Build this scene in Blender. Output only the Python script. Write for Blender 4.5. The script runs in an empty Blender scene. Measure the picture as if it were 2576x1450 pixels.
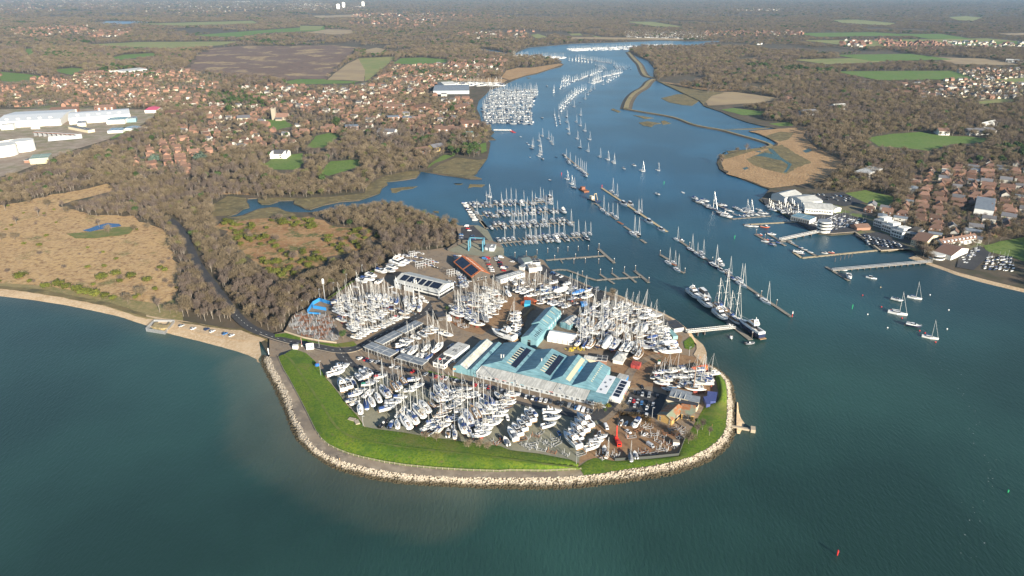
import bpy,bmesh,math,random
import numpy as np
from mathutils import Vector,Matrix
from mathutils.geometry import tessellate_polygon
R = math.radians
rng = random.Random(7)
SC = bpy.context.scene
COL = SC.collection

# ------------------------------------------------------------------ camera
H = 240.0                      # height of the drone above the water
FPX = 1740.0                   # focal length in pixels of a 2576 px wide picture
PITCH = math.atan(755.0 / FPX)
cam_d = bpy.data.cameras.new("camera")
cam_d.sensor_width = 36.0
cam_d.lens = 36.0 * FPX / 2576.0
cam_d.clip_start = 5.0
cam_d.clip_end = 90000.0
cam = bpy.data.objects.new("camera",cam_d)
COL.objects.link(cam)
cam.location = (0,0,H)
cam.rotation_euler = (math.pi / 2 - PITCH,0,0)
SC.camera = cam

# ------------------------------------------------------------------ sky, sun, exposure
SUN_EL,SUN_AZ = R(17.5),R(146.5)
world = bpy.data.worlds.new("World")
SC.world = world
world.use_nodes = True
nt = world.node_tree
sky = nt.nodes.new("ShaderNodeTexSky")
sky.sky_type = 'NISHITA'
sky.sun_disc = False
sky.sun_elevation = SUN_EL
sky.sun_rotation = SUN_AZ
sky.air_density = 1.0
sky.dust_density = 0.3
sky.ozone_density = 2.5
bg = nt.nodes["Background"]
bg.inputs["Strength"].default_value = 0.068
nt.links.new(sky.outputs[0],bg.inputs[0])
sun_d = bpy.data.lights.new("sun",'SUN')
sun_d.energy = 5.0
sun_d.angle = R(0.5)
sun_d.color = (1.0,0.90,0.74)
sun = bpy.data.objects.new("sun",sun_d)
COL.objects.link(sun)
sd = Vector((math.sin(SUN_AZ) * math.cos(SUN_EL),math.cos(SUN_AZ) * math.cos(SUN_EL),math.sin(SUN_EL)))
sun.rotation_euler = sd.to_track_quat('Z','Y').to_euler()
sun.location = (300,-300,600)
SC.view_settings.view_transform = 'Standard'
SC.view_settings.look = 'None'
SC.view_settings.gamma = 1.0
SC.view_settings.exposure = 1.22
SC.view_settings.use_curve_mapping = False
SC.cycles.use_denoising = True
SC.cycles.max_bounces = 6
SC.cycles.diffuse_bounces = 2
SC.cycles.glossy_bounces = 2
SC.cycles.transmission_bounces = 2
SC.cycles.transparent_max_bounces = 6
SC.cycles.volume_bounces = 0

# ------------------------------------------------------------------ from a spot on the map sheet to the ground
_s,_c = math.sin(PITCH),math.cos(PITCH)
def P(u,v,z=0.0):
 """ground point (x, y) at height z seen at picture position u, v"""
 a,b = (u - 1288.0) / FPX,(725.0 - v) / FPX
 dz = b * _c - _s
 t = (z - H) / dz
 return (a * t,(_c + b * _s) * t)
def view(x0,y0,s):
 return lambda x,y: ((x0 + x / s) / 1.59006,(y0 + y / s) / 1.59006)
R1 = view(1000,1350,2.417); R2 = view(1900,1350,2.1467); R3 = view(1100,900,2.6367); R4 = view(1800,900,2.576)
S1 = view(1750,680,2.7116); S2 = view(2600,900,2.636); S3 = view(2700,680,1.8453); S4 = view(2400,150,1.5189)
T1 = view(0,0,1.9815); T2 = view(1200,0,1.84); T3 = view(0,600,1.8123); T4 = view(2500,0,1.614)
U1 = view(1150,1380,5.371); U2 = view(2550,1450,4.834); U3 = view(2200,1550,4.1425); U4 = view(1500,1500,4.8325)
D0 = lambda x,y: (x,y)
def W(view_,pts,z=0.0):
 return [P(*view_(*p),z) for p in pts]
def ground_pt(view_,x,y,z=0.0):
 return P(*view_(x,y),z)

# ------------------------------------------------------------------ tags
def tag(o,label=None,cat=None,group=None,kind=None):
 if label: o['label'] = label
 if cat: o['category'] = cat
 if group: o['group'] = group
 if kind: o['kind'] = kind
 return o
def empty(name,loc=(0,0,0),rz=0.0,sc=1.0):
 o = bpy.data.objects.new(name,None)
 o.empty_display_size = 0.5
 COL.objects.link(o)
 o.location = loc
 o.rotation_euler = (0,0,rz)
 o.scale = (sc,sc,sc) if not isinstance(sc,tuple) else sc
 return o
def put(name,mesh,parent=None,loc=(0,0,0),rz=0.0,sc=1.0):
 o = bpy.data.objects.new(name,mesh)
 COL.objects.link(o)
 o.location = loc
 o.rotation_euler = (0,0,rz)
 o.scale = (sc,sc,sc) if not isinstance(sc,tuple) else sc
 if parent is not None: o.parent = parent
 return o

# ------------------------------------------------------------------ mesh collector
class MB:
 def __init__(s):
  s.v,s.f,s.m = [],[],[]
 def add(s,verts,faces,m=0):
  n = len(s.v)
  s.v += [tuple(p) for p in verts]
  for i,f in enumerate(faces):
   s.f.append([n + k for k in f])
   s.m.append(m[i] if isinstance(m,(list,tuple)) else m)
  return s
 def box(s,x0,x1,y0,y1,z0,z1,m=0,rz=0.0,c=(0,0,0),bottom=True):
  pts = [(x0,y0,z0),(x1,y0,z0),(x1,y1,z0),(x0,y1,z0),(x0,y0,z1),(x1,y0,z1),(x1,y1,z1),(x0,y1,z1)]
  if rz or c != (0,0,0):
   ca,sa = math.cos(rz),math.sin(rz)
   pts = [(c[0] + x * ca - y * sa,c[1] + x * sa + y * ca,c[2] + z) for x,y,z in pts]
  fs = [(4,5,6,7),(0,1,5,4),(1,2,6,5),(2,3,7,6),(3,0,4,7)]
  if bottom: fs.append((3,2,1,0))
  return s.add(pts,fs,m)
 def tube(s,a,b,r0,r1=None,n=5,m=0,caps=True):
  a,b = Vector(a),Vector(b)
  r1 = r0 if r1 is None else r1
  d = (b - a)
  if d.length < 1e-6: return s
  q = d.to_track_quat('Z','Y')
  pts = []
  for p,r in ((a,r0),(b,r1)):
   for k in range(n):
    t = 2 * math.pi * k / n
    pts.append(p + q @ Vector((r * math.cos(t),r * math.sin(t),0)))
  fs = [(k,(k + 1) % n,n + (k + 1) % n,n + k) for k in range(n)]
  if caps: fs += [tuple(range(n,2 * n)),tuple(reversed(range(n)))]
  return s.add(pts,fs,m)
 def loft(s,rings,m=0,close=True,cap0=False,cap1=False,mrow=None,mcap=None):
  n = len(rings[0]); pts = [p for r in rings for p in r]; fs,ms = [],[]
  for i in range(len(rings) - 1):
   for k in range(n if close else n - 1):
    k2 = (k + 1) % n
    fs.append((i * n + k,i * n + k2,(i + 1) * n + k2,(i + 1) * n + k))
    ms.append(mrow[k] if mrow else m)
  if cap0: fs.append(tuple(reversed(range(n)))); ms.append(m if mcap is None else mcap)
  if cap1: fs.append(tuple(range((len(rings) - 1) * n,len(rings) * n))); ms.append(m if mcap is None else mcap)
  return s.add(pts,fs,ms)
 def prism(s,poly,z0,z1,m=0,mtop=None,bottom=False):
  n = len(poly)
  area = sum(poly[i][0] * poly[(i + 1) % n][1] - poly[(i + 1) % n][0] * poly[i][1] for i in range(n))
  if area < 0: poly = list(reversed(poly))
  pts = [(x,y,z0) for x,y in poly] + [(x,y,z1) for x,y in poly]
  fs = [(i,(i + 1) % n,n + (i + 1) % n,n + i) for i in range(n)]
  ms = [m] * n
  for t in tessellate_polygon([[Vector((x,y,0)) for x,y in poly]]):
   a,b,c = [poly[i] for i in t]
   if (b[0] - a[0]) * (c[1] - a[1]) - (b[1] - a[1]) * (c[0] - a[0]) < 0: t = (t[0],t[2],t[1])
   fs.append(tuple(n + i for i in t)); ms.append(m if mtop is None else mtop)
  return s.add(pts,fs,ms)
 def mesh(s,name,mats,smooth=False):
  me = bpy.data.meshes.new(name)
  me.from_pydata(s.v,[],s.f)
  for mt in (mats if isinstance(mats,(list,tuple)) else [mats]): me.materials.append(mt)
  if any(s.m): me.polygons.foreach_set("material_index",s.m)
  if smooth: me.polygons.foreach_set("use_smooth",[True] * len(s.f))
  me.update()
  return me
 def build(s,name,mats,parent=None,smooth=False,**k):
  return put(name,s.mesh(name,mats,smooth),parent,**k)

# ------------------------------------------------------------------ materials
MATS = {}
def mat(name,col,rough=0.7,metal=0.0,spec=0.4,vary=0.0,noise=None,bump=None,coat=0.0):
 """plain procedural material: base colour with a little noise (scale, amount, second colour), optional bump and per-object variation"""
 if name in MATS: return MATS[name]
 m = bpy.data.materials.new(name); MATS[name] = m
 m.use_nodes = True
 t = m.node_tree; b = t.nodes["Principled BSDF"]
 b.inputs["Roughness"].default_value = rough
 b.inputs["Metallic"].default_value = metal
 b.inputs["Specular IOR Level"].default_value = spec
 if coat: b.inputs["Coat Weight"].default_value = coat
 b.inputs["Base Color"].default_value = (*col,1)
 out = None
 tc = t.nodes.new("ShaderNodeTexCoord")
 if noise:
  items = noise if isinstance(noise,list) else [noise]
  prev = None
  for sc_,lo,hi,col2,detail in items:
   nz = t.nodes.new("ShaderNodeTexNoise"); nz.inputs["Scale"].default_value = sc_; nz.inputs["Detail"].default_value = detail
   nz.inputs["Roughness"].default_value = 0.62
   t.links.new(tc.outputs["Object"],nz.inputs["Vector"])
   rp = t.nodes.new("ShaderNodeMapRange"); rp.inputs[1].default_value = lo; rp.inputs[2].default_value = hi
   t.links.new(nz.outputs["Fac"],rp.inputs[0])
   mx = t.nodes.new("ShaderNodeMix"); mx.data_type = 'RGBA'
   t.links.new(rp.outputs[0],mx.inputs[0])
   if prev is None: mx.inputs[6].default_value = (*col,1)
   else: t.links.new(prev,mx.inputs[6])
   mx.inputs[7].default_value = (*col2,1)
   prev = mx.outputs[2]
  out = prev
 if vary:
  oi = t.nodes.new("ShaderNodeObjectInfo")
  mr = t.nodes.new("ShaderNodeMapRange"); mr.inputs[3].default_value = 1 - vary; mr.inputs[4].default_value = 1 + vary
  t.links.new(oi.outputs["Random"],mr.inputs[0])
  hv = t.nodes.new("ShaderNodeHueSaturation")
  t.links.new(mr.outputs[0],hv.inputs["Value"])
  if out is None: hv.inputs["Color"].default_value = (*col,1)
  else: t.links.new(out,hv.inputs["Color"])
  out = hv.outputs[0]
 if out is not None: t.links.new(out,b.inputs["Base Color"])
 if bump:
  nz = t.nodes.new("ShaderNodeTexNoise"); nz.inputs["Scale"].default_value = bump[0]; nz.inputs["Detail"].default_value = 4
  t.links.new(tc.outputs["Object"],nz.inputs["Vector"])
  bp = t.nodes.new("ShaderNodeBump"); bp.inputs["Strength"].default_value = bump[2] if len(bump) > 2 else 0.6; bp.inputs["Distance"].default_value = bump[1]
  t.links.new(nz.outputs["Fac"],bp.inputs["Height"])
  t.links.new(bp.outputs[0],b.inputs["Normal"])
 return m

# ------------------------------------------------------------------ polygon helpers
def jag(poly,amp,step,seed=1):
 """a hand-traced outline, resampled and roughened so that its edge is not a straight cut"""
 r = random.Random(seed); out = []; n = len(poly)
 for i in range(n):
  a,b = Vector(poly[i]),Vector(poly[(i + 1) % n]); d = b - a
  k = max(1,int(d.length / step))
  for j in range(k):
   p = a + d * (j / k)
   out.append((p.x + r.uniform(-amp,amp),p.y + r.uniform(-amp,amp)))
 return out
def sheet(name,poly,z,m,kind='structure',skirt=0.0,label=None):
 mb = MB()
 if skirt: mb.prism(poly,z - skirt,z)
 else:
  tris = []
  for t in tessellate_polygon([[Vector((x,y,0)) for x,y in poly]]):
   a,b,c = [poly[i] for i in t]
   tris.append(t if (b[0] - a[0]) * (c[1] - a[1]) - (b[1] - a[1]) * (c[0] - a[0]) > 0 else (t[0],t[2],t[1]))
  mb.add([(x,y,z) for x,y in poly],tris)
 return tag(mb.build(name,m),label,kind=kind)
def resample(line,step):
 out = [Vector(line[0])]; 
 for a,b in zip(line[:-1],line[1:]):
  a,b = Vector(a),Vector(b); d = b - a; k = max(1,int(round(d.length / step)))
  out += [a + d * (j / k) for j in range(1,k + 1)]
 return out
def nsample(line,n):
 pts = [Vector(p) for p in line]; L = [0.0]
 for a,b in zip(pts[:-1],pts[1:]): L.append(L[-1] + (b - a).length)
 out = []; j = 0
 for i in range(n):
  t = L[-1] * i / (n - 1)
  while j < len(L) - 2 and L[j + 1] < t: j += 1
  f = (t - L[j]) / max(L[j + 1] - L[j],1e-9)
  out.append(pts[j].lerp(pts[j + 1],min(1,f)))
 return out
def smooth_line(line,it=2):
 for _ in range(it):
  new = [line[0]]
  for a,b in zip(line[:-1],line[1:]):
   new.append((a[0] * .75 + b[0] * .25,a[1] * .75 + b[1] * .25)); new.append((a[0] * .25 + b[0] * .75,a[1] * .25 + b[1] * .75))
  line = new + [line[-1]]
 return line
def ribbon(name,lines,zs,n,mats,rows=None,kind='structure',smooth=True,wob=None):
 """a strip lofted across several lines of the same direction; zs gives each line's height"""
 L = [nsample(l,n) for l in lines]; mb = MB(); r = random.Random(3)
 rings = []
 for i in range(n):
  rings.append([(L[k][i].x,L[k][i].y,zs[k] + (r.uniform(-wob[k],wob[k]) if wob else 0)) for k in range(len(lines))])
 mb.loft(rings,close=False,mrow=rows)
 a,b,c = Vector(rings[0][0]),Vector(rings[1][0]),Vector(rings[0][1])
 if (b - a).cross(c - a).z < 0: 
  pass
 else:
  mb.f = [list(reversed(f)) for f in mb.f]
 if sum(((Vector(mb.v[f[1]]) - Vector(mb.v[f[0]])).cross(Vector(mb.v[f[2]]) - Vector(mb.v[f[0]]))).z for f in mb.f) < 0:
  mb.f = [list(reversed(f)) for f in mb.f]
 return tag(mb.build(name,mats,smooth=smooth),kind=kind)
def inside(p,poly):
 x,y = p; c = False; j = len(poly) - 1
 for i in range(len(poly)):
  xi,yi = poly[i]; xj,yj = poly[j]
  if (yi > y) != (yj > y) and x < (xj - xi) * (y - yi) / (yj - yi) + xi: c = not c
  j = i
 return c
def inside_np(xs,ys,poly):
 c = np.zeros(len(xs),bool); j = len(poly) - 1
 for i in range(len(poly)):
  xi,yi = poly[i]; xj,yj = poly[j]
  with np.errstate(divide='ignore',invalid='ignore'):
   t = ((yi > ys) != (yj > ys)) & (xs < (xj - xi) * (ys - yi) / ((yj - yi) or 1e-9) + xi)
  c ^= t; j = i
 return c
V1 = view(850,650,2.4533); V2 = view(1750,150,2.8622)
LZ,YZ = 1.0,3.0              # height of the marshes and woods, and of the boatyard, above the water

# ------------------------------------------------------------------ setting: materials
m_wood = mat("woodland_floor",(0.08,0.066,0.047),0.95,noise=[(0.012,.42,.6,(0.115,0.085,0.055),5),(0.05,.45,.62,(0.06,0.055,0.03),5)])
m_heath = mat("heath_grass",(0.46,0.305,0.14),0.95,noise=[(0.02,.4,.62,(0.40,0.26,0.125),6),(0.035,.56,.68,(0.16,0.15,0.055),6),(0.22,.48,.66,(0.20,0.115,0.055),5),(0.5,.5,.7,(0.52,0.37,0.21),4)],bump=(0.5,0.7,0.8))
m_heath2 = mat("bog_grass",(0.36,0.215,0.10),0.95,noise=[(0.03,.4,.6,(0.24,0.12,0.05),6),(0.05,.5,.6,(0.10,0.105,0.03),6),(0.25,.5,.66,(0.36,0.24,0.12),5)],bump=(0.5,1.0,0.9))
m_purple = mat("heather_moor",(0.15,0.095,0.07),0.95,noise=[(0.006,.42,.58,(0.165,0.11,0.085),6),(0.009,.52,.60,(0.33,0.24,0.13),6),(0.05,.5,.7,(0.09,0.07,0.05),5)],bump=(0.2,1.5,0.8))
m_field = mat("meadow_grass",(0.10,0.18,0.028),0.9,noise=[(0.015,.4,.62,(0.14,0.19,0.045),5),(0.3,.45,.65,(0.08,0.14,0.022),4)])
m_field_y = mat("winter_pasture",(0.22,0.22,0.075),0.9,noise=[(0.008,.4,.6,(0.17,0.20,0.06),5),(0.05,.5,.7,(0.27,0.22,0.10),5)])
m_field_t = mat("stubble_field",(0.33,0.25,0.14),0.9,noise=[(0.01,.4,.6,(0.27,0.20,0.12),5)])
m_reed = mat("reed_bed",(0.40,0.26,0.13),0.95,noise=[(0.03,.45,.62,(0.33,0.21,0.10),6),(0.4,.45,.65,(0.27,0.16,0.075),5)],bump=(0.4,1.2,0.9))
m_marsh = mat("salt_marsh",(0.16,0.125,0.055),0.9,noise=[(0.04,.45,.6,(0.10,0.085,0.04),6),(0.15,.5,.66,(0.22,0.18,0.08),5)],bump=(0.4,0.6,0.8))
m_mud = mat("tidal_mud",(0.075,0.06,0.04),0.75,noise=[(0.1,.4,.6,(0.11,0.085,0.05),5)])
m_sand = mat("beach_shingle",(0.50,0.37,0.23),0.9,noise=[(0.06,.4,.62,(0.40,0.28,0.16),6),(0.6,.45,.65,(0.55,0.43,0.29),5)],bump=(0.8,0.3,0.7))
m_wet = mat("wet_shingle",(0.16,0.12,0.07),0.5,noise=[(0.2,.4,.6,(0.09,0.085,0.04),5)])
m_yard = mat("yard_gravel",(0.20,0.155,0.11),0.9,noise=[(0.03,.4,.6,(0.26,0.185,0.115),6),(0.12,.52,.66,(0.13,0.105,0.085),5),(0.8,.45,.65,(0.24,0.195,0.145),4)])
m_mudyard = mat("brown_hardcore",(0.23,0.135,0.07),0.9,noise=[(0.06,.4,.6,(0.27,0.17,0.09),6),(0.3,.5,.66,(0.17,0.10,0.055),5)])
m_conc = mat("old_concrete",(0.20,0.20,0.145),0.9,noise=[(0.05,.4,.6,(0.26,0.24,0.165),6),(0.1,.5,.64,(0.15,0.155,0.115),6),(0.9,.45,.65,(0.23,0.22,0.16),4)])
m_tar = mat("asphalt",(0.045,0.046,0.05),0.85,noise=[(0.06,.4,.62,(0.062,0.06,0.06),5),(0.5,.45,.65,(0.036,0.037,0.042),4)])
m_prom = mat("promenade_gravel",(0.27,0.215,0.155),0.9,noise=[(0.05,.42,.6,(0.17,0.14,0.11),6),(0.11,.5,.64,(0.33,0.27,0.20),6)])
m_prom2 = mat("promenade_tarmac",(0.20,0.175,0.15),0.9,noise=[(0.07,.42,.6,(0.15,0.13,0.115),5)])
m_grass = mat("bank_grass",(0.105,0.178,0.006),0.9,noise=[(0.02,.42,.6,(0.14,0.185,0.012),5),(0.07,.5,.66,(0.06,0.12,0.009),5),(0.8,.42,.66,(0.045,0.105,0.006),4),(0.03,.56,.70,(0.145,0.145,0.03),6),(0.25,.6,.74,(0.13,0.12,0.04),5)],bump=(0.9,0.25,0.7))
m_rock = mat("armour_stone",(0.40,0.35,0.28),0.9,noise=[(0.35,.4,.6,(0.34,0.285,0.22),4),(1.5,.45,.65,(0.52,0.45,0.35),4)])
def tide_line(m,z0,z1,col):
 t = m.node_tree; b = t.nodes["Principled BSDF"]
 src = b.inputs["Base Color"].links[0].from_socket
 g = t.nodes.new("ShaderNodeNewGeometry"); sx = t.nodes.new("ShaderNodeSeparateXYZ"); t.links.new(g.outputs["Position"],sx.inputs[0])
 nz = t.nodes.new("ShaderNodeTexNoise"); nz.inputs["Scale"].default_value = 0.25; t.links.new(g.outputs["Position"],nz.inputs["Vector"])
 ad = t.nodes.new("ShaderNodeMath"); ad.operation = 'MULTIPLY_ADD'; ad.inputs[1].default_value = 1.6; t.links.new(nz.outputs["Fac"],ad.inputs[0]); t.links.new(sx.outputs[2],ad.inputs[2])
 mr = t.nodes.new("ShaderNodeMapRange"); mr.inputs[1].default_value = z0 + .8; mr.inputs[2].default_value = z1 + .8; t.links.new(ad.outputs[0],mr.inputs[0])
 mx = t.nodes.new("ShaderNodeMix"); mx.data_type = 'RGBA'; mx.inputs[6].default_value = (*col,1)
 t.links.new(mr.outputs[0],mx.inputs[0]); t.links.new(src,mx.inputs[7]); t.links.new(mx.outputs[2],b.inputs["Base Color"])
tide_line(m_rock,1.1,2.1,(0.06,0.048,0.026))

# ------------------------------------------------------------------ land outline (its top edge)
def at(view_,*pts): return [view_(*p) for p in pts]
rock_top = at(R1,(190,190),(215,250),(250,330),(290,400),(340,490),(395,600),(415,700),(440,770),(490,850),(530,930),(570,1000),(640,1070),(720,1122),(820,1170),(900,1205),(1000,1228),(1150,1262),(1300,1292),(1500,1322),(1700,1338),(2000,1352),(2300,1358)) \
 + at(R2,(400,1205),(700,1204),(935,1190),(1100,1170),(1250,1145),(1500,1110),(1700,1075),(1850,1030),(1980,970),(2080,900),(2130,840),(2160,770),(2166,700),(2168,600),(2168,500),(2165,430),(2150,370),(2110,320),(2060,280),(2012,250))
rock_toe = at(R1,(110,165),(85,230),(105,290),(150,375),(200,465),(240,555),(280,640),(312,700),(350,800),(380,890),(420,975),(500,1060),(600,1145),(700,1222),(800,1282),(950,1335),(1100,1372),(1250,1400),(1400,1425),(1600,1440)) \
 + at(R2,(100,1312),(300,1318),(600,1325),(900,1308),(1200,1275),(1500,1235),(1700,1198),(1900,1130),(2050,1065),(2150,990),(2215,920),(2245,840),(2250,770),(2250,700),(2250,620),(2248,540),(2238,480),(2225,420),(2200,360),(2150,310),(2090,268),(2015,225))
fence_line = at(R1,(272,190),(290,240),(330,325),(380,405),(430,500),(490,610),(540,710),(590,810),(640,915),(690,985),(760,1045),(850,1090),(950,1130),(1100,1170),(1300,1212),(1500,1243),(1800,1272),(2100,1290),(2417,1300)) + at(R2,(300,1148),(600,1152),(910,1136))
crest = at(R1,(330,165),(400,220),(470,320),(550,430),(620,540),(690,640),(750,740),(800,820),(860,890),(940,945),(1050,985),(1300,1030),(1500,1063),(1800,1095),(2100,1128),(2417,1165)) + at(R2,(300,1045),(600,1088),(880,1116))
inner_toe = at(R1,(420,110),(540,150),(640,240),(735,390),(790,450),(860,540),(940,650),(1030,750),(1085,820),(1110,865),(1250,890),(1500,922),(1700,957),(1900,985),(2100,1012),(2417,1050)) + at(R2,(300,968),(560,1000),(820,1050),(895,1085))
east_inner = at(R4,(2480,1170),(2440,1090),(2390,1025),(2330,1000),(2200,930),(2100,882),(2000,842),(1900,810),(1750,745),(1620,692),(1530,665),(1400,610),(1250,548),(1100,492),(1045,465))
quay = at(R4,(1030,455),(965,365),(930,352),(855,350),(850,322),(760,318),(745,360),(690,372),(640,348),(560,335),(540,300),(555,262),(530,222)) + at(S1,(670,800),(600,770),(560,690),(520,640),(440,602),(330,600),(250,606),(190,590))
creek_s = at(V1,(2370,605),(2350,595),(2200,545),(2070,508),(1950,458),(1850,420),(1760,400),(1680,405),(1600,430),(1400,440),(1200,460),(1050,480),(950,488),(850,490),(780,488),(720,480),(640,440),(560,438),(450,455),(360,490),(300,515),(220,530),(140,535))
creek_n = at(V1,(160,524),(240,500),(300,455),(362,440),(360,415),(335,385),(345,355),(440,350),(445,390),(480,410),(560,410),(640,385),(652,375),(800,372),(795,405),(860,430),(900,450),(960,460),(1020,440),(1100,415),(1250,385),(1430,372),(1560,330),(1640,300),(1665,250),(1720,215),(1700,190),(1790,182),(1900,168),(2000,150),(2030,110),(2045,85),(2100,95),(2200,110),(2300,125),(2450,145)) + at(S1,(0,45),(200,72),(350,96),(480,95),(380,65),(430,30),(445,0))
west_bank = at(T2,(1378,1165),(1390,1120),(1402,1052),(1380,1030),(1440,1028),(1400,1000),(1430,972),(1372,930),(1340,920),(1325,850),(1300,800),(1315,740),(1360,700),(1400,660),(1480,635),(1540,605),(1600,580),(1660,560),(1740,545),(1840,512),(1920,492),(1940,475),(1900,450),(1800,428),(1600,422),(1500,408),(1380,388),(1285,368),(1350,360),(1450,372),(1540,398),(1580,398),(1610,378),(1680,350),(1850,336),(2000,322),(2200,316),(2400,310),(2560,304)) \
 + at(T4,(200,262),(400,266),(612,264),(612,270),(580,280),(440,298),(300,305),(130,305),(45,312),(20,335))
east_bank = at(T4,(45,350),(100,372),(150,395),(185,440),(182,500),(182,514),(240,530),(350,560),(480,578),(560,588),(500,605),(478,650),(520,690),(620,722),(700,760),(790,790),(880,812),(980,832),(880,836),(800,845),(850,862),(930,895),(980,925),(950,945),(880,958),(780,970),(700,980),(625,1010),(592,1050),(612,1092),(650,1120)) \
 + at(S4,(720,795),(780,830),(880,865),(980,905),(1030,922)) + at(S3,(640,210),(620,220),(660,250),(720,290),(800,320),(860,360),(920,395),(1010,448),(1060,470),(1150,480),(1330,465),(1420,530),(1520,602),(1700,585),(1760,600),(1790,640),(1870,682),(1960,712),(2080,755),(2250,800),(2400,838),(2576,880))
left_shore = [(-420,650),(-200,690),(0,722),(60,733),(150,745),(230,760),(300,775),(360,792),(400,800),(450,806),(520,818),(600,835),(650,850)]
left_water = [(-420,690),(-200,722),(0,750),(80,757),(160,770),(240,786),(300,800),(365,822),(420,842),(500,862),(560,880),(620,900),(655,918)]
def gp(line,z): return [P(u,v,z) for u,v in line]
coast = gp(left_shore,LZ) + gp(rock_top[:1],LZ) + gp(rock_top[1:],LZ) + gp(east_inner,LZ) + gp(quay,LZ) + gp(creek_s,LZ) + gp(creek_n,LZ) + gp(west_bank,LZ) + gp(east_bank,LZ) + gp([(2720,770),(3300,850)],LZ)
FAR = 60000.0
land_poly = coast + [(FAR,300),(FAR,FAR),(-FAR,FAR),(-FAR,300)]
sheet("land",land_poly,LZ,m_wood,skirt=2.0)

# ------------------------------------------------------------------ water
def dist_line(xs,ys,line):
 d = np.full(xs.shape,1e9)
 for (ax,ay),(bx,by) in zip(line[:-1],line[1:]):
  dx,dy = bx - ax,by - ay; L2 = dx * dx + dy * dy + 1e-9
  t = np.clip(((xs - ax) * dx + (ys - ay) * dy) / L2,0,1)
  d = np.minimum(d,np.hypot(xs - ax - t * dx,ys - ay - t * dy))
 return d
gx = np.concatenate([[-FAR,-8000,-2500,-1200],np.arange(-600,604,7.0),[1200,2500,8000,FAR]])
gy = np.concatenate([[-3000,-500,60],np.arange(150,904,7.0),np.arange(950,3600,60),[6000,12000,FAR]])
X,Y = np.meshgrid(gx,gy); n0,n1 = X.shape
wv = np.stack([X.ravel(),Y.ravel(),np.zeros(X.size)],1)
idx = np.arange(X.size).reshape(n0,n1)
wf = np.stack([idx[:-1,:-1],idx[:-1,1:],idx[1:,1:],idx[1:,:-1]],-1).reshape(-1,4)
wme = bpy.data.meshes.new("water"); wme.from_pydata(wv.tolist(),[],wf.tolist())
shore = gp(left_water,0) + gp(rock_toe,0)
d1 = dist_line(X.ravel(),Y.ravel(),shore)
plume = dist_line(X.ravel(),Y.ravel(),gp([(640,925),(670,1000),(700,1090),(770,1160),(860,1215),(960,1245),(1100,1275)],0))
silt = np.clip(1 - d1 / 16.0,0,1) * 0.22 + np.clip((27 + 5 * np.sin(X.ravel() / 21) * np.cos(Y.ravel() / 33) - plume) / 7,0,1) * 0.2
silt = np.where(Y.ravel() > 120,np.clip(silt,0,1),0)
at_ = wme.attributes.new("silt",'FLOAT','POINT'); at_.data.foreach_set("value",silt.astype(np.float32))
m_water = bpy.data.materials.new("sea_water"); m_water.use_nodes = True
t = m_water.node_tree; b = t.nodes["Principled BSDF"]
b.inputs["Roughness"].default_value = 0.3; b.inputs["IOR"].default_value = 1.333; b.inputs["Specular IOR Level"].default_value = 0.5
an = t.nodes.new("ShaderNodeAttribute"); an.attribute_name = "silt"
tc = t.nodes.new("ShaderNodeTexCoord")
nz = t.nodes.new("ShaderNodeTexNoise"); nz.inputs["Scale"].default_value = 0.02; nz.inputs["Detail"].default_value = 6; t.links.new(tc.outputs["Object"],nz.inputs["Vector"])
ml = t.nodes.new("ShaderNodeMath"); ml.operation = 'MULTIPLY_ADD'; ml.inputs[1].default_value = 0.7; ml.inputs[2].default_value = -0.35; t.links.new(nz.outputs["Fac"],ml.inputs[0])
ad = t.nodes.new("ShaderNodeMath"); ad.operation = 'MULTIPLY_ADD'; t.links.new(an.outputs["Fac"],ad.inputs[0]); t.links.new(an.outputs["Fac"],ml.inputs[0]); 
t.links.new(nz.outputs["Fac"],ad.inputs[1]); t.links.new(an.outputs["Fac"],ad.inputs[2])
mx = t.nodes.new("ShaderNodeMix"); mx.data_type = 'RGBA'; mx.inputs[6].default_value = (0.021,0.058,0.048,1); mx.inputs[7].default_value = (0.115,0.12,0.085,1)
t.links.new(ad.outputs[0],mx.inputs[0])
sky_ramp = wme.attributes.new("clear",'FLOAT','POINT'); sky_ramp.data.foreach_set("value",np.clip((Y.ravel() + .25 * np.abs(X.ravel() - 60) * (X.ravel() < 60) * -1 + 14 * np.sin(X.ravel() / 37) - 420) / 480,0,1).astype(np.float32))   # "clear" is a painted ramp: blue sky reflection put into the river's colour
an2 = t.nodes.new("ShaderNodeAttribute"); an2.attribute_name = "clear"; sky_mix = t.nodes.new("ShaderNodeMix"); sky_mix.data_type = 'RGBA'; sky_mix.inputs[7].default_value = (0.014,0.072,0.13,1); t.links.new(an2.outputs["Fac"],sky_mix.inputs[0]); t.links.new(mx.outputs[2],sky_mix.inputs[6]); mx = sky_mix  # mixes the painted sky blue into the base colour up the river
n2 = t.nodes.new("ShaderNodeTexNoise"); n2.inputs["Scale"].default_value = 0.006; n2.inputs["Detail"].default_value = 5; t.links.new(tc.outputs["Object"],n2.inputs["Vector"])
r2 = t.nodes.new("ShaderNodeMapRange"); r2.inputs[1].default_value = .4; r2.inputs[2].default_value = .62; r2.inputs[3].default_value = .72; r2.inputs[4].default_value = 1.25; t.links.new(n2.outputs["Fac"],r2.inputs[0])
hs = t.nodes.new("ShaderNodeHueSaturation"); t.links.new(mx.outputs[2],hs.inputs["Color"]); t.links.new(r2.outputs[0],hs.inputs["Value"])
t.links.new(hs.outputs[0],b.inputs["Base Color"])
mp = t.nodes.new("ShaderNodeMapping"); mp.inputs["Rotation"].default_value = (0,0,R(25)); mp.inputs["Scale"].default_value = (1.0,0.35,1); t.links.new(tc.outputs["Object"],mp.inputs["Vector"])
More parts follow.
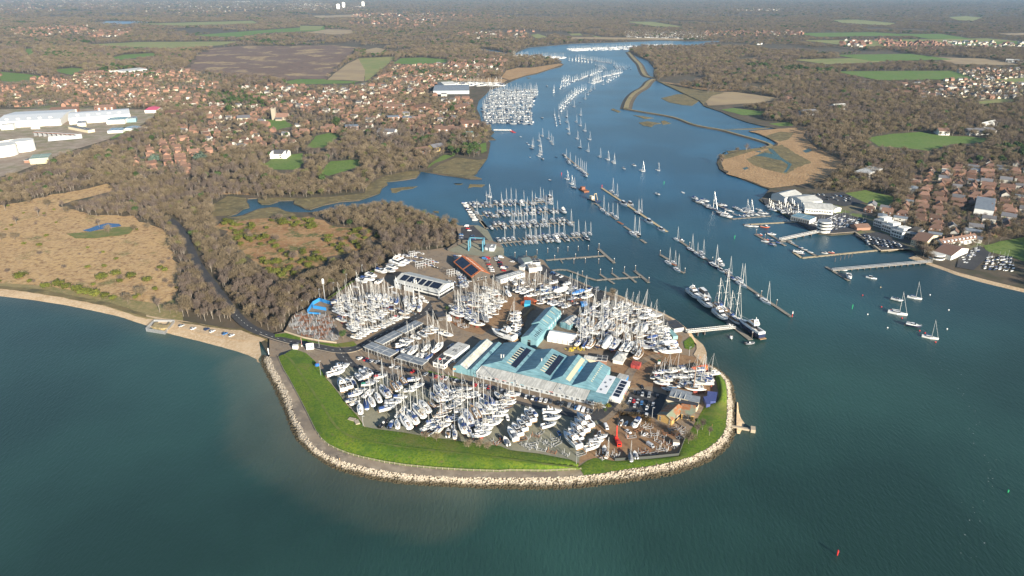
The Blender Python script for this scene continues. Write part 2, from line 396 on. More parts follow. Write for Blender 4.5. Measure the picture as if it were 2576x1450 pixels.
w1 = t.nodes.new("ShaderNodeTexNoise"); w1.inputs["Scale"].default_value = 0.6; w1.inputs["Detail"].default_value = 5; w1.inputs["Roughness"].default_value = .6; t.links.new(mp.outputs[0],w1.inputs["Vector"])
bp = t.nodes.new("ShaderNodeBump"); bp.inputs["Strength"].default_value = 0.9; bp.inputs["Distance"].default_value = 0.4; t.links.new(w1.outputs["Fac"],bp.inputs["Height"]); t.links.new(bp.outputs[0],b.inputs["Normal"])
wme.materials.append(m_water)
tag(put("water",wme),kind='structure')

# ------------------------------------------------------------------ boatyard ground, rock armour, promenade, grass bank
yard_edge_w = at(S1,(225,690),(215,790),(100,850)) + at(R3,(1820,235),(1640,262),(1480,272),(1330,335),(1230,375),(1060,455),(960,510),(790,600),(670,690),(550,770),(400,812),(330,880),(180,960),(100,1130),(0,1150))
yard = gp(rock_top,YZ) + gp(east_inner,YZ) + gp(quay,YZ) + gp(yard_edge_w,YZ) + gp(at(R3,(-60,1200)),YZ)
sheet("yard_ground",yard,YZ,m_yard,skirt=3.6)
ribbon("rock_slope",[gp(rock_toe,-0.6),gp(rock_top,3.2)],[-0.9,2.9],140,m_mud)
toe_p,top_p = nsample(gp(rock_toe,-0.4),900),nsample(gp(rock_top,3.2),900)
bmr = bmesh.new(); bmesh.ops.create_icosphere(bmr,subdivisions=1,radius=1.0)
ico_v = np.array([v.co for v in bmr.verts]); ico_f = np.array([[v.index for v in f.verts] for f in bmr.faces]); bmr.free()
nr = np.random.default_rng(5); RV,RF = [],[]; off = 0
for i in range(7600):
 k = nr.random() * 898; a = toe_p[int(k)].lerp(toe_p[int(k) + 1],k % 1); c = top_p[int(k)].lerp(top_p[int(k) + 1],k % 1)
 f = nr.random() ** 0.9; p = a.lerp(c,f * 1.04); z = -0.7 + 3.9 * f
 s_ = nr.uniform(.36,.88) * (1.0 if f < .9 else .8)
 v = ico_v * (1 + nr.uniform(-.28,.28,(len(ico_v),1))) * np.array([1,nr.uniform(.65,1),nr.uniform(.5,.8)]) * s_
 ang = nr.random() * 6.28; ca,sa = math.cos(ang),math.sin(ang)
 v = v @ np.array([[ca,-sa,0],[sa,ca,0],[0,0,1]]).T; tl = nr.uniform(-.5,.5); ct,st = math.cos(tl),math.sin(tl)
 v = v @ np.array([[1,0,0],[0,ct,-st],[0,st,ct]]).T
 RV.append(v + np.array([p.x,p.y,z])); RF.append(ico_f + off); off += len(ico_v)
rme = bpy.data.meshes.new("rock_armour"); rme.from_pydata(np.concatenate(RV).tolist(),[],np.concatenate(RF).tolist()); rme.materials.append(m_rock)
tag(put("rock_armour",rme),"pale quarried boulders piled as sea defence round the boatyard point",kind='stuff')
prom_in = at(R1,(190,190),(285,165))
pr_out = gp(rock_top[:25],3.3); pr_in = gp(fence_line,3.3)
ribbon("promenade",[pr_out,pr_in],[3.32,3.32],120,m_prom)
ribbon("grass_bank",[gp(fence_line,3.3),[tuple((Vector(a) * .45 + Vector(c) * .55)) for a,c in zip(nsample(gp(fence_line,3.3),60),nsample(gp(crest,6.0),60))],gp(crest,6.0),gp(inner_toe,3.1)],[3.36,5.2,6.0,3.1],160,m_grass,wob=[.03,.06,.07,.03])
east_g_in = at(R2,(890,1110),(960,1060),(1030,1033),(1200,1062),(1480,1045),(1745,1018),(1765,960),(1800,870),(1870,770),(1935,655),(1975,585),(2050,575),(2085,545),(2092,480),(2075,390),(2055,330),(2005,262))
ribbon("worn_path",[[tuple(p + Vector((.5,.6))) for p in nsample(gp(crest,6),60)],[tuple(p - Vector((.5,.6))) for p in nsample(gp(crest,6),60)]],[6.05,6.05],120,mat("trodden_grass",(.13,.15,.035),.9,noise=(.15,.42,.6,(.085,.14,.012),5)))
e_out = gp(at(R2,(935,1185),(1100,1165),(1250,1140),(1500,1105),(1700,1070),(1850,1025),(1975,965),(2075,895),(2125,835),(2155,770),(2160,700),(2162,600),(2162,500),(2158,430),(2145,375),(2105,325),(2012,258)),3.3)
e_in = gp(east_g_in,3.1)
na,nb = nsample(e_out,90),nsample(e_in,90)
hgt = [0.25 + 2.3 * max(0,min(1,(i - 55) / 12)) * max(0,min(1,(89 - i) / 10)) for i in range(90)]
mbg = MB(); rr = random.Random(2)
rings = []
for i in range(90):
 o,n_ = na[i],nb[i]
 rings.append([(o.x,o.y,3.3),(*(o.lerp(n_,.35))[:],3.3 + .55 * hgt[i] + rr.uniform(0,.08)),(*(o.lerp(n_,.72))[:],3.32 + hgt[i]),(n_.x,n_.y,3.06)])
mbg.loft(rings,close=False)
if sum(((Vector(mbg.v[f[1]]) - Vector(mbg.v[f[0]])).cross(Vector(mbg.v[f[2]]) - Vector(mbg.v[f[0]]))).z for f in mbg.f) < 0: mbg.f = [list(reversed(f)) for f in mbg.f]
tag(mbg.build("east_lawn",m_grass,smooth=True),kind='structure')

Z = [YZ + .03]
def patch(name,pts,m,z=None,amp=0.4,step=6.0,seed=1):
 Z[0] += 0.012
 zz = Z[0] if z is None else z
 return sheet(name,jag(gp(pts,zz),amp,step,seed),zz,m)
patch("yard_concrete",at(R1,(740,392),(800,300),(830,262),(960,255),(1200,345),(1500,420),(1900,515),(2380,590)) + at(R2,(350,545),(600,615),(850,690),(1030,715),(1080,690),(1040,800),(960,960),(900,1080),(820,1050),(560,1000),(300,968),(0,930)) + at(R1,(2100,1012),(1900,985),(1700,957),(1500,922),(1250,890),(1110,865),(1085,820),(1030,750),(940,650),(860,540)),m_conc)
patch("hardcore_yard",at(R2,(1050,760),(1250,640),(1530,700),(1560,760),(1800,770),(1740,1015),(1480,1040),(1210,1058),(1020,1030),(950,1055),(905,1085),(890,1040),(960,960),(1020,850)),m_mudyard,amp=1.0)
patch("hardcore_yard",at(R4,(20,1000),(400,900),(560,760),(760,740),(900,840),(800,930),(740,1080),(440,1060),(300,1150),(60,1060)),m_mudyard,amp=1.2)
patch("hardcore_yard",at(R4,(1300,900),(2200,1030),(2400,1150),(2330,1400),(1900,1250),(1300,1150)),m_mudyard,amp=1.2)
patch("hardcore_yard",at(R2,(1180,250),(1500,90),(1900,170),(2000,260),(2050,480),(1900,480),(1500,420),(1280,440),(1180,560),(1150,470)),m_mudyard,amp=1.0)
patch("car_park",at(R2,(1330,480),(1440,440),(1660,500),(1560,680),(1530,690),(1290,630),(1260,600)),m_tar)
patch("car_park",at(S1,(255,625),(420,605),(560,760),(250,780)),m_tar,amp=.1)
patch("car_park",at(S1,(520,940),(720,930),(860,1010),(760,1130),(560,1160)),m_yard,amp=.4)
def road(name,pts,w,m=m_tar,z=None,it=2):
 Z[0] += 0.012
 zz = Z[0] if z is None else z
 c = [Vector(p) for p in smooth_line(gp(pts,zz),it)]
 a,b_ = [],[]
 for i,p in enumerate(c):
  d = (c[min(i + 1,len(c) - 1)] - c[max(i - 1,0)]).normalized(); nrm = Vector((-d.y,d.x))
  a.append(p + nrm * w / 2); b_.append(p - nrm * w / 2)
 mb = MB(); mb.add([(p.x,p.y,zz) for p in a + b_],[(len(a) + i,len(a) + i + 1,i + 1,i) for i in range(len(a) - 1)])
 return tag(mb.build(name,m),kind='structure'),c
m_line = mat("road_paint",(0.7,0.7,0.66),0.7)
m_kerb = mat("kerb_stone",(0.36,0.30,0.22),0.9)
def dashes(pts,z,w=.25,L=2.5,gap=4.0):
 mb = MB(); t_ = 0
 pts = resample([tuple(p) for p in pts],1.0)
 i = 0
 while i + int(L) < len(pts):
  p,q = pts[i],pts[i + int(L)]; d = (q - p).normalized(); n_ = Vector((-d.y,d.x)) * w / 2
  mb.add([(*(p + n_),z),(*(p - n_),z),(*(q - n_),z),(*(q + n_),z)],[(0,1,2,3)]); i += int(L + gap)
 return tag(mb.build("road_markings",m_line),kind='structure')
def kerb(line,z,w=.5,h=.14):
 mb = MB(); pts = [Vector(p) for p in line]; ra = []
 for i,p in enumerate(pts):
  d = (pts[min(i + 1,len(pts) - 1)] - pts[max(i - 1,0)]).normalized(); n_ = Vector((-d.y,d.x)) * w / 2
  ra.append([(*(p + n_),z - .1),(*(p + n_),z + h),(*(p - n_),z + h),(*(p - n_),z - .1)])
 mb.loft(ra,close=True,cap0=True,cap1=True)
 return tag(mb.build("kerb",m_kerb),kind='structure')
lane = at(T3,(1230,500),(1300,555),(1345,630),(1385,720),(1420,810),(1490,910),(1580,1020),(1680,1160)) 
road("lane",lane,7.5,z=LZ + .5)
main_pts = at(T3,(1680,1160),(1760,1250),(1850,1310)) + at(R3,(60,1210),(250,1245),(450,1290),(650,1330),(830,1315),(960,1255),(1160,1130),(1380,1030),(1560,940),(1650,860),(1690,800))
_,mc = road("road",main_pts,8.0); dashes(mc,Z[0] + .012)
kerb([p + Vector((1.6,-3.9)) for p in mc[10:34]],Z[0]); 
patch("grass_verge",at(R3,(0,1155),(120,1140),(300,1200),(480,1240),(660,1255),(830,1230),(860,1265),(830,1282),(650,1288),(450,1250),(250,1212),(60,1180),(0,1185)),m_grass)
patch("grass_verge",at(R3,(560,770),(670,690),(790,605),(960,515),(1060,460),(1090,480),(900,560),(740,660),(560,790)),m_grass)
patch("grass_verge",at(R1,(1730,325),(1990,385),(2100,430),(1960,395),(1720,345)),m_grass)
_,fc = road("road",at(R1,(870,110),(890,180),(960,240),(1080,285),(1250,335),(1500,405),(1700,460),(2000,520),(2380,595)) + at(R2,(300,520),(560,590),(780,640),(950,680),(1040,690),(1120,620),(1230,500),(1290,400)),8.0); dashes(fc[:20],Z[0] + .012)
# parking strips in front of the long shed and the low shops
patch("parking_strip",at(R1,(960,190),(1020,180),(1300,260),(1600,330),(1740,360),(1900,420),(2380,510)) + at(R2,(330,500),(600,560),(800,600),(1010,640),(990,668),(800,640),(560,595),(300,525),(60,490)) + at(R1,(1700,440),(1240,320),(1030,260)),m_yard,amp=.15)
road("road",at(R4,(900,420),(1010,500),(1150,560),(1290,620),(1400,680),(1520,720),(1600,760)),13.0)
road("road",at(R3,(1690,820),(1760,1010),(1900,1110),(2050,1160),(2300,1200)),7.0,m_yard)
road("lane",at(R2,(1300,380),(1330,300),(1420,200),(1600,150)),6.0,m_yard)
patch("forecourt",at(S1,(100,870),(300,790),(560,790),(720,850),(720,930),(520,940),(330,920),(180,900)),m_conc,amp=.4)
patch("quay_top",at(S1,(390,605),(440,602),(545,655),(605,770),(560,770)),m_conc,amp=.1)
patch("grass_verge",at(R2,(1795,40),(1850,-10),(1880,30),(1885,80),(1850,105),(1800,95)),m_grass)
patch("shingle_strip",at(R2,(1880,150),(1900,100),(1900,50),(1880,0),(1960,60),(1985,130),(1990,200),(1960,235)),m_sand)

# beaches, as strips running down into the water
ribbon("beach",[gp(left_shore + [R1(110,170)],LZ),gp([(u,v * .4 + w * .6) for (u,v),(_,w) in zip(left_shore,left_water)] + [R1(80,215)],.6),gp(left_water,0)],[LZ + .15,.65,-.45],90,m_sand,wob=[.03,.08,.05])
b_out = at(R4,(2576,1260),(2505,1125),(2410,1030),(2345,978),(2230,915),(2110,862),(2000,820),(1900,790),(1760,722),(1650,690))
ribbon("beach",[gp(east_inner[:10],YZ),gp(b_out,0)],[YZ + .1,-.5],60,m_sand,wob=[.05,.05])
ribbon("beach",[gp(at(R2,(2250,560),(2248,640),(2245,700),(2245,760),(2250,830)),.8),gp(at(R2,(2262,555),(2275,640),(2300,690),(2340,735),(2285,825)),0)],[1.0,-.4],24,m_sand,wob=[.05,.05])
ribbon("beach",[gp(at(S3,(1780,632),(1870,682),(1960,712),(2080,755),(2250,800),(2400,838),(2576,880),(2800,930)),LZ),gp(at(S3,(1700,655),(1850,700),(1950,735),(2070,780),(2240,832),(2400,870),(2576,912),(2800,965)),0)],[LZ + .1,-.4],40,m_sand,wob=[.05,.05])
ribbon("beach",[gp(at(T2,(1372,970),(1350,1000),(1380,1030)),LZ),gp(at(T2,(1400,975),(1400,1010),(1452,1032)),0)],[LZ + .1,-.3],12,m_mud)
lane_park = patch("beach_car_park",at(T3,(1265,1250),(1400,1265),(1600,1300),(1750,1310),(1930,1375),(1900,1390),(1700,1375),(1500,1340),(1300,1290)),m_sand,z=LZ + .35,amp=.5)
patch("foreshore_turf",at(T3,(1265,1240),(1420,1255),(1700,1300),(1800,1290),(1960,1370),(1990,1420),(1930,1385),(1750,1315),(1400,1270)),m_marsh,z=LZ + .3,amp=.6)
patch("foreshore_turf",at(T3,(-200,970),(0,985),(300,1010),(600,1070),(800,1110),(1060,1190),(1060,1215),(800,1140),(500,1080),(200,1030),(0,1005),(-200,990)),m_marsh,z=LZ + .3,amp=.8)

# ------------------------------------------------------------------ country: heaths, marshes, fields
heath_poly = at(T3,(-260,420),(0,400),(200,370),(380,325),(600,290),(780,245),(850,265),(820,300),(640,340),(420,400),(650,470),(960,480),(1000,520),(1150,560),(1220,620),(1255,740),(1300,880),(1310,1060),(1180,1120),(1000,1090),(840,1060),(600,1030),(300,985),(0,965),(-260,940))
heath2_poly = at(V1,(0,640),(130,560),(300,555),(560,545),(700,560),(820,540),(960,530),(1100,570),(1180,620),(1320,640),(1500,640),(1620,680),(1640,740),(1560,800)) + at(R3,(1050,70),(930,180),(930,240),(800,300),(560,330),(500,420),(300,470),(200,560),(60,570),(-60,500),(-330,300),(-500,60))
Z2 = [LZ + .05]
def country(name,pts,m,amp=1.0,step=12.0,seed=1,z=None):
 Z2[0] += 0.006
 z = z or Z2[0]
 return sheet(name,jag(gp(pts,z),amp,step,seed),z,m)
country("foreshore_turf",at(T3,(-260,925),(0,950),(600,1020),(840,1050),(1180,1105),(1310,1050),(1320,1240),(1060,1225),(600,1085),(0,1005),(-260,990)),mat("rough_turf",(.25,.20,.09),.9,noise=[(.06,.42,.6,(.17,.16,.06),6),(.4,.5,.66,(.32,.24,.12),4)]),1,10)
country("heath",heath_poly,m_heath,2.5,9)
country("heath",heath2_poly,m_heath2,2.5,9)
country("reed_bed",at(V1,(0,265),(180,255),(350,285),(370,320),(200,310),(0,320)),m_reed,1,6)
country("salt_marsh",at(V1,(0,420),(150,330),(330,350),(330,385),(355,415),(355,438),(295,452),(235,498),(140,522),(0,530)),m_marsh,.5,8)
country("salt_marsh",at(V1,(450,352),(640,345),(900,350),(1200,335),(1500,300),(1500,240),(1650,150),(1700,130),(1900,90),(2025,85),(2028,108),(1998,147),(1900,165),(1790,178),(1702,190),(1716,213),(1660,248),(1636,298),(1560,327),(1428,368),(1250,381),(1100,411),(1020,436),(960,456),(900,446),(860,426),(800,404),(805,370),(650,371),(640,382),(560,406),(480,406),(448,388)),m_marsh,.4,8)
country("salt_marsh",at(V1,(150,540),(230,535),(310,520),(370,494),(450,459),(560,442),(640,444),(715,482),(780,492),(830,520),(700,540),(300,560)),m_marsh,.5,8)
country("salt_marsh",at(V1,(1690,409),(1760,404),(1850,424),(1950,462),(2065,512),(2190,549),(2330,597),(2280,600),(2100,540),(1900,480),(1750,430)),m_marsh,.4,8)
country("reed_bed",at(T2,(975,1245),(1030,1210),(1150,1160),(1200,1165),(1310,1180),(1375,1172)) + at(S1,(425,25),(375,62),(470,88),(350,92),(200,68),(0,42)) + at(V1,(2450,140),(2160,100)),m_marsh,.4,8)
fields = {
 'meadow': (m_field,[at(T2,(40,1092),(120,1000),(210,980),(292,985),(262,1030),(180,1085)),at(V1,(505,20),(620,-60),(880,-90),(900,0),(830,70),(600,70)),at(V1,(1150,-10),(1450,-30),(1440,40),(1150,130),(1060,110)),
 at(T2,(680,470),(740,430),(900,424),(1092,440),(1080,460),(850,475)),at(T2,(0,583),(200,590),(440,600),(350,615),(0,622)),at(T1,(1540,280),(2000,246),(2576,206),(2576,245),(2100,262),(1900,292),(1600,290)),
 at(T1,(880,460),(980,435),(1232,420),(1222,446),(950,475)),at(T1,(0,570),(210,588),(350,610),(100,650),(0,640)),at(T1,(400,556),(560,540),(680,545),(560,595)),at(T1,(2250,650),(2350,630),(2576,628),(2576,665),(2300,668)),
 at(T4,(1555,892),(1700,868),(1900,852),(2050,878),(2200,880),(2352,897),(2300,922),(2100,932),(1960,975),(1800,955),(1640,945)),at(S3,(2280,560),(2400,528),(2700,480),(2700,720),(2500,650),(2300,600)),at(T4,(620,708),(700,698),(912,724),(880,745),(760,745)),at(T4,(930,800),(1060,788),(1085,812),(1000,815)),
 at(S3,(1220,180),(1400,150),(1620,200),(1580,290),(1400,240)),at(T2,(930,1240),(960,1200),(1060,1140),(1150,1140),(1000,1200)),at(T2,(1330,1060),(1370,1050),(1380,1110),(1330,1130)),at(T1,(2090,950),(2250,950),(2330,1000),(2150,1040)),at(T1,(190,390),(260,385),(270,430),(230,440)),at(T1,(0,1000),(200,1000),(230,1020),(40,1035)),at(T1,(450,1000),(640,1040),(600,1055),(440,1015)),at(T1,(720,1080),(900,1030),(1040,1030),(900,1100))]),
 'pasture': (m_field_y,[at(T1,(680,355),(1100,334),(1900,330),(1750,360),(1300,386),(1000,372)),at(T4,(2235,656),(2500,640),(2535,655),(2300,672)),at(T4,(2090,112),(2200,105),(2310,115),(2250,135),(2150,132)),at(T4,(1340,130),(1500,128),(1760,152),(1700,165),(1400,150)),at(T2,(430,430),(700,418),(620,500),(500,590),(480,600),(470,520)),at(T2,(1700,258),(1750,250),(1830,275),(1740,285)),at(T2,(2140,260),(2280,285),(2330,300),(2200,285)),at(T1,(1080,190),(2000,165),(2050,185),(1450,205)),at(T4,(0,140),(180,142),(390,175),(200,172)),at(T2,(1980,250),(2060,246),(2080,262),(2000,262)),at(T2,(0,190),(170,193),(150,220),(0,225))]),
 'stubble': (m_field_t,[at(T2,(100,120),(452,105),(420,125),(150,132)),at(T2,(60,240),(200,216),(380,220),(392,246),(250,256)),at(T2,(470,370),(560,352),(625,362),(600,390),(490,392)),at(T2,(250,545),(350,470),(430,432),(480,520),(470,600),(330,590),(200,590)),at(T4,(500,640),(560,600),(700,594),(900,620),(1012,640),(850,666),(540,682)),at(T1,(2480,125),(2576,122),(2576,140),(2500,138))]),
}
country("heather_moor",at(T1,(1490,545),(1560,440),(1700,380),(2000,362),(2300,368)) + at(T2,(0,335),(230,335),(400,350),(400,390),(330,430),(250,520),(150,590),(0,585)) + at(T1,(2300,632),(2000,645),(1750,590)),m_purple,22,60)
FIELD_POLYS = []
for nm,(mm,ps) in fields.items():
 for i,p in enumerate(ps):
  country(nm,p,mm,1.5,14,i); FIELD_POLYS.append(gp(p,LZ))
fr_ = random.Random(31); nf = 0; lp = [tuple(p) for p in land_poly]
while nf < 12:
 y = 1500 * (8.0 ** fr_.random()); x = fr_.uniform(-.78,.78) * y; w_,h_ = fr_.uniform(.03,.09) * y,fr_.uniform(.02,.06) * y; a_ = fr_.uniform(-.3,.3)
 c4 = [(x + u * w_ * math.cos(a_) - v * h_ * math.sin(a_) + fr_.uniform(-.2,.2) * w_,y + u * w_ * math.sin(a_) + v * h_ * math.cos(a_) + fr_.uniform(-.2,.2) * h_) for u,v in ((-1,-1),(1,-1),(1,1),(-1,1))]
 if x < 400 or y > 4600 or not all(inside(p,lp) for p in c4) or y < 2300 and x < 200 or y < 1900 or abs(x) < 900 and y < 3700 and x > 50: continue
 mm = fr_.choice([m_field,m_field_y,m_field_y,m_field_t,m_field]); sheet("meadow",jag(c4,3,25,nf),LZ + .9 + .025 * nf,mm); FIELD_POLYS.append(c4); nf += 1
RB = at(T2,(1520,520),(1600,500),(1700,500),(1900,470),(1938,474),(1840,508),(1740,540),(1660,556),(1600,575),(1540,590),(1480,570))
country("reed_bed",RB,m_reed,1,14)
country("reed_bed",at(T2,(1150,570),(1300,560),(1450,575),(1530,590),(1480,620),(1300,600),(1150,600)),m_reed,1,14)
country("reed_bed",at(T4,(80,345),(270,365),(240,380),(120,378)),m_reed,1,14)
country("reed_bed",at(T4,(235,530),(350,540),(550,575),(730,575),(740,585),(560,588),(400,565)),m_reed,1,14)
country("salt_marsh",at(T4,(200,520),(350,562),(480,582),(560,590),(640,600),(560,620),(500,680),(620,715),(520,688),(480,650)),m_marsh,1,10)
reedE = at(T4,(800,848),(1000,832),(1180,818),(1150,880),(1240,960),(1400,1040),(1340,1125),(1020,1125),(760,1125),(640,1100),(625,1050),(650,1010),(760,985),(900,965),(985,940),(985,925),(940,893),(860,862))
country("reed_bed",reedE,m_reed,1,8)
country("reed_bed",at(S4,(770,830),(800,780),(1030,730),(1480,760),(1350,870),(1180,900),(1040,915),(985,902),(885,862)),m_reed,1,8)
country("salt_marsh",at(S4,(890,740),(1000,690),(1100,650),(1180,700),(1290,760),(1200,790),(1130,830),(1000,800),(920,770)),m_marsh,1.5,7)
country("salt_marsh",at(T4,(900,880),(1000,850),(1090,860),(1060,900),(1000,915),(940,900)),m_marsh,1,10)
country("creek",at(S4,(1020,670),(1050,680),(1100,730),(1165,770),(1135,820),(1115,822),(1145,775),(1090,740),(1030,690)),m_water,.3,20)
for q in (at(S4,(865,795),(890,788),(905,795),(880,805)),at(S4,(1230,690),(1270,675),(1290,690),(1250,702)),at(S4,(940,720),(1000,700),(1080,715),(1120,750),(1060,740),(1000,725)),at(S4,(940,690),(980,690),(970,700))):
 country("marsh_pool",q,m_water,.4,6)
country("heath_pool",at(T3,(600,585),(700,550),(780,530),(860,535),(880,552),(800,565),(720,580),(650,592)),mat("pond_water",(0.012,0.06,0.16),.1),.8,6)
country("heath_turf",at(T3,(480,610),(600,596),(720,585),(880,555),(980,560),(940,610),(700,640),(560,640)),mat("bog_moss",(0.11,0.14,0.035),.9,noise=(0.1,.4,.6,(0.19,0.17,0.06),5)),1.5,8)
country("heath_pool",at(T1,(700,192),(850,170),(1232,170),(1180,180),(900,196)),mat("distant_reservoir",(0.03,0.055,0.11),.3),.5,60)
country("industrial_ground",at(T1,(-200,870),(500,860),(1250,870),(1210,930),(1100,1000),(1000,1030),(860,1105),(600,1185),(380,1262),(150,1360),(-200,1460)),mat("industrial_hardstanding",(0.26,0.20,0.15),.9,noise=[(.012,.42,.6,(0.20,0.19,0.10),6),(0.06,.45,.62,(0.33,0.27,0.21),5)]),2,20)
village_polys = [at(T1,(-200,830),(0,600),(230,620),(420,620),(900,560),(1400,545),(1850,640),(1640,760),(1650,870),(1200,850),(1000,860),(400,870)),
 at(T1,(1640,830),(1750,760),(1900,690),(2300,680),(2576,700)) + at(T2,(100,650),(420,620),(700,540),(650,490),(1000,470),(1450,490),(1500,530),(1150,600),(1000,640),(1300,720),(1300,830),(1340,920),(1230,960),(1150,990),(950,1000),(700,940),(560,980),(290,980),(0,1060)) + at(T1,(2400,1150),(2120,1180),(1780,1220),(1560,1100),(1380,1090),(1460,1010),(1640,960)),
 at(T1,(1020,1300),(1240,1120),(1420,1080),(1560,1130),(1800,1200),(1560,1300),(1520,1380),(1240,1370)),
 at(S3,(1050,190),(1240,170),(1350,240),(1680,330),(1760,60),(2000,-20),(2300,-40),(2700,-40),(2700,400),(2250,500),(2290,560),(2000,640),(1700,580),(1420,530),(1330,465),(1050,460),(720,290),(640,210)),
 at(T4,(1960,640),(2140,450),(2700,450),(2700,640),(2250,650),(2100,660))]
for k_,q in enumerate(village_polys): country("village_ground",q,mat("village_gardens",(0.15,0.135,0.08),.95,noise=[(.03,.45,.56,(0.11,0.15,0.04),5),(.05,.52,.6,(0.085,0.082,0.08),5),(0.09,.5,.7,(0.22,0.17,0.12),5)]),2,15,z=LZ + .02 + .01 * k_)
country("car_park",at(S3,(1010,180),(1240,165),(1400,240),(1250,270),(1150,250),(1020,220)),m_tar,.3,20)
country("car_park",at(S3,(1330,480),(1520,455),(1740,580),(1520,598),(1420,528)),m_tar,.3,20)
country("dinghy_park",at(S3,(2100,640),(2250,560),(2340,620),(2200,740),(2080,720)),m_tar,.3,20)
country("boatyard_ground",at(S3,(650,215),(740,230),(960,250),(960,330),(1240,320),(1420,370),(1400,440),(1330,462),(1150,476),(1062,466),(1012,446),(922,393),(862,358),(802,318),(722,288),(662,248)),m_tar,.3,20)
# mudbanks and marsh islets in the river
def islet(pts,m=m_marsh,z=.35):
 o = sheet("mud_islet",jag(gp(pts,z),.6,5,len(pts)),z,m,skirt=.8); return o
for q in (at(V1,(1750,255),(1850,245),(2010,235),(1960,258),(1850,270),(1800,300),(1760,295)),at(V1,(2370,205),(2460,208),(2420,218),(2390,216)),at(V1,(2165,475),(2220,478),(2225,498),(2180,490)),at(S1,(180,145),(280,148),(250,160),(190,155)),at(S1,(330,200),(350,155),(520,160),(480,185),(390,180)),at(S4,(65,440),(80,432),(125,450),(110,457)),at(S4,(200,472),(260,478),(325,490),(270,495)),at(S4,(235,518),(290,510),(370,522),(330,530),(310,545),(260,535)),at(S4,(370,510),(390,505),(430,522),(380,530)),at(V2,(1010,460),(1075,462),(1040,472)),at(S4,(370,370),(470,345),(600,345),(640,360),(560,415),(500,410),(420,395)),at(T4,(800,830),(960,822),(860,835),(640,836)),at(S4,(770,690),(880,682),(850,700),(780,705))):
 islet(q)
ribbon("mud_edge",[gp(at(S4,(770,692),(725,730),(730,765),(770,810),(880,858),(1030,915)),.9),gp(at(S4,(745,700),(704,745),(712,780),(760,822),(870,872),(1020,926)),0)],[1.1,-.3],40,m_mud)
def sea_wall(line,w):
 c = [Vector(p) for p in smooth_line(gp(line,1.0),2)]; rings = []
 for i,p in enumerate(c):
  d = (c[min(i + 1,len(c) - 1)] - c[max(i - 1,0)]).normalized(); n_ = Vector((-d.y,d.x))
  rings.append([(*(p + n_ * k * w),z) for k,z in ((1.2,-.4),(.75,.5),(.4,1.9),(-.4,1.9),(-.75,.5),(-1.2,-.4))])
 mb = MB(); mb.loft(rings,close=False,mrow=[0,0,1,0,0]); 
 if sum(((Vector(mb.v[f[1]]) - Vector(mb.v[f[0]])).cross(Vector(mb.v[f[2]]) - Vector(mb.v[f[0]]))).z for f in mb.f) < 0: mb.f = [list(reversed(f)) for f in mb.f]
 tag(mb.build("sea_bank",[m_mud,mat("bank_path",(0.30,0.235,0.13),.9,noise=(.1,.4,.6,(0.19,0.17,0.08),5))]),kind='structure')
sea_wall(at(T4,(22,338),(60,385),(95,415),(110,455),(130,492),(178,503)),13)
sea_wall(at(T4,(185,512),(150,530),(130,565),(60,600),(20,650),(5,705)),13)
sea_wall(at(T4,(0,703),(100,722),(250,745),(340,765),(420,800),(500,820),(620,838),(720,868),(860,905),(965,942),(880,957)),6)
ribbon("rough_edge",[gp(at(S4,(735,720),(770,712),(900,680),(1060,662)),1.5),gp(at(S4,(760,740),(800,730),(930,690),(1060,670)),1.5)],[1.9,1.6],30,m_marsh)
# ------------------------------------------------------------------ boats: materials
A1 = view(1290,1430,3.0367); A2 = view(1850,1500,2.7325); A3 = view(1300,1080,2.7333); A4 = view(1780,1050,3.0357); A5 = view(2000,1050,3.28); A6 = view(2280,1150,2.827)
B1 = view(1380,980,2.8); B2 = view(1440,1240,3.154); B3 = view(1840,740,2.6); B4 = view(2600,1330,3.567); B5 = view(2400,1680,3.8316); B6 = view(1900,1180,2.928); C1 = view(3400,1100,4.8325)
def gel(n,c,r=.25): return mat(n,c,r,spec=.5,vary=.08)
g_white = gel("white_gelcoat",(0.74,0.74,0.72)); g_cream = gel("cream_gelcoat",(0.66,0.62,0.52)); g_navy = gel("navy_gelcoat",(0.02,0.03,0.07)); g_grey = gel("grey_gelcoat",(0.36,0.39,0.43)); g_red = gel("red_gelcoat",(0.40,0.03,0.025)); g_black = gel("black_gelcoat",(0.02,0.02,0.022)); g_blue = gel("blue_gelcoat",(0.05,0.16,0.35)); g_orange = gel("orange_paint",(0.75,0.12,0.02)); g_teal = gel("teal_paint",(0.10,0.30,0.36))
a_red = mat("red_antifouling",(0.22,0.05,0.035),.8); a_blue = mat("blue_antifouling",(0.03,0.08,0.17),.8); a_black = mat("black_antifouling",(0.03,0.03,0.035),.8); a_green = mat("green_antifouling",(0.05,0.14,0.10),.8)
d_deck = mat("deck_nonslip",(0.72,0.72,0.69),.7,vary=.12); d_teak = mat("teak_deck",(0.30,0.19,0.10),.7,vary=.1); d_glass = mat("tinted_glass",(0.012,0.015,0.02),.08,spec=.6)
s_alu = mat("mast_alloy",(0.62,0.62,0.60),.35,metal=.3); s_carbon = mat("carbon_mast",(0.02,0.02,0.02),.4); s_varn = mat("varnished_spar",(0.32,0.16,0.06),.4); s_wire = mat("rigging_wire",(0.35,0.35,0.36),.4,metal=.6); s_sail = mat("furled_sail",(0.68,0.67,0.62),.8)
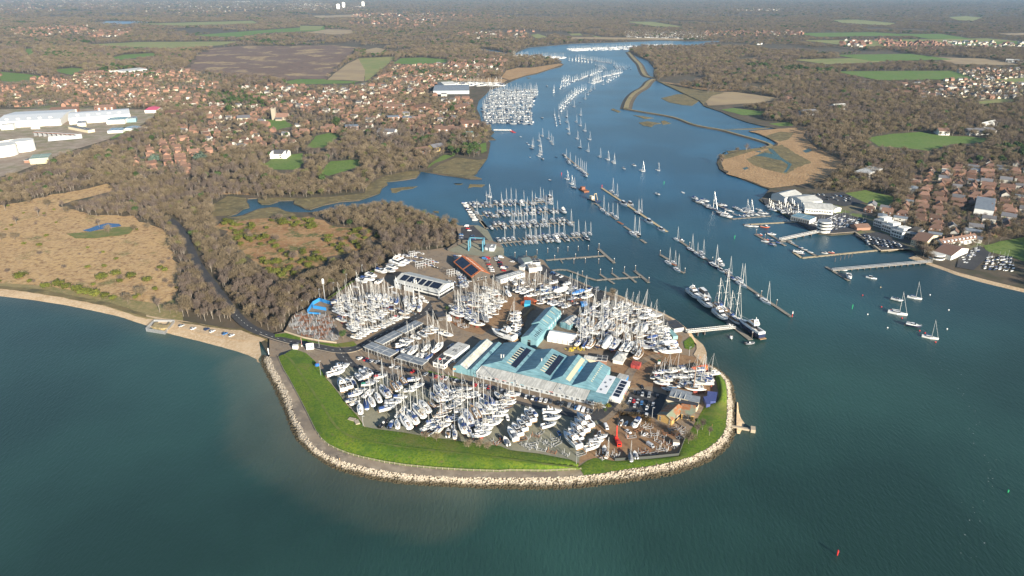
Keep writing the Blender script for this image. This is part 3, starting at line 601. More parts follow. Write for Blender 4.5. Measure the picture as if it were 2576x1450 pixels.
k_blue = mat("blue_canvas",(0.02,0.05,0.16),.85,vary=.15); k_grey = mat("grey_canvas",(0.20,0.21,0.23),.85,vary=.2); k_white = mat("white_shrink_wrap",(0.72,0.72,0.70),.5,bump=(2,.1)); k_cream = mat("cream_canvas",(0.50,0.45,0.36),.85,vary=.1); k_red = mat("red_canvas",(0.35,0.03,0.04),.85); k_tarp = mat("blue_tarpaulin",(0.04,0.16,0.42),.6); k_green = mat("green_canvas",(0.02,0.16,0.12),.8)
r_grey = mat("inflatable_tube",(0.30,0.31,0.33),.6,vary=.3); e_black = mat("outboard_black",(0.02,0.02,0.022),.35)
st_galv = mat("galvanised_steel",(0.42,0.43,0.44),.5,metal=.3,vary=.2); st_rust = mat("rusty_steel",(0.20,0.075,0.035),.9,noise=(3,.4,.6,(0.28,0.12,0.06),4)); st_blue = mat("blue_steel",(0.10,0.27,0.36),.5)

# ------------------------------------------------------------------ boats: shapes (bow along +x, keel on z = 0)
def hull_rings(L,B,z0,zd,fore=.5,transom=.78,sheer=.35,chine=False):
 out = []
 N = 9
 for i in range(N):
  t = i / (N - 1); x = -L / 2 + L * t
  if t < .45: w = transom + (1 - transom) * math.sin(t / .45 * math.pi / 2)
  else: w = max(0.015,1 - ((t - .45) / .55) ** (2.2 + fore))
  b = B / 2 * w
  deck = zd + sheer * max(0,(t - .35) / .65) ** 2
  rise = (max(0,t - .55) / .45) ** 2 * (.55 if not chine else .75) * (zd - z0)
  ast = max(0,.25 - t) / .25 * .30 * (zd - z0) * (0 if chine else 1)
  zb = z0 + rise + ast
  wl = zb + (deck - zb) * .38
  xf = x + (0.06 * L * 0 if t < 1 else 0)
  k = .80 if not chine else .9
  ring = [(xf,b,deck),(xf - .02 * L * (t > .9),b * (.97 if not chine else .95),zb + (deck - zb) * .62),(xf - .045 * L * (t > .9),b * k,wl),(xf - .07 * L * (t > .9),b * (.45 if not chine else .5),zb + (wl - zb) * (.3 if not chine else .35)),(xf - .09 * L * (t > .9),0,zb)]
  ring += [(x_,-y_,z_) for x_,y_,z_ in reversed(ring[:-1])]
  out.append(ring)
 return out
def make_hull(L,B,z0,zd,top,anti,stripe=None,**k):
 rings = hull_rings(L,B,z0,zd,**k)
 mb = MB(); row = [0,2,1,1,1,1,2,0]
 n = 9
 pts = [p for r in rings for p in r]; fs,ms = [],[]
 for i in range(len(rings) - 1):
  for j in range(8):
   fs.append((i * n + j,(i + 1) * n + j,(i + 1) * n + j + 1,i * n + j + 1)); ms.append([0,0,1,1,1,1,0,0][j])
 fs.append(tuple(range(n))); ms.append(0)
 mb.add(pts,fs,ms)
 dk = MB(); pts = []; fs = []
 for i,r in enumerate(rings):
  pts += [(r[0][0],r[0][1] * .99,r[0][2] + .02),(r[0][0],0,r[0][2] + .09),(r[0][0],-r[0][1] * .99,r[0][2] + .02)]
  if i: a = (i - 1) * 3; c = i * 3; fs += [(a,a + 1,c + 1,c),(a + 1,a + 2,c + 2,c + 1)]
 dk.add(pts,[tuple(reversed(f)) for f in fs])
 return mb.mesh("hull",[top,anti]),dk,rings
def dome(mb,x0,x1,y,z,h,m=0,n=6):
 rings = []
 for i in range(4):
  t = i / 3; x = x0 + (x1 - x0) * t; hh = h * (1,1,.85,.25)[i]
  rings.append([(x,y * math.cos(math.pi * k / n) * (1,1,.95,.85)[i],z + hh * math.sin(math.pi * k / n)) for k in range(n + 1)])
 mb.loft(rings,m=m,close=False); mb.add(rings[0],[tuple(range(n,-1,-1))],m)
def yacht(L,B,top,anti,hood,deck=None,mast=s_alu,mh=1.32,cover=None,teak=False,ketch=False,bimini=None):
 """list of (part name, mesh, [(sub-part, mesh)])"""
 zk,zd = .13 * L,.285 * L
 deck = deck or d_deck
 hull,dk,rings = make_hull(L,B,zk,zd,top,anti)
 out = []
 kb = MB(); kb.loft([[(.10 * L,.018 * L,zk + .02 * L),(-.12 * L,.018 * L,zk + .02 * L),(-.12 * L,-.018 * L,zk + .02 * L),(.10 * L,-.018 * L,zk + .02 * L)],[(.04 * L,.03 * L,0),(-.12 * L,.03 * L,0),(-.12 * L,-.03 * L,0),(.04 * L,-.03 * L,0)]],cap1=True)
 ru = MB().box(-.44 * L,-.38 * L,-.008 * L,.008 * L,.04 * L,zk + .06 * L)
 out.append(("hull",hull,[("keel",kb.mesh("keel",anti)),("rudder",ru.mesh("rudder",anti))]))
 out.append(("deck",dk.mesh("deck",d_teak if teak else deck),[]))
 if cover is not None:
  cb = MB(); rr_ = []
  for i,r in enumerate(rings):
   r0 = r[0]; t = i / 8
   hh = L * (.05 + .10 * math.sin(math.pi * min(1,.15 + t * .8)))
   rr_.append([(r0[0],r0[1] * 1.03,r0[2] - .03 * L),(r0[0],r0[1] * .8,r0[2] + hh * .55),(r0[0],0,r0[2] + hh),(r0[0],-r0[1] * .8,r0[2] + hh * .55),(r0[0],-r0[1] * 1.03,r0[2] - .03 * L)])
  cb.loft(rr_,close=False,cap0=True); cb.f = [list(f) for f in cb.f]
  out.append(("winter_cover",cb.mesh("winter_cover",cover,True),[]))
 else:
  cr = MB(); z = zd + .05
  for m_,(x0,x1,w0,w1,h0,h1,e) in ((0,(-.12,.24,.28,.13,.055,.018,0)),):
   cr.loft([[(x0 * L,w0 * B,z),(x0 * L,w0 * B * .86,z + h0 * L),(x0 * L,-w0 * B * .86,z + h0 * L),(x0 * L,-w0 * B,z)],[(.05 * L,w0 * B * .95,z),(.05 * L,w0 * B * .8,z + h0 * L),(.05 * L,-w0 * B * .8,z + h0 * L),(.05 * L,-w0 * B * .95,z)],[(x1 * L,w1 * B,z + .015 * L),(x1 * L,w1 * B * .8,z + h1 * L + .012 * L),(x1 * L,-w1 * B * .8,z + h1 * L + .012 * L),(x1 * L,-w1 * B,z + .015 * L)]],close=False,mrow=[1,0,1],cap0=True,cap1=True)
  for hx in (.10,.18): cr.box(hx * L - .025 * L,hx * L + .025 * L,-.022 * L,.022 * L,z + .03 * L,z + (.062 if hx < .15 else .052) * L,1)
  out.append(("coachroof",cr.mesh("coachroof",[top if top is g_cream else g_white,d_glass]),[]))
  cp = MB(); cp.box(-.40 * L,-.13 * L,-.10 * B,.10 * B,z - .02,z + .01 * L,0)
  for s in (1,-1): cp.box(-.40 * L,-.13 * L,s * .20 * B - .06 * B,s * .20 * B + .06 * B,z - .02,z + .03 * L,1)
  cp.tube((-.33 * L,0,z),(-.33 * L,0,z + .06 * L),.02 * L,n=5,m=2); cp.box(-.335 * L,-.325 * L,-.09 * B,.09 * B,z + .04 * L,z + .085 * L,2)
  out.append(("cockpit",cp.mesh("cockpit",[d_teak,g_white,s_wire]),[]))
  if hood is not None:
   hb = MB(); dome(hb,-.17 * L,-.07 * L,.23 * B,z + .03 * L,.085 * L); out.append(("sprayhood",hb.mesh("sprayhood",hood),[]))
  if bimini is not None:
   hb = MB(); hb.box(-.40 * L,-.22 * L,-.26 * B,.26 * B,z + .165 * L,z + .172 * L); 
   for sx_ in (-.39,-.23):
    for sy_ in (-.25,.25): hb.tube((sx_ * L,sy_ * B,z),(sx_ * L,sy_ * B,z + .17 * L),.012,n=3)
   out.append(("bimini",hb.mesh("bimini",bimini),[]))
 def rig(x,hgt,boom):
  mm = MB(); zb = zd + .09 * L; top_ = (x - .02 * L,0,zb + hgt)
  mm.tube((x,0,zb - .05 * L),top_,.0135 * L,.009 * L,n=6); subs = []
  for f in (.38,.68): subs.append(("spreader",MB().tube((x,-.30 * B,zb + hgt * f),(x,.30 * B,zb + hgt * f),.004 * L,n=3).mesh("spreader",mast)))
  bm_ = MB(); bm_.tube((x - .02 * L,0,zb + .085 * L),(x - boom,0,zb + .075 * L),.012 * L,n=5)
  if cover is None: bm_.tube((x - .03 * L,0,zb + .105 * L),(x - boom * .95,0,zb + .09 * L),.021 * L,.012 * L,n=5,m=1)
  subs.append(("boom",bm_.mesh("boom",[mast,hood if hood is not None else s_sail])))
  rg = MB(); w = .0022 * L
  rg.tube(top_,(.475 * L,0,zd + .08 * L),w,n=3); rg.tube(top_,(-.48 * L,0,zd + .02 * L),w,n=3)
  for s in (1,-1): rg.tube(top_,(x - .02 * L,s * .44 * B,zd),w,n=3); rg.tube((x,s * .3 * B,zb + hgt * .38),(x - .03 * L,s * .44 * B,zd),w,n=3)
  rg.tube((.47 * L,0,zd + .12 * L),(x + (.47 * L - x) * .06,0,zb + hgt * .93),.0055 * L,.003 * L,n=4,m=1)
  subs.append(("rigging",rg.mesh("rigging",[s_wire,s_sail])))
  out.append(("mast",mm.mesh("mast",mast),subs))
 rig(.08 * L,mh * L,.36 * L)
 if ketch: rig(-.30 * L,.85 * L,.2 * L)
 return out
def wrap(L,B,m):
 hull,dk,rings = make_hull(L,B,.1 * L,.27 * L,m,m)
 cb = MB(); rr_ = []
 for i,r in enumerate(rings):
  r0 = r[0]; t = i / 8; hh = L * (.06 + .09 * math.sin(math.pi * min(1,.25 + t * .7)))
  rr_.append([(r0[0],r0[1] * 1.03,r0[2] - .05 * L),(r0[0],r0[1] * .85,r0[2] + hh * .6),(r0[0],0,r0[2] + hh),(r0[0],-r0[1] * .85,r0[2] + hh * .6),(r0[0],-r0[1] * 1.03,r0[2] - .05 * L)])
 cb.loft(rr_,close=False,cap0=True)
 kb = MB(); kb.box(-.14 * L,.08 * L,-.03 * L,.03 * L,0,.12 * L)
 return [("hull",hull,[("keel",kb.mesh("keel",a_black))]),("shrink_wrap",cb.mesh("shrink_wrap",m,True),[])]
def cruiser(L,B,top,anti,fly=False,canopy=None,roof=None,hardtop=True):
 z0,zd = .05 * L,.21 * L
 hull,dk,rings = make_hull(L,B,z0,zd,top,anti,transom=.92,sheer=.5,chine=True)
 out = [("hull",hull,[])]
 pf = MB(); pf.box(-.56 * L,-.495 * L,-.42 * B,.42 * B,.10 * L,.115 * L); out.append(("bathing_platform",pf.mesh("bathing_platform",[d_teak]),[]))
 for s in (1,-1): wn = MB(); wn.add([(-.12 * L,s * .505 * B,.165 * L),(.16 * L,s * .497 * B,.175 * L),(.12 * L,s * .500 * B,.2 * L),(-.10 * L,s * .507 * B,.19 * L)],[(0,1,2,3) if s < 0 else (3,2,1,0)]); out[0][2].append(("hull_window",wn.mesh("hull_window",d_glass)))
 out.append(("deck",dk.mesh("deck",d_deck),[]))
 z = zd + .06
 cb = MB()
 def ring(x,w,h,zz=z): return [(x * L,w * B,zz),(x * L,w * .95 * B,zz + h * .5 * L),(x * L,w * .78 * B,zz + h * L),(x * L,-w * .78 * B,zz + h * L),(x * L,-w * .95 * B,zz + h * .5 * L),(x * L,-w * B,zz)]
 cb.loft([ring(-.18,.40,.115),ring(.02,.40,.125),ring(.12,.36,.075),ring(.30,.17,.02,z + .02 * L)],close=False,mrow=[0,1,0,1,0],cap0=True,mcap=1,cap1=True)
 fs = [list(f) for f in cb.f]
 out.append(("saloon",cb.mesh("saloon",[roof or g_white,d_glass]),[]))
 ws = MB(); ws.add([(.022 * L,.30 * B,z + .128 * L),(.022 * L,-.30 * B,z + .128 * L),(.125 * L,-.28 * B,z + .078 * L),(.125 * L,.28 * B,z + .078 * L)],[(0,1,2,3)]); out[-1][2].append(("windscreen",ws.mesh("windscreen",d_glass)))
 ck = MB(); ck.box(-.46 * L,-.18 * L,-.34 * B,.34 * B,z - .02,z + .01,0)
 for s in (1,-1): ck.box(-.48 * L,-.18 * L,s * .40 * B - .05 * B,s * .40 * B + .05 * B,z - .02,z + .05 * L,1)
 ck.box(-.48 * L,-.43 * L,-.35 * B,.35 * B,z,z + .05 * L,1)
 out.append(("cockpit",ck.mesh("cockpit",[d_teak,g_white]),[]))
 if fly:
  fb = MB(); zz = z + .125 * L
  fb.loft([[(-.26 * L,.36 * B,zz),(-.26 * L,.37 * B,zz + .05 * L),(-.26 * L,-.37 * B,zz + .05 * L),(-.26 * L,-.36 * B,zz)],[(.04 * L,.28 * B,zz),(.0 * L,.27 * B,zz + .055 * L),(0,-.27 * B,zz + .055 * L),(.04 * L,-.28 * B,zz)]],cap0=True,cap1=True)
  fb.box(-.24 * L,-.04 * L,-.25 * B,.25 * B,zz + .05 * L,zz + .056 * L,1)
  fb.box(-.22 * L,-.14 * L,-.2 * B,.05 * B,zz + .056 * L,zz + .08 * L,0)
  out.append(("flybridge",fb.mesh("flybridge",[g_white,d_teak]),[]))
  ar = MB()
  for s in (1,-1): ar.tube((-.24 * L,s * .32 * B,zz + .04 * L),(-.20 * L,s * .22 * B,zz + .13 * L),.014 * L,n=5)
  ar.box(-.225 * L,-.175 * L,-.24 * B,.24 * B,zz + .12 * L,zz + .14 * L); ar.tube((-.2 * L,0,zz + .13 * L),(-.2 * L,0,zz + .21 * L),.008 * L,n=4)
  out.append(("radar_arch",ar.mesh("radar_arch",g_white),[]))
 elif canopy is not None:
  cn = MB(); dome(cn,-.47 * L,-.05 * L,.37 * B,z + .02 * L,.13 * L); out.append(("canopy",cn.mesh("canopy",canopy),[]))
 else:
  rt = MB(); rt.box(-.14 * L,-.02 * L,-.2 * B,.2 * B,z + .128 * L,z + .135 * L); out.append(("sunroof",rt.mesh("sunroof",d_glass),[]))
 rl = MB(); pts = [(r[0][0] * .98,r[0][1] * .93,r[0][2] + .075 * L) for r in rings[4:]]
 for s in (1,-1):
  for a,b in zip(pts[:-1],pts[1:]): rl.tube((a[0],s * a[1],a[2]),(b[0],s * b[1],b[2]),.003 * L,n=3)
 out.append(("guard_rail",rl.mesh("guard_rail",s_alu),[]))
 return out
def small_boat(L,B,top,canopy,cabin=True,engine=True):
 hull,dk,rings = make_hull(L,B,.06 * L,.21 * L,top,a_black if top is not g_black else a_red,transom=.9,chine=True)
 out = [("hull",hull,[]),("deck",dk.mesh("deck",d_deck),[])]
 z = .22 * L
 if cabin:
  cb = MB(); cb.loft([[(-.05 * L,.34 * B,z),(-.05 * L,.28 * B,z + .15 * L),(-.05 * L,-.28 * B,z + .15 * L),(-.05 * L,-.34 * B,z)],[(.12 * L,.32 * B,z),(.08 * L,.25 * B,z + .15 * L),(.08 * L,-.25 * B,z + .15 * L),(.12 * L,-.32 * B,z)],[(.32 * L,.16 * B,z + .01 * L),(.30 * L,.12 * B,z + .04 * L),(.30 * L,-.12 * B,z + .04 * L),(.32 * L,-.16 * B,z + .01 * L)]],close=False,mrow=[1,0,1],cap0=True,mcap=1,cap1=True)
  out.append(("cabin",cb.mesh("cabin",[g_white,d_glass]),[]))
 ck = MB(); ck.box(-.42 * L,-.06 * L,-.30 * B,.30 * B,z,z + .015 * L)
 out.append(("cockpit",ck.mesh("cockpit",d_teak if cabin else k_grey),[]))
 if canopy is not None:
  cn = MB(); dome(cn,-.46 * L,.1 * L if not cabin else -.04 * L,.42 * B,z - .01 * L,.13 * L); out.append(("canopy",cn.mesh("canopy",canopy),[]))
 if engine:
  en = MB(); en.box(-.56 * L,-.49 * L,-.08 * B,.08 * B,.08 * L,.26 * L); en.box(-.58 * L,-.48 * L,-.10 * B,.10 * B,.22 * L,.33 * L); out.append(("outboard",en.mesh("outboard",e_black),[]))
 return out
def rib(L,B,tube_m,inner):
 mb = MB(); r = .085 * L
 for s in (1,-1):
  pts = [(-.5 * L,s * (.5 * B - r),.14 * L),(.15 * L,s * (.5 * B - r),.15 * L),(.36 * L,s * (.34 * B - r * .6),.18 * L),(.48 * L,0,.22 * L)]
  for a,b in zip(pts[:-1],pts[1:]): mb.tube(a,b,r,n=7)
 hb = MB(); hb.loft([[(-.46 * L,.34 * B,.14 * L),(-.46 * L,0,.03 * L),(-.46 * L,-.34 * B,.14 * L)],[(.2 * L,.3 * B,.14 * L),(.2 * L,0,.05 * L),(.2 * L,-.3 * B,.14 * L)],[(.44 * L,.02,.18 * L),(.44 * L,0,.15 * L),(.44 * L,-.02,.18 * L)]],cap0=True,cap1=True)
 cs = MB(); cs.box(-.06 * L,.06 * L,-.13 * B,.13 * B,.14 * L,.32 * L); cs.box(-.22 * L,-.10 * L,-.13 * B,.13 * B,.14 * L,.24 * L,1)
 en = MB(); en.box(-.57 * L,-.48 * L,-.09 * B,.09 * B,.06 * L,.34 * L)
 return [("tube",mb.mesh("tube",tube_m,True),[]),("hull",hb.mesh("hull",inner),[]),("console",cs.mesh("console",[g_white,e_black]),[]),("outboard",en.mesh("outboard",e_black),[])]
PROTO = {
 'y': [("white sloop with a white sprayhood",yacht(11,3.5,g_white,a_black,k_white),11),("white sloop with a grey sprayhood",yacht(11,3.6,g_white,a_blue,k_grey),11),("white sloop with bare teak cockpit",yacht(11,3.4,g_white,a_red,None),11),("white sloop with a cream sprayhood",yacht(11,3.5,g_white,a_black,k_cream,bimini=k_cream),11),("cream sloop with a blue bimini",yacht(11,3.5,g_cream,a_red,k_blue,bimini=k_blue),11),("white sloop with teak side decks",yacht(11,3.55,g_white,a_black,k_grey,teak=True),11)],
 'n': [("navy blue sloop with a white coachroof",yacht(11,3.5,g_navy,a_red,k_blue),11),("dark hulled sloop with teak decks",yacht(11,3.5,g_navy,a_black,k_grey,teak=True),11)],
 'g': [("pale grey racing sloop with a black mast",yacht(11,3.6,g_grey,a_black,None,mast=s_carbon),11)],
 'b': [("sloop under a blue winter cover",yacht(11,3.4,g_white,a_blue,None,cover=k_blue),11)],
 'c': [("sloop under a grey winter cover",yacht(11,3.4,g_white,a_black,None,cover=k_grey),11)],
 't': [("yacht under a bright blue tarpaulin",yacht(11,3.4,g_white,a_blue,None,cover=k_tarp),11)],
 'k': [("classic white yacht with a varnished mast",yacht(11,2.9,g_white,a_red,None,mast=s_varn,teak=True),11)],
 'K': [("two masted white ketch",yacht(11,3.1,g_white,a_blue,k_blue,ketch=True,teak=True),11)],
 'w': [("boat wrapped in white shrink film",wrap(11,3.5,k_white),11)],
 'm': [("white sports cruiser with a hard top",cruiser(11,3.6,g_white,a_blue),11),("white sports cruiser with a navy canopy",cruiser(11,3.5,g_white,a_black,canopy=k_blue),11),("white motor cruiser with a grey canopy",cruiser(11,3.5,g_white,a_red,canopy=k_grey),11),("white motor cruiser with a pale roof",cruiser(11,3.6,g_white,a_black,roof=g_grey),11)],
 'q': [("white cruiser under a green canopy",cruiser(11,3.5,g_white,a_black,canopy=k_green),11)],
 'e': [("white cruiser under a red canopy",cruiser(11,3.5,g_white,a_black,canopy=k_red),11)],
 'f': [("white flybridge motor yacht",cruiser(15,4.6,g_white,a_black,fly=True),15),("pale flybridge motor yacht with blue bottom",cruiser(15,4.6,g_white,a_blue,fly=True),15)],
 'N': [("navy hulled motor cruiser",cruiser(11,3.6,g_navy,a_red,canopy=k_grey),11)],
 's': [("small white cabin boat with an outboard",small_boat(6.5,2.3,g_white,None),6.5),("small white boat under a navy cover",small_boat(6.5,2.3,g_white,k_blue,False),6.5),("small white boat under a grey cover",small_boat(6.5,2.3,g_white,k_grey,False),6.5),("small open white boat",small_boat(6.5,2.3,g_white,None,False),6.5),("small blue cabin boat",small_boat(6.5,2.3,g_blue,None),6.5)],
 'd': [("small dark boat with a navy cover",small_boat(6.5,2.3,g_navy,k_blue,False),6.5)],
 'o': [("small red and orange workboat",small_boat(6.5,2.6,g_orange,None),6.5)],
 'r': [("grey inflatable boat with a black outboard",rib(6,2.4,r_grey,g_grey),6),("black inflatable boat with a white console",rib(6,2.4,e_black,g_white),6)],
}
NAMES = {'s': ("small_boat","boat"),'d': ("small_boat","boat"),'o': ("small_boat","boat"),'r': ("inflatable_boat","inflatable boat"),'m': ("motor_cruiser","motor boat"),'q': ("motor_cruiser","motor boat"),'e': ("motor_cruiser","motor boat"),'N': ("motor_cruiser","motor boat"),'f': ("motor_yacht","motor yacht"),'w': ("wrapped_boat","boat")}
FLEET = []                     # (distance, kind, x, y, heading, length, afloat, phrase, variant)
def add_boat(kind,bow,stern,z,afloat,phrase,var=None,L=None):
 (bx,by),(sx_,sy_) = bow,stern
 d = math.hypot(bx - sx_,by - sy_); cx,cy = (bx + sx_) / 2,(by + sy_) / 2
 FLEET.append([math.hypot(cx,cy),kind,cx,cy,math.atan2(by - sy_,bx - sx_),L or d,afloat,phrase,rng.randrange(len(PROTO[kind])) if var is None else var])
def row(phrase,view_,items,afloat=False):
 for it in items:
  bx,by,sx_,sy_,k = it[:5]
  z = (YZ + (3.0 if k in 'yngbcktKw' else 2.2)) if not afloat else 1.0
  lim = (7.5,16) if k in 'yngbckt' else (8,14) if k in 'mqeN' else (10,22) if k in 'fK' else (4.5,8) if k in 'sdor' else (6,20)
  b_,s_ = P(*view_(bx,by),z),P(*view_(sx_,sy_),z)
  d = math.hypot(b_[0] - s_[0],b_[1] - s_[1])
  add_boat(k,b_,s_,z,afloat,phrase,L=max(lim[0],min(lim[1],d)))
row("beside the corner of the grass bank",A1,[(285,165,50,225,'f'),(320,110,130,140,'f'),(335,90,160,95,'m'),(375,215,290,255,'s'),(345,240,390,325,'d'),(400,200,470,285,'N'),(450,155,530,255,'m'),(505,130,590,215,'m'),(210,270,265,415,'f'),(290,265,340,375,'m')])
row("in the row nearest the grassy west bank",A1,[(790,215,620,245,'e'),(710,280,540,270,'s'),(640,315,470,330,'q'),(545,385,395,400,'m'),(500,425,310,465,'m'),(635,385,490,480,'y'),(410,490,290,520,'y'),(460,510,330,560,'y'),(450,560,465,680,'y'),(520,515,540,620,'b'),(570,475,620,585,'y')])
row("in the front yard behind the parked cars",U4,[(305,130,440,310,'y'),(215,220,310,360,'y'),(110,230,265,460,'y'),(15,345,100,520,'y'),(420,110,510,235,'y'),(475,20,600,170,'n'),(800,285,560,300,'m'),(885,75,620,100,'m'),(960,160,690,230,'y'),(640,425,350,430,'m'),(545,520,180,550,'m')])
row("along the foot of the south grass bank",U4,[(600,620,420,820,'y'),(425,840,440,1015,'y'),(350,850,270,1010,'d'),(250,840,70,990,'r'),(415,605,70,690,'m'),(510,790,680,1055,'y'),(630,710,810,955,'y'),(1275,870,985,930,'m'),(1175,950,875,1060,'y'),(1180,1020,1000,1140,'s'),(1350,910,1190,1110,'y'),(1415,1010,1410,1180,'s'),(1540,1040,1545,1210,'y')])
row("in the front yard's middle ranks",U4,[(1145,225,1365,455,'y'),(1245,175,1435,370,'n'),(1065,345,1240,510,'y'),(1015,500,1170,610,'n'),(855,515,1050,735,'y'),(740,590,950,850,'y'),(1715,255,1480,300,'m'),(1835,370,1490,410,'y'),(1750,460,1500,490,'y'),(1695,520,1460,560,'y'),(1590,595,1320,620,'y'),(1490,680,1190,720,'y'),(1410,750,1120,790,'k')])
row("in front of the long white-roofed offices",A2,[(25,390,105,580,'n'),(-20,470,30,650,'y'),(85,350,185,500,'n'),(185,260,295,380,'y'),(270,225,350,300,'b'),(145,310,225,430,'y'),(590,265,400,265,'y'),(590,295,410,310,'y'),(555,335,390,360,'n'),(510,390,360,400,'m'),(480,435,320,440,'m'),(450,485,270,490,'y'),(425,520,200,540,'y'),(340,575,130,610,'y'),(320,630,100,670,'y')])
row("in the slanting line of cruisers",A2,[(730,360,800,450,'m'),(680,385,780,510,'m'),(645,445,725,550,'m'),(600,490,690,610,'m'),(545,540,640,665,'m'),(500,585,585,720,'m'),(450,655,510,765,'s'),(1090,400,870,410,'f'),(1080,465,880,480,'m'),(1030,525,860,570,'m')])
row("between the brown hardcore and the concrete",U3,[(445,450,690,670,'f'),(405,540,620,740,'f'),(340,610,540,800,'f'),(300,705,520,880,'m'),(225,770,490,1020,'f'),(960,790,740,830,'m'),(900,880,640,890,'m'),(845,945,570,1030,'f')])
row("by the red crane lorry",U3,[(905,940,900,1060,'s'),(985,1010,930,1140,'y'),(1325,1070,1350,1185,'c'),(1400,1030,1440,1150,'s'),(1205,510,1160,600,'s'),(1290,530,1240,600,'s'),(1390,540,1350,600,'s'),(1370,690,1470,530,'m'),(835,690,800,750,'s'),(1550,760,1600,730,'s')])
row("in the rank beside the tarmac road",A3,[(410,745,285,720,'y'),(455,725,345,690,'y'),(490,698,375,670,'y'),(520,675,400,650,'y'),(580,665,455,635,'y'),(610,635,500,610,'y'),(670,625,580,595,'y'),(700,605,610,575,'y'),(730,595,640,560,'y'),(770,575,690,545,'y'),(810,550,710,520,'y'),(850,540,760,510,'e'),(930,510,820,500,'y')])
row("in the packed west yard",A3,[(330,635,240,590,'y'),(245,570,130,530,'y'),(265,505,135,465,'y'),(390,540,270,500,'y'),(380,600,260,570,'y'),(440,590,330,555,'y'),(335,465,215,415,'y'),(385,445,310,420,'y'),(510,475,400,440,'y'),(455,495,365,465,'y'),(465,390,365,345,'y'),(600,540,470,495,'y'),(560,565,470,530,'y')])
row("in the middle of the west yard",A3,[(650,515,540,475,'y'),(560,330,440,290,'y'),(560,380,450,340,'n'),(600,420,470,370,'y'),(700,420,580,370,'n'),(710,465,610,430,'y'),(760,390,640,370,'n'),(680,490,560,455,'y'),(860,450,760,415,'n'),(925,475,810,455,'y'),(950,450,880,420,'y')])
row("in the rank facing the solar-roofed warehouse",A3,[(520,250,505,300,'c'),(570,255,545,305,'y'),(610,265,585,320,'y'),(665,265,650,330,'y'),(710,285,685,340,'y'),(755,300,725,350,'y'),(800,305,775,365,'b'),(990,370,960,430,'y'),(1040,380,1030,450,'y'),(880,330,890,390,'y'),(930,360,920,420,'y')])
row("by the woodland fence",A3,[(295,285,150,300,'y'),(230,340,65,360,'y'),(415,170,275,150,'y'),(470,150,350,110,'m'),(550,120,420,95,'m'),(640,105,555,150,'m'),(755,170,690,180,'s'),(840,240,705,210,'y')])
row("in the courtyard behind the flat-roofed shops",B2,[(1180,335,1000,285,'y'),(1000,250,840,215,'y'),(980,280,850,245,'y'),(940,300,755,265,'y'),(855,350,740,290,'m'),(775,370,650,330,'m'),(690,390,500,380,'y'),(640,430,445,460,'m'),(560,480,440,505,'s'),(660,465,535,540,'m'),(730,455,620,565,'y'),(890,435,790,515,'y'),(1050,425,925,540,'y'),(920,550,820,620,'b'),(850,535,750,600,'y'),(790,530,685,580,'y'),(1190,410,1090,490,'r')])
row("in the herringbone rank above the trailer spars",A4,[(490,765,300,735,'y'),(400,720,250,670,'y'),(240,670,65,615,'y'),(235,615,75,570,'n'),(260,590,110,550,'y'),(410,665,245,620,'n'),(400,640,255,590,'y'),(530,635,380,590,'n'),(570,615,410,580,'y'),(330,570,210,535,'y'),(530,745,430,650,'c'),(625,595,470,560,'y')])
row("in the herringbone rank by the slatted canopy",A4,[(440,540,270,510,'y'),(470,520,330,470,'n'),(540,475,390,440,'y'),(560,440,420,400,'y'),(625,570,470,530,'y'),(705,525,580,500,'y'),(720,495,575,455,'y'),(760,475,650,440,'y'),(635,395,510,360,'y'),(680,385,580,355,'y'),(600,420,500,390,'g'),(680,570,610,530,'m')])
row("along the woodland edge by the warehouse",B1,[(690,260,520,200,'f'),(730,230,560,180,'f'),(610,285,470,240,'m'),(570,310,440,280,'m'),(495,330,335,280,'m'),(365,370,240,330,'m'),(335,400,180,380,'m')])
row("beside the long white shed",A5,[(165,370,270,325,'y'),(195,395,330,345,'y'),(255,410,380,365,'y'),(270,310,400,270,'y'),(335,340,450,300,'y'),(390,355,555,305,'y'),(440,270,570,235,'y'),(470,310,600,255,'y'),(555,300,665,260,'y'),(80,365,130,435,'y'),(155,240,210,290,'m'),(215,230,255,290,'y'),(265,220,300,270,'m'),(370,180,410,240,'y'),(310,190,340,250,'y'),(440,170,470,235,'t'),(50,255,110,330,'n')])
row("by the orange containers",A5,[(475,535,610,505,'y'),(615,545,740,500,'y'),(480,490,580,470,'y'),(655,555,780,520,'y'),(755,570,850,530,'n'),(800,595,925,550,'y'),(765,500,860,470,'y'),(880,495,1005,455,'n'),(860,410,990,365,'y'),(1010,460,1100,430,'y'),(1060,480,1210,425,'y'),(705,400,880,345,'w'),(945,430,1095,375,'t'),(560,460,640,440,'y'),(930,550,1030,520,'n'),(410,430,520,395,'y'),(610,470,720,430,'y')])
row("beside the timber-walled pit",B6,[(405,220,540,200,'y'),(405,245,540,235,'y'),(410,270,530,255,'w'),(395,305,545,290,'m'),(470,330,560,310,'y'),(365,345,565,370,'n'),(330,395,540,420,'f'),(360,420,525,475,'f'),(195,440,470,540,'f')])
row("by the shoreline road",A6,[(165,280,280,235,'n'),(365,290,265,270,'m'),(215,300,365,330,'y'),(365,300,440,250,'m'),(355,240,425,200,'y'),(455,320,570,265,'y'),(520,325,620,285,'y'),(535,365,640,330,'y'),(595,390,660,350,'n'),(640,400,750,365,'y')])
row("in the rank facing the shingle beach",A6,[(635,315,730,280,'y'),(585,265,680,225,'y'),(695,330,820,285,'y'),(770,370,950,315,'y'),(860,390,965,345,'y'),(920,405,1035,375,'y'),(730,420,830,395,'y'),(770,435,910,410,'n'),(600,300,690,260,'y'),(760,310,850,290,'y')])
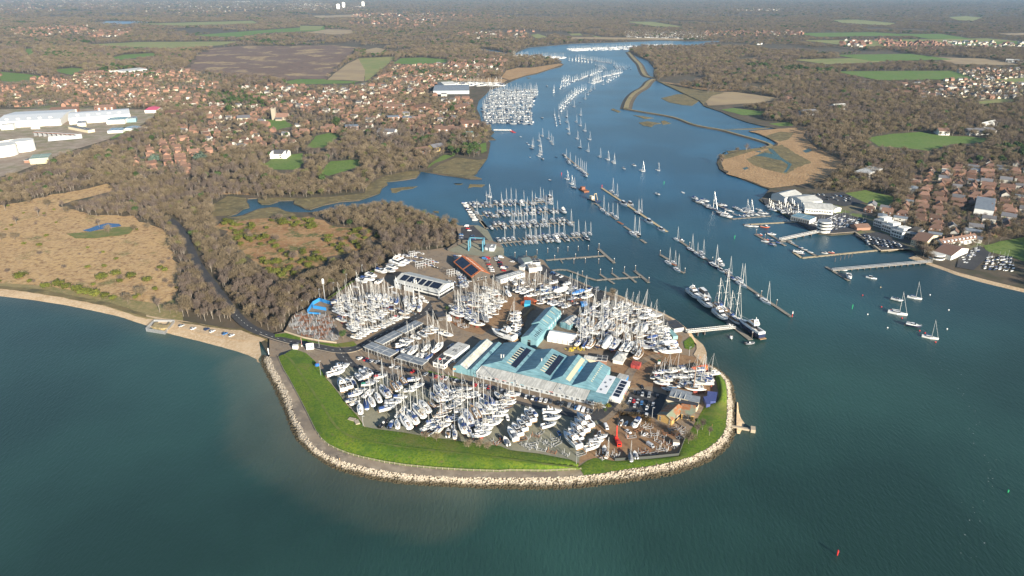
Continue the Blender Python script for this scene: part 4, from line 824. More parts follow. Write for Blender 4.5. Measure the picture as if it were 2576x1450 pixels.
row("in the bow-up rank of the east yard",A6,[(215,350,140,450,'y'),(295,375,215,470,'y'),(385,395,290,480,'y'),(460,385,375,490,'y'),(525,410,460,510,'y'),(600,430,545,535,'y'),(655,440,630,510,'y'),(640,510,660,590,'y'),(725,430,680,480,'y'),(780,440,730,515,'y'),(865,430,820,510,'w'),(150,350,60,440,'N')])
row("in the crosswise line behind the white marquee",A6,[(85,470,200,520,'y'),(140,480,320,530,'y'),(80,535,235,560,'y'),(310,500,445,545,'y'),(215,480,330,530,'y'),(265,570,360,570,'y'),(480,570,600,590,'y'),(560,600,665,610,'y')])
row("in the last rank before the blue sheds",A6,[(145,580,70,655,'y'),(205,600,150,675,'b'),(280,585,205,690,'y'),(390,590,305,680,'n'),(465,575,390,690,'w'),(560,590,455,730,'n'),(640,630,575,710,'y'),(705,630,640,725,'y'),(780,650,715,745,'y'),(820,700,745,815,'y')])
row("near the black-roofed hut by the jetty",A6,[(975,510,1125,490,'y'),(1000,545,1125,520,'y'),(805,545,970,520,'y'),(870,570,990,540,'b'),(1035,570,1130,560,'m'),(790,605,870,620,'N'),(860,625,1000,600,'n'),(1010,635,1200,625,'w'),(880,660,960,640,'b'),(1065,660,1215,640,'m'),(920,685,1065,680,'y'),(945,710,1060,705,'y'),(995,745,1244,720,'f')])
row("in the ranks below the orange hull",B4,[(0,640,145,615,'y'),(45,705,285,725,'y'),(165,775,330,805,'g'),(80,655,330,680,'y'),(180,555,390,535,'y'),(200,610,400,620,'y'),(460,630,650,620,'y'),(370,675,570,690,'n'),(340,715,540,730,'n'),(520,770,780,775,'y'),(590,710,910,735,'y'),(650,665,910,670,'y'),(690,615,890,600,'y'),(740,640,920,680,'y'),(400,770,500,745,'m'),(490,805,795,810,'k')])
# small boats in the dry stack and along the forecourt
q = random.Random(11)
for i in range(24):
 t_ = i / 23
 for c_ in (0,1):
  x,y = 1240 + 75 * t_ + c_ * 45 + q.uniform(-6,6),105 + 350 * t_ + q.uniform(-4,4)
  row("in the dense column by the orange-roofed barn",B1,[(x + 24,y + 4,x - 24,y - 2,q.choice('sssssrd'))])
for i in range(16):
 x,y = 620 + (i % 8) * 26 + q.uniform(-6,6),95 + (i // 8) * 50 + (i % 8) * 4 + q.uniform(-6,6)
 row("by the woodland fence behind the dry stack",B1,[(x + 22,y + 8,x - 22,y - 5,q.choice('ssssrs'))])
for i in range(14):
 x,y = 870 + (i % 7) * 27 + q.uniform(-6,6),130 + (i // 7) * 55 + (i % 7) * 9 + q.uniform(-5,5)
 row("on the forecourt near the small white shed",B1,[(x + 20,y + 8,x - 20,y - 5,q.choice('sssro'))])
for x,y in ((790,75),(830,70),(870,85),(1180,385),(1220,400),(1270,440),(1320,455),(1370,405),(1400,390),(1430,375)):
 row("by the racking beside the warehouse",B1,[(x + 22,y + 6,x - 22,y - 4,'s')])

# ---------------- afloat
HEAD = {}
pa,pb = P(*B3(580,595),0.5),P(*B3(622,640),0.5)
fing = Vector((pb[0] - pa[0],pb[1] - pa[1])).normalized()
PONT = [[(205,213),(880,178)],[(185,320),(1030,268)],[(335,435),(1190,385)],[(385,610),(640,583),(1290,540)]]
def berth(pi,x,side,kind,L=None):
 line = PONT[pi]
 for (x0,y0),(x1,y1) in zip(line[:-1],line[1:]):
  if x <= x1 or (x1,y1) == line[-1]:
   y = y0 + (y1 - y0) * (x - x0) / (x1 - x0); break
 c = Vector(P(*B3(x,y),0.5)); s = 1 if side == 'L' else -1
 L = L or {'y': q.uniform(10,13.5),'n': 12,'m': q.uniform(9,11.5),'s': 6.5,'f': 15,'K': 20,'k': 14,'d': 7}[kind]
 cc = c + fing * s * (L / 2 + 1.8); h = fing * (1 if side == 'L' else 1)
 bow,st = cc + h * L / 2,cc - h * L / 2
 add_boat(kind,tuple(bow),tuple(st),0,True,"berthed on the %s marina pontoon, counted from the creek" % ("first","second","third","fourth")[pi],L=L)
for pi,side,items in ((0,'U',"120m 165m 200m 245s 290y 390m 455m 500y 550y 600y 680y 823k 855y 885y 945m 975K"),(0,'L',"135m 190m 258s 300y 408y 492s 515s 548m 620f 725y 760y 905y 930y"),
      (1,'U',"195y 280m 320m 432m 460y 515m 720y 780m 850m 915y"),(1,'L',"275d 325m 365y 440m 485m 550y 605y 665y 720y 750y 800d 940m 985y 1050f"),
      (2,'U',"380m 430m 470m 560y 625y 660y 715y 770y 805y 905y 995y 1055m 1100m"),(2,'L',"310m 445m 540y 640y 695m 775m 830y 875y 1035m 1120y"),
      (3,'U',"425m 485y 530m 580y 750y 800y 855y 900m 950y 1005y 1050y 1105y 1205y 1255y 1325y 1380y"),(3,'L',"660y 715y 765y 885m 935m 980f 1090m 1290k")):
 for it in items.split(): berth(pi,float(it[:-1]),side,it[-1])
def along(phrase,view_,A,Bp,items):
 a,b = Vector(P(*view_(*A),.5)),Vector(P(*view_(*Bp),.5)); d = (b - a).normalized()
 for it in items:
  x,y,k,L = it[:4]; s = it[4] if len(it) > 4 else 1
  c = Vector(P(*view_(x,y),.6)); add_boat(k,tuple(c + d * s * L / 2),tuple(c - d * s * L / 2),0,True,phrase,L=L)
along("alongside the long mid-river pontoon",S2,(300,160),(1490,970),[(283,160,'y',11),(335,165,'r',8),(432,268,'y',13),(492,303,'y',9),(547,345,'m',11),(552,300,'y',11),(680,435,'y',16),(740,425,'f',15),(757,485,'n',11),(832,500,'y',12),(835,538,'s',6),(880,572,'s',8),(950,580,'y',12),(968,632,'y',15),(1135,745,'s',5),(1222,812,'y',14)])
along("by the short separate pontoon",S2,(110,315),(360,505),[(195,405,'y',12),(255,403,'y',10),(288,477,'y',12)])
along("at the superyacht pontoon by the footbridge",S2,(520,760),(1060,1210),[(465,755,'f',21),(572,745,'y',24),(590,850,'f',20),(648,828,'s',6),(762,905,'y',25),(745,975,'f',20),(885,1005,'K',22),(835,1052,'s',5)])
for o in FLEET[-8:]: 
 if o[1] == 'y': o[1] = 'K'; o[8] = 0
along("at the buff pontoon beyond the marina",S1,(1780,195),(2490,670),[(1895,243,'y',14),(1942,283,'y',12),(2022,375,'K',19),(2095,378,'K',18),(2172,473,'y',13),(2203,455,'y',12),(2300,570,'K',18),(2432,655,'t',15)])
along("at the broken line of short pontoons",S1,(1705,360),(2260,790),[(1795,443,'y',14),(1845,485,'y',11),(1895,478,'y',10),(1942,520,'y',13),(2125,703,'y',16),(2175,698,'y',14)])
along("at the pontoon in mid-river above the marina",T2,(1940,1140),(2110,1275),[(1945,1145,'m',11),(1975,1190,'m',10),(1958,1165,'y',11),(1985,1205,'y',13),(2025,1225,'y',12),(2045,1245,'y',12),(2062,1250,'y',13),(2075,1262,'y',12),(2088,1270,'y',12),(2102,1282,'y',13),(2105,1300,'m',11)])
def moored(phrase,view_,items,ang=-0.62):
 for it in items:
  x,y,k = it[:3]; L = it[3] if len(it) > 3 else {'y': q.uniform(8.5,11),'s': 6.5,'m': 9,'o': 9,'n': 10,'k': 9,'N': 10,'r': 6,'d': 7,'f': 14,'K': 16}[k]
  a = (it[4] if len(it) > 4 else ang + q.uniform(-.12,.12)); c = Vector(P(*view_(x,y),.4)); d = Vector((math.cos(a),math.sin(a)))
  add_boat(k,tuple(c + d * L / 2),tuple(c - d * L / 2),0,True,phrase,L=L)
moored("on a mooring off the east foreshore",C1,[(920,745,'y',14),(910,495,'m',9.5),(1248,445,'y',11),(1228,995,'N',11),(1550,1212,'y',11),(415,58,'k',9)])
moored("swinging on a buoy above the marina",S1,[(1405,100,'y'),(1452,152,'y'),(1480,197,'y'),(1222,112,'s'),(2390,270,'m'),(560,290,'y',12)],-1.0)
moored("swinging on a buoy off the causeway",S4,[(47,742,'y'),(85,765,'y'),(145,797,'o'),(207,777,'k'),(257,812,'y'),(352,808,'y'),(350,955,'s'),(505,943,'s'),(580,978,'m')],-1.0)
moored("by the footbridge pontoon",S2,[(855,1192,'s',6,-1.9),(1050,1252,'r',7,.1)])
moored("by the harbour club pontoons",S2,[(1160,105,'o',6),(1285,105,'m',9),(1235,155,'o',6),(1270,160,'d',7),(1215,178,'s',8),(1290,212,'d',8),(1360,195,'d',7),(1480,185,'s',5),(1500,195,'s',5),(1590,240,'s',5),(1630,262,'s',6),(1690,290,'s',6),(1565,290,'m',10),(1590,310,'N',8),(1845,298,'s',6),(1915,292,'o',6),(1215,25,'o',10),(1105,18,'s',9),(1040,15,'s',9)])
moored("at the end of the long pier",S3,[(1283,797,'m',13,-1.9),(1243,740,'s',7)])
moored("in the yacht harbour below the white sheds",S3,[(150,218,'m',10),(185,243,'m',11),(222,235,'m',12),(235,265,'m',12),(275,290,'y',16),(330,262,'m',11),(360,265,'m',10),(375,275,'s'),(355,285,'s'),(395,305,'m'),(340,325,'N',11),(383,350,'f',15),(450,285,'m'),(480,300,'m'),(500,310,'s'),(525,290,'y'),(553,300,'y'),(440,330,'s'),(470,340,'s'),(500,345,'s'),(530,342,'m'),(560,335,'m'),(590,330,'m'),(620,300,'m'),(610,335,'s'),(640,325,'m'),(665,325,'m'),(690,325,'s'),(650,340,'s'),(575,315,'s'),(540,315,'m'),(420,310,'s')],-.9)
for i,x in enumerate(range(690,960,14)):
 row("on the hard beside the white sheds",S3,[(x + 10,245 + (i % 4) * 14,x - 9,240 + (i % 4) * 14,q.choice('yyym'))])
for i in range(16): row("on the hard in front of the white club",S3,[(795 + i * 9,300 - i * .5,792 + i * 9,285 - i * .5,q.choice('ysys'))])
# left-hand edge of the marina: dinghies and small boats along the spine
for i in range(17):
 t_ = i / 16; x,y = 62 + 112 * t_,188 + 178 * t_
 moored("in the comb of berths by the creek mouth",B3,[(x - 14,y,q.choice('ssrss'),q.uniform(5,7.5),0.05)])
# far moorings up the river
single = [(1200,1130),(1270,1160),(1300,1195),(1320,1225),(1160,1185),(1090,1245),(1080,1275),(1175,1245),(1185,1310),(1160,1360),(1180,1340),(1480,915),(1480,970),(1590,970),(1635,1010),(1638,890),(1563,795),(1690,705),(1495,1050),(1505,1105),(1600,1160),(1685,1070),(1740,1170),(1632,1265),(1722,1305),(1860,1370),(1948,1400),(2017,1430),(1735,520),(1795,590),(1895,540),(1720,655),(1745,620),(1760,605)]
moored("swinging on a buoy in the upper river",V2,[(x,y,'y',10.5) for x,y in single],-1.1)
moored("swinging on a buoy in the upper river",V2,[(1205,1395,'m'),(1060,1370,'s'),(1360,1372,'s'),(955,1138,'s'),(1630,745,'s'),(1255,560,'m'),(1200,925,'m'),(1030,1212,'s'),(1045,1228,'s')],-1.1)
for A,Bp,n in (((1310,630),(1390,585),3),((1400,840),(1560,660),22),((1570,655),(1680,590),12),((1360,890),(1385,1010),12),((1420,570),(1510,525),10),((1430,510),(1500,475),12),((1525,515),(1625,475),12),((1650,465),(1740,435),12),((1760,430),(1870,385),12),((1770,530),(1890,490),16),((1780,500),(1860,465),10),((1900,450),(2110,400),26),((1940,510),(2060,440),12),((1515,265),(1750,290),18),((1600,235),(2010,300),40),((1870,320),(1920,365),14),((1820,310),(1840,365),8),((2030,320),(2080,370),16),((2100,330),(2150,375),12),((2175,330),(2200,370),5)):
 a,b = Vector(P(*V2(*A),.5)),Vector(P(*V2(*Bp),.5)); d = (b - a).normalized(); nn = Vector((-d.y,d.x))
 n = max(3,int(n * .8))
 for i in range(n):
  c = a.lerp(b,(i + q.uniform(-.2,.2)) / max(1,n - 1)) + nn * (4 if i % 2 else -4); L = q.uniform(8.5,11.5)
  add_boat('y',tuple(c + d * L / 2),tuple(c - d * L / 2),0,True,"on the far trots",L=L)
def block(corners,rows_,cols,kinds,ang,z,afloat=True):
 (a,b,c,d) = [Vector(P(*p,z)) for p in corners]
 for i in range(rows_):
  for j in range(cols):
   if q.random() < .1: continue
   u,v = (j + q.uniform(.1,.9)) / cols,(i + .5 + q.uniform(-.25,.25)) / rows_
   p = a.lerp(b,u).lerp(d.lerp(c,u),v); k = q.choice(kinds); L = q.uniform(9,14) if k != 's' else q.uniform(4,5.5); dd = Vector((math.cos(ang),math.sin(ang))) * L / 2
   FLEET.append([p.length,k,p.x,p.y,ang + (math.pi if i % 2 else 0),L,afloat,"far",0])
block(at(V2,(620,600),(1160,590),(1080,800),(500,830)),11,28,'yyyyym',-1.0,.5)
block(at(V2,(500,840),(1070,800),(1080,1010),(540,980)),7,22,'yyyym',-1.0,.5)
block(at(V2,(60,520),(720,520),(770,560),(300,570)),3,28,'yyymw',.4,LZ,False)
block(at(V2,(880,195),(1470,225),(1440,245),(860,215)),2,46,'yyyym',.5,.5)
block(at(V2,(1480,130),(2300,95),(2240,140),(1560,160)),3,60,'yyyyym',.5,.5)
block(at(V2,(2330,85),(2700,75),(2700,115),(2340,120)),2,40,'yyyym',.5,.5)
block(at(T4,(0,205),(540,215),(530,262),(0,245)),4,55,'yyyym',.3,LZ,False)
block(at(S3,(1010,400),(1200,330),(1420,385),(1150,460)),9,11,'sssss',.6,LZ,False)
block(at(S3,(2100,640),(2240,570),(2250,600),(2130,720)),5,4,'ssss',.6,LZ,False)
block(at(S3,(2290,640),(2480,640),(2520,760),(2280,740)),6,9,'ssss',.6,LZ,False)
block(at(T2,(1215,1000),(1330,995),(1310,1130),(1220,1140)),9,5,'ssss',.6,LZ,False)

def fill(phrase,view_,poly,want,kinds):
 pl = W(view_,poly,YZ); xs,ys = [p[0] for p in pl],[p[1] for p in pl]; near_ = [b for b in FLEET if not b[6] and inside((b[2],b[3]),pl)]; n = 0
 for _ in range(6000):
  if n >= want: break
  x,y = q.uniform(min(xs),max(xs)),q.uniform(min(ys),max(ys))
  if not inside((x,y),pl): continue
  ds = sorted((((b[2] - x) ** 2 + (b[3] - y) ** 2,i) for i,b in enumerate(near_)))
  if ds[0][0] < 30 or ds[0][0] > 300: continue
  o = near_[ds[0][1]]; k = q.choice(kinds); L = {'y': 10.5,'m': 9.5,'s': 6.5,'n': 10.5,'c': 10,'r': 6}[k]
  b = [math.hypot(x,y),k,x,y,o[4] + q.uniform(-.05,.05),L,False,phrase,q.randrange(len(PROTO[k]))]; near_.append(b); FLEET.append(b); n += 1
fill("squeezed into the west yard",A3,[(130,440),(300,260),(560,230),(800,300),(1050,380),(1040,460),(900,520),(420,760),(280,730),(120,560)],26,'yyyymsc')
fill("squeezed into the herringbone yard",A4,[(70,560),(210,500),(400,380),(520,340),(760,450),(700,530),(620,620),(480,770),(300,740),(60,620)],16,'yyymsc')
fill("squeezed into the east yard",A6,[(150,280),(430,200),(700,230),(1030,370),(900,440),(1120,500),(1150,640),(820,720),(700,740),(70,650),(80,480),(160,360)],34,'yyyymsc')
fill("squeezed in beside the quay road",A5,[(160,230),(440,170),(660,260),(1000,350),(1200,430),(900,560),(480,540),(170,390)],18,'yyyms')
fill("squeezed into the slipway ranks",B4,[(20,600),(450,530),(900,600),(920,740),(500,800),(170,790),(40,700)],9,'yyms')
fill("squeezed into the front yard",A2,[(-250,250),(0,150),(250,220),(590,250),(560,380),(340,600),(100,680),(-250,600)],22,'yyms')
ORD = "first second third fourth fifth sixth seventh eighth ninth tenth eleventh twelfth thirteenth fourteenth fifteenth sixteenth seventeenth eighteenth nineteenth twentieth".split()
def ordinal(n):
 if n < 20: return ORD[n]
 t_ = ("twenty","thirty","forty","fifty","sixty","seventy","eighty","ninety")[(n + 1) // 10 - 2]
 return t_ + "-" + ORD[(n + 1) % 10 - 1] if (n + 1) % 10 else t_[:-1] + "ieth"
FLEET.sort(key=lambda b: b[0])
cnt = {}; FAR_FLEET = []; near = []
for b in FLEET:
 name = NAMES.get(b[1],("sailing_yacht","yacht"))[0]
 cnt[name] = cnt.get(name,0) + 1
 if b[7] in ("far","on the far trots") or cnt[name] > (300 if name == "sailing_yacht" else 285): FAR_FLEET.append(b)
 else: near.append(b)
def place(proto,name,loc,rz,sc,label,cat,group):
 root = empty(name,loc,rz,sc); tag(root,label,cat,group)
 for pn,me,subs in proto:
  o = put(pn,me,root)
  for sn,sm in subs: put(sn,sm,o)
 return root
same = {}
for b in near: same.setdefault((b[7],PROTO[b[1]][b[8]][0]),[]).append(b)
def scr(b):
 x,y = b[2],b[3]; zc = y * _c + (H - 1) * _s
 return x / zc
for (phrase,look),bs in same.items():
 bs.sort(key=scr)
 for i,b in enumerate(bs):
  name,cat = NAMES.get(b[1],("sailing_yacht","yacht")); _,proto,L0 = PROTO[b[1]][b[8]]
  sc = b[5] / L0
  z = YZ if not b[6] else {'m': -.055,'q': -.055,'e': -.055,'N': -.055,'f': -.055,'s': -.09,'d': -.09,'o': -.09,'r': -.05,'w': 0}.get(b[1],-.175) * b[5]
  if not b[6] and "white sheds" in phrase or not b[6] and "white club" in phrase: z = LZ
  if not b[6] and b[1] in 'mqeNf': z += .5
  short = phrase.replace(", counted from the creek","")
  lab = f"{look} {short}" + ("" if len(bs) == 1 else f", {ordinal(i)} such from the left")
  w = lab.split()
  if len(w) > 16: lab = f"{look} {short}" + ("" if len(bs) == 1 else f", {ordinal(i)} from left")
  if len(lab.split()) > 16:
   lk = " ".join(look.split()[:-1]) if False else look.replace(" with a ",", ").replace(" with ",", ").replace(" under a ",", ")
   lab = f"{lk} {short}" + ("" if len(bs) == 1 else f", {ordinal(i)}")
  place(proto,name,(b[2],b[3],z),b[4],(sc,sc * 1.1,sc),lab,cat,("boats ashore " if not b[6] else "boats ") + short)
# the rest of the moored boats further up the river, one mass
mbf = MB()
def far_boat(mb,b):
 _,k,x,y,a,L,afl = b[:7]; ca,sa = math.cos(a),math.sin(a); w = L * (.16 if k != 's' else .19); h = .10 * L; z0 = 0 if afl else LZ + .3
 T = lambda p: (x + p[0] * ca - p[1] * sa,y + p[0] * sa + p[1] * ca,z0 + p[2])
 pts = [(-L / 2,w * .75,0),(0,w,0),(L / 2,0,0),(0,-w,0),(-L / 2,-w * .75,0)]
 top = [(px * 1.0,py * 1.05,h + (.03 * L if i == 2 else 0)) for i,(px,py,_) in enumerate(pts)]
 n = 5; col = 0 if q.random() < (.85 if k != 's' else .5) else 2
 mb.add([T(p) for p in pts + top],[(i,n + i,n + (i + 1) % n,(i + 1) % n) for i in range(n)] + [tuple(reversed(range(n,2 * n)))],[col] * 5 + [3 if k != 's' else (0 if q.random() < .4 else q.choice([4,5,3]))])
 if k == 's':
  if not afl and q.random() < .55: mb.tube(T((.1 * L,0,h)),T((.08 * L,0,h + 1.2 * L)),.05,n=3,m=1)
  return
 hh = .05 * L if k == 'y' else .14 * L
 cb = [(-.25 * L,.09 * L,h),(.15 * L,.07 * L,h),(.15 * L,-.07 * L,h),(-.25 * L,-.09 * L,h),(-.25 * L,.08 * L,h + hh),(.08 * L,.06 * L,h + hh),(.08 * L,-.06 * L,h + hh),(-.25 * L,-.08 * L,h + hh)]
 mb.add([T(p) for p in cb],[(4,7,6,5),(0,4,5,1),(1,5,6,2),(2,6,7,3),(3,7,4,0)],[0,5,5,5,5])
 if k == 'y':
  mb.tube(T((.08 * L,0,h)),T((.05 * L,0,h + 1.3 * L)),   .013 * L,.009 * L,n=3,m=1); mb.tube(T((.03 * L,0,h + .13 * L)),T((-.32 * L,0,h + .12 * L)),.026 * L,n=3,m=q.choice([4,1,0]))
  mb.tube(T((.46 * L,0,h)),T((.07 * L,0,h + 1.2 * L)),.008 * L,n=3,m=1)
for b in FAR_FLEET: far_boat(mbf,b)
tag(mbf.build("distant_moored_boats",[g_white,s_alu,g_navy,d_deck,k_blue,d_glass]),"mass of white boats crowding the marinas and trots further up the river",kind='stuff')
# ------------------------------------------------------------------ buildings
w_white = mat("white_render",(0.68,0.67,0.63),.8,vary=.08); w_grey = mat("grey_cladding",(0.42,0.45,0.47),.6); w_dark = mat("dark_timber",(0.075,0.065,0.055),.8); w_teal = mat("teal_cladding",(0.20,0.36,0.40),.6,noise=(.4,.4,.6,(.16,.31,.35),4)); w_yel = mat("yellow_brick",(0.50,0.33,0.12),.9,noise=(2,.4,.6,(0.40,0.25,0.09),4)); w_brick = mat("red_brick",(0.27,0.15,0.105),.9,vary=.2); w_cream = mat("cream_render",(0.60,0.53,0.38),.85,vary=.1); w_steel = mat("pale_steel_cladding",(0.50,0.52,0.53),.5,noise=(1.2,.4,.6,(0.44,0.46,0.47),3))
def sheet_roof(name,col,col2,sc=.25,ribs=None):
 return mat(name,col,.55,noise=[(sc,.42,.62,col2,5),(1.5,.5,.75,tuple(c * .85 for c in col),4)],bump=ribs)
t_blue = sheet_roof("pale_blue_roof_sheeting",(0.16,0.295,0.335),(0.12,0.245,0.29)); t_white = sheet_roof("weathered_white_roof",(0.48,0.48,0.45),(0.40,0.40,0.37)); t_felt = sheet_roof("dark_roof_felt",(0.04,0.042,0.048),(0.055,0.055,0.06)); t_greyf = sheet_roof("grey_flat_roof",(0.22,0.245,0.27),(0.18,0.20,0.225)); t_orange = mat("orange_roof_tile",(0.52,0.16,0.05),.8,noise=(.6,.4,.6,(0.44,0.13,0.045),4)); t_steel = sheet_roof("light_steel_roof",(0.50,0.50,0.47),(0.44,0.44,0.41)); t_rust = mat("rusty_green_sheeting",(0.20,0.235,0.16),.8,noise=[(.12,.46,.56,(0.33,0.13,0.05),5),(.6,.5,.7,(0.26,0.25,0.19),4)])
def streak(m,sc,amt):
 t = m.node_tree; b = t.nodes["Principled BSDF"]; src = b.inputs["Base Color"].links[0].from_socket; tc = t.nodes.new("ShaderNodeTexCoord"); mp = t.nodes.new("ShaderNodeMapping"); mp.inputs["Scale"].default_value = sc; t.links.new(tc.outputs["Object"],mp.inputs[0])
 nz = t.nodes.new("ShaderNodeTexNoise"); nz.inputs["Scale"].default_value = 1; nz.inputs["Detail"].default_value = 3; t.links.new(mp.outputs[0],nz.inputs["Vector"]); mr = t.nodes.new("ShaderNodeMapRange"); mr.inputs[1].default_value = .35; mr.inputs[2].default_value = .65; mr.inputs[3].default_value = 1 - amt; mr.inputs[4].default_value = 1 + amt * .6; t.links.new(nz.outputs["Fac"],mr.inputs[0])
 hs = t.nodes.new("ShaderNodeHueSaturation"); t.links.new(src,hs.inputs["Color"]); t.links.new(mr.outputs[0],hs.inputs["Value"]); t.links.new(hs.outputs[0],b.inputs["Base Color"])
streak(t_blue,(.12,1.1,.3),.28); streak(t_white,(1.1,.12,.3),.25); streak(t_greyf,(.3,.9,.3),.2); streak(t_steel,(.5,.12,.3),.16)
t_skyl = mat("rooflight_plastic",(0.50,0.46,0.33),.5); t_solar = mat("solar_panel",(0.012,0.016,0.03),.15,spec=.6); t_lead = mat("pale_roof_trim",(0.55,0.55,0.52),.6)
t_tile = mat("brown_roof_tile",(0.16,0.095,0.068),.85,vary=.35,noise=(1.0,.4,.6,(0.13,0.08,0.06),4)); t_slate = mat("grey_slate",(0.12,0.12,0.13),.7,vary=.3); t_red = mat("red_roof_tile",(0.17,0.105,0.08),.85,vary=.4,noise=(1.0,.4,.6,(0.15,0.085,0.062),4))
win_m = mat("window_glass",(0.02,0.024,0.03),.1,spec=.6); win_f = mat("white_window_frame",(0.7,0.7,0.68),.5); door_b = mat("painted_door",(0.06,0.09,0.14),.5); sgn_red = mat("red_sign",(0.5,0.03,0.03),.5); sgn_cy = mat("cyan_sign",(0.06,0.40,0.55),.5); sgn_grn = mat("green_sign",(0.02,0.30,0.12),.5)
def rect3(view_,a,b,c,z,sq=True):
 """floor rectangle from three traced eave corners; b is squared off"""
 A,Bq,C = [Vector(P(*view_(*p),z)) for p in (a,b,c)]
 f = (Bq - A); L = f.length; f.normalize(); n = Vector((-f.y,f.x)); d = (C - Bq).dot(n)
 return A,math.atan2(f.y,f.x),L,d        # origin, angle, length, depth (signed)
def frame(A,ang,z=0.0):
 o = empty("tmp",(A[0],A[1],z),ang); return o
def put_window(root,x0,x1,y0,y1,z0,z1,name="window",m=None,frame_m=None):
 mb = MB().box(x0,x1,y0,y1,z0,z1,0)
 o = mb.build(name,m or win_m,root)
 if frame_m:
  fb = MB(); t_ = .12; pr = .05
  if abs(y1 - y0) < abs(x1 - x0): fb.box(x0 - t_,x1 + t_,y0 + (y1 - y0) * .3,y1 - (y1 - y0) * .3,z0 - t_,z0,0); fb.box(x0 - t_,x1 + t_,y0 + (y1 - y0) * .3,y1 - (y1 - y0) * .3,z1,z1 + t_,0); fb.box((x0 + x1) / 2 - t_ / 2,(x0 + x1) / 2 + t_ / 2,y0 - pr,y1 + pr,z0,z1,0)
  else: fb.box(x0 + (x1 - x0) * .3,x1 - (x1 - x0) * .3,y0 - t_,y1 + t_,z1,z1 + t_,0); fb.box(x0 - pr,x1 + pr,(y0 + y1) / 2 - t_ / 2,(y0 + y1) / 2 + t_ / 2,z0,z1,0)
  fb.build("window_frame",frame_m,o)
 return o
def roof_plane(mb,pts,th=.22,m=0):
 a,b,c = [Vector(p) for p in pts[:3]]; n = (b - a).cross(c - a).normalized()
 if n.z < 0: pts = list(reversed(pts)); n = -n
 lo = [tuple(Vector(p) - n * th) for p in pts]; k = len(pts)
 mb.add(list(pts) + lo,[tuple(range(k)),tuple(reversed(range(k,2 * k)))] + [(i,k + i,k + (i + 1) % k,(i + 1) % k) for i in range(k)],m)
def gable(root,x0,x1,y0,y1,z0,he,hr,axis,wall,roof,over=.4,wname="wall",rname="roof",ridge=.5,hip=0.0):
 """walls up to the eaves he, a pitched roof with its ridge along the axis ('x' or 'y') at height hr"""
 wb = MB(); rb = MB()
 if axis == 'x':
  ym = y0 + (y1 - y0) * ridge
  wb.add([(x0,y0,z0),(x1,y0,z0),(x1,y1,z0),(x0,y1,z0),(x0,y0,he),(x1,y0,he),(x1,y1,he),(x0,y1,he),(x0 + hip,ym,hr if not hip else he),(x1 - hip,ym,hr if not hip else he)],[(0,1,5,4),(1,2,6,9,5),(2,3,7,6),(3,0,4,8,7)])
  k = (hr - he) / max(.1,abs(ym - y0)); k2 = (hr - he) / max(.1,abs(y1 - ym)); o = over
  roof_plane(rb,[(x0 - o,y0 - o,he - k * o + .1),(x1 + o,y0 - o,he - k * o + .1),(x1 + (o if not hip else -hip),ym,hr + .1),(x0 - (o if not hip else -hip),ym,hr + .1)])
  roof_plane(rb,[(x0 - o,y1 + o,he - k2 * o + .1),(x0 - (o if not hip else -hip),ym,hr + .1),(x1 + (o if not hip else -hip),ym,hr + .1),(x1 + o,y1 + o,he - k2 * o + .1)])
  if hip:
   roof_plane(rb,[(x0 - o,y0 - o,he - k * o + .1),(x0 + hip,ym,hr + .1),(x0 - o,y1 + o,he - k2 * o + .1)]); roof_plane(rb,[(x1 + o,y0 - o,he - k * o + .1),(x1 + o,y1 + o,he - k2 * o + .1),(x1 - hip,ym,hr + .1)])
 else:
  xm = x0 + (x1 - x0) * ridge
  wb.add([(x0,y0,z0),(x1,y0,z0),(x1,y1,z0),(x0,y1,z0),(x0,y0,he),(x1,y0,he),(x1,y1,he),(x0,y1,he),(xm,y0 + hip,hr if not hip else he),(xm,y1,hr)],[(0,1,5,8,4),(1,2,6,5),(2,3,7,9,6),(3,0,4,7)])
  k = (hr - he) / max(.1,abs(xm - x0)); k2 = (hr - he) / max(.1,abs(x1 - xm)); o = over
  yh = y0 + hip if hip else y0 - o
  roof_plane(rb,[(x0 - o,y0 - o,he - k * o + .1),(xm,yh,hr + .1),(xm,y1 + o,hr + .1),(x0 - o,y1 + o,he - k * o + .1)])
  roof_plane(rb,[(x1 + o,y0 - o,he - k2 * o + .1),(x1 + o,y1 + o,he - k2 * o + .1),(xm,y1 + o,hr + .1),(xm,yh,hr + .1)])
  if hip: roof_plane(rb,[(x0 - o,y0 - o,he - k * o + .1),(x1 + o,y0 - o,he - k2 * o + .1),(xm,yh,hr + .1)])
 w = wb.build(wname,wall,root); r = rb.build(rname,roof,root)
 return w,r
def flat(root,x0,x1,y0,y1,z0,z1,wall,roof,over=.5,trim=t_lead):
 MB().box(x0,x1,y0,y1,z0,z1 - .02).build("wall",wall,root)
 rb = MB().box(x0 - over,x1 + over,y0 - over,y1 + over,z1,z1 + .3,1); rb.box(x0 - over + .25,x1 + over - .25,y0 - over + .25,y1 + over - .25,z1 + .28,z1 + .34,0)
 for k in range(1,max(2,int(abs(x1 - x0) / 8))):
  xx = x0 + (x1 - x0) * k / max(2,int(abs(x1 - x0) / 8)); rb.box(xx - .12,xx + .12,y0,y1,z1 + .3,z1 + .4,1)
 rb.box(x0,x1,(y0 + y1) / 2 - .1,(y0 + y1) / 2 + .1,z1 + .3,z1 + .395,1)
 return rb.build("roof",[roof,trim],root)
def bldg(name,label,cat,view_,a,b,c,ez,z0=YZ,group=None):
 """thing root whose local x runs along the traced eave a-b and y from it towards c"""
 A,ang,L,d = rect3(view_,a,b,c,ez)
 r = empty(name,(A.x,A.y,z0),ang); tag(r,label,cat,group)
 return r,L,d

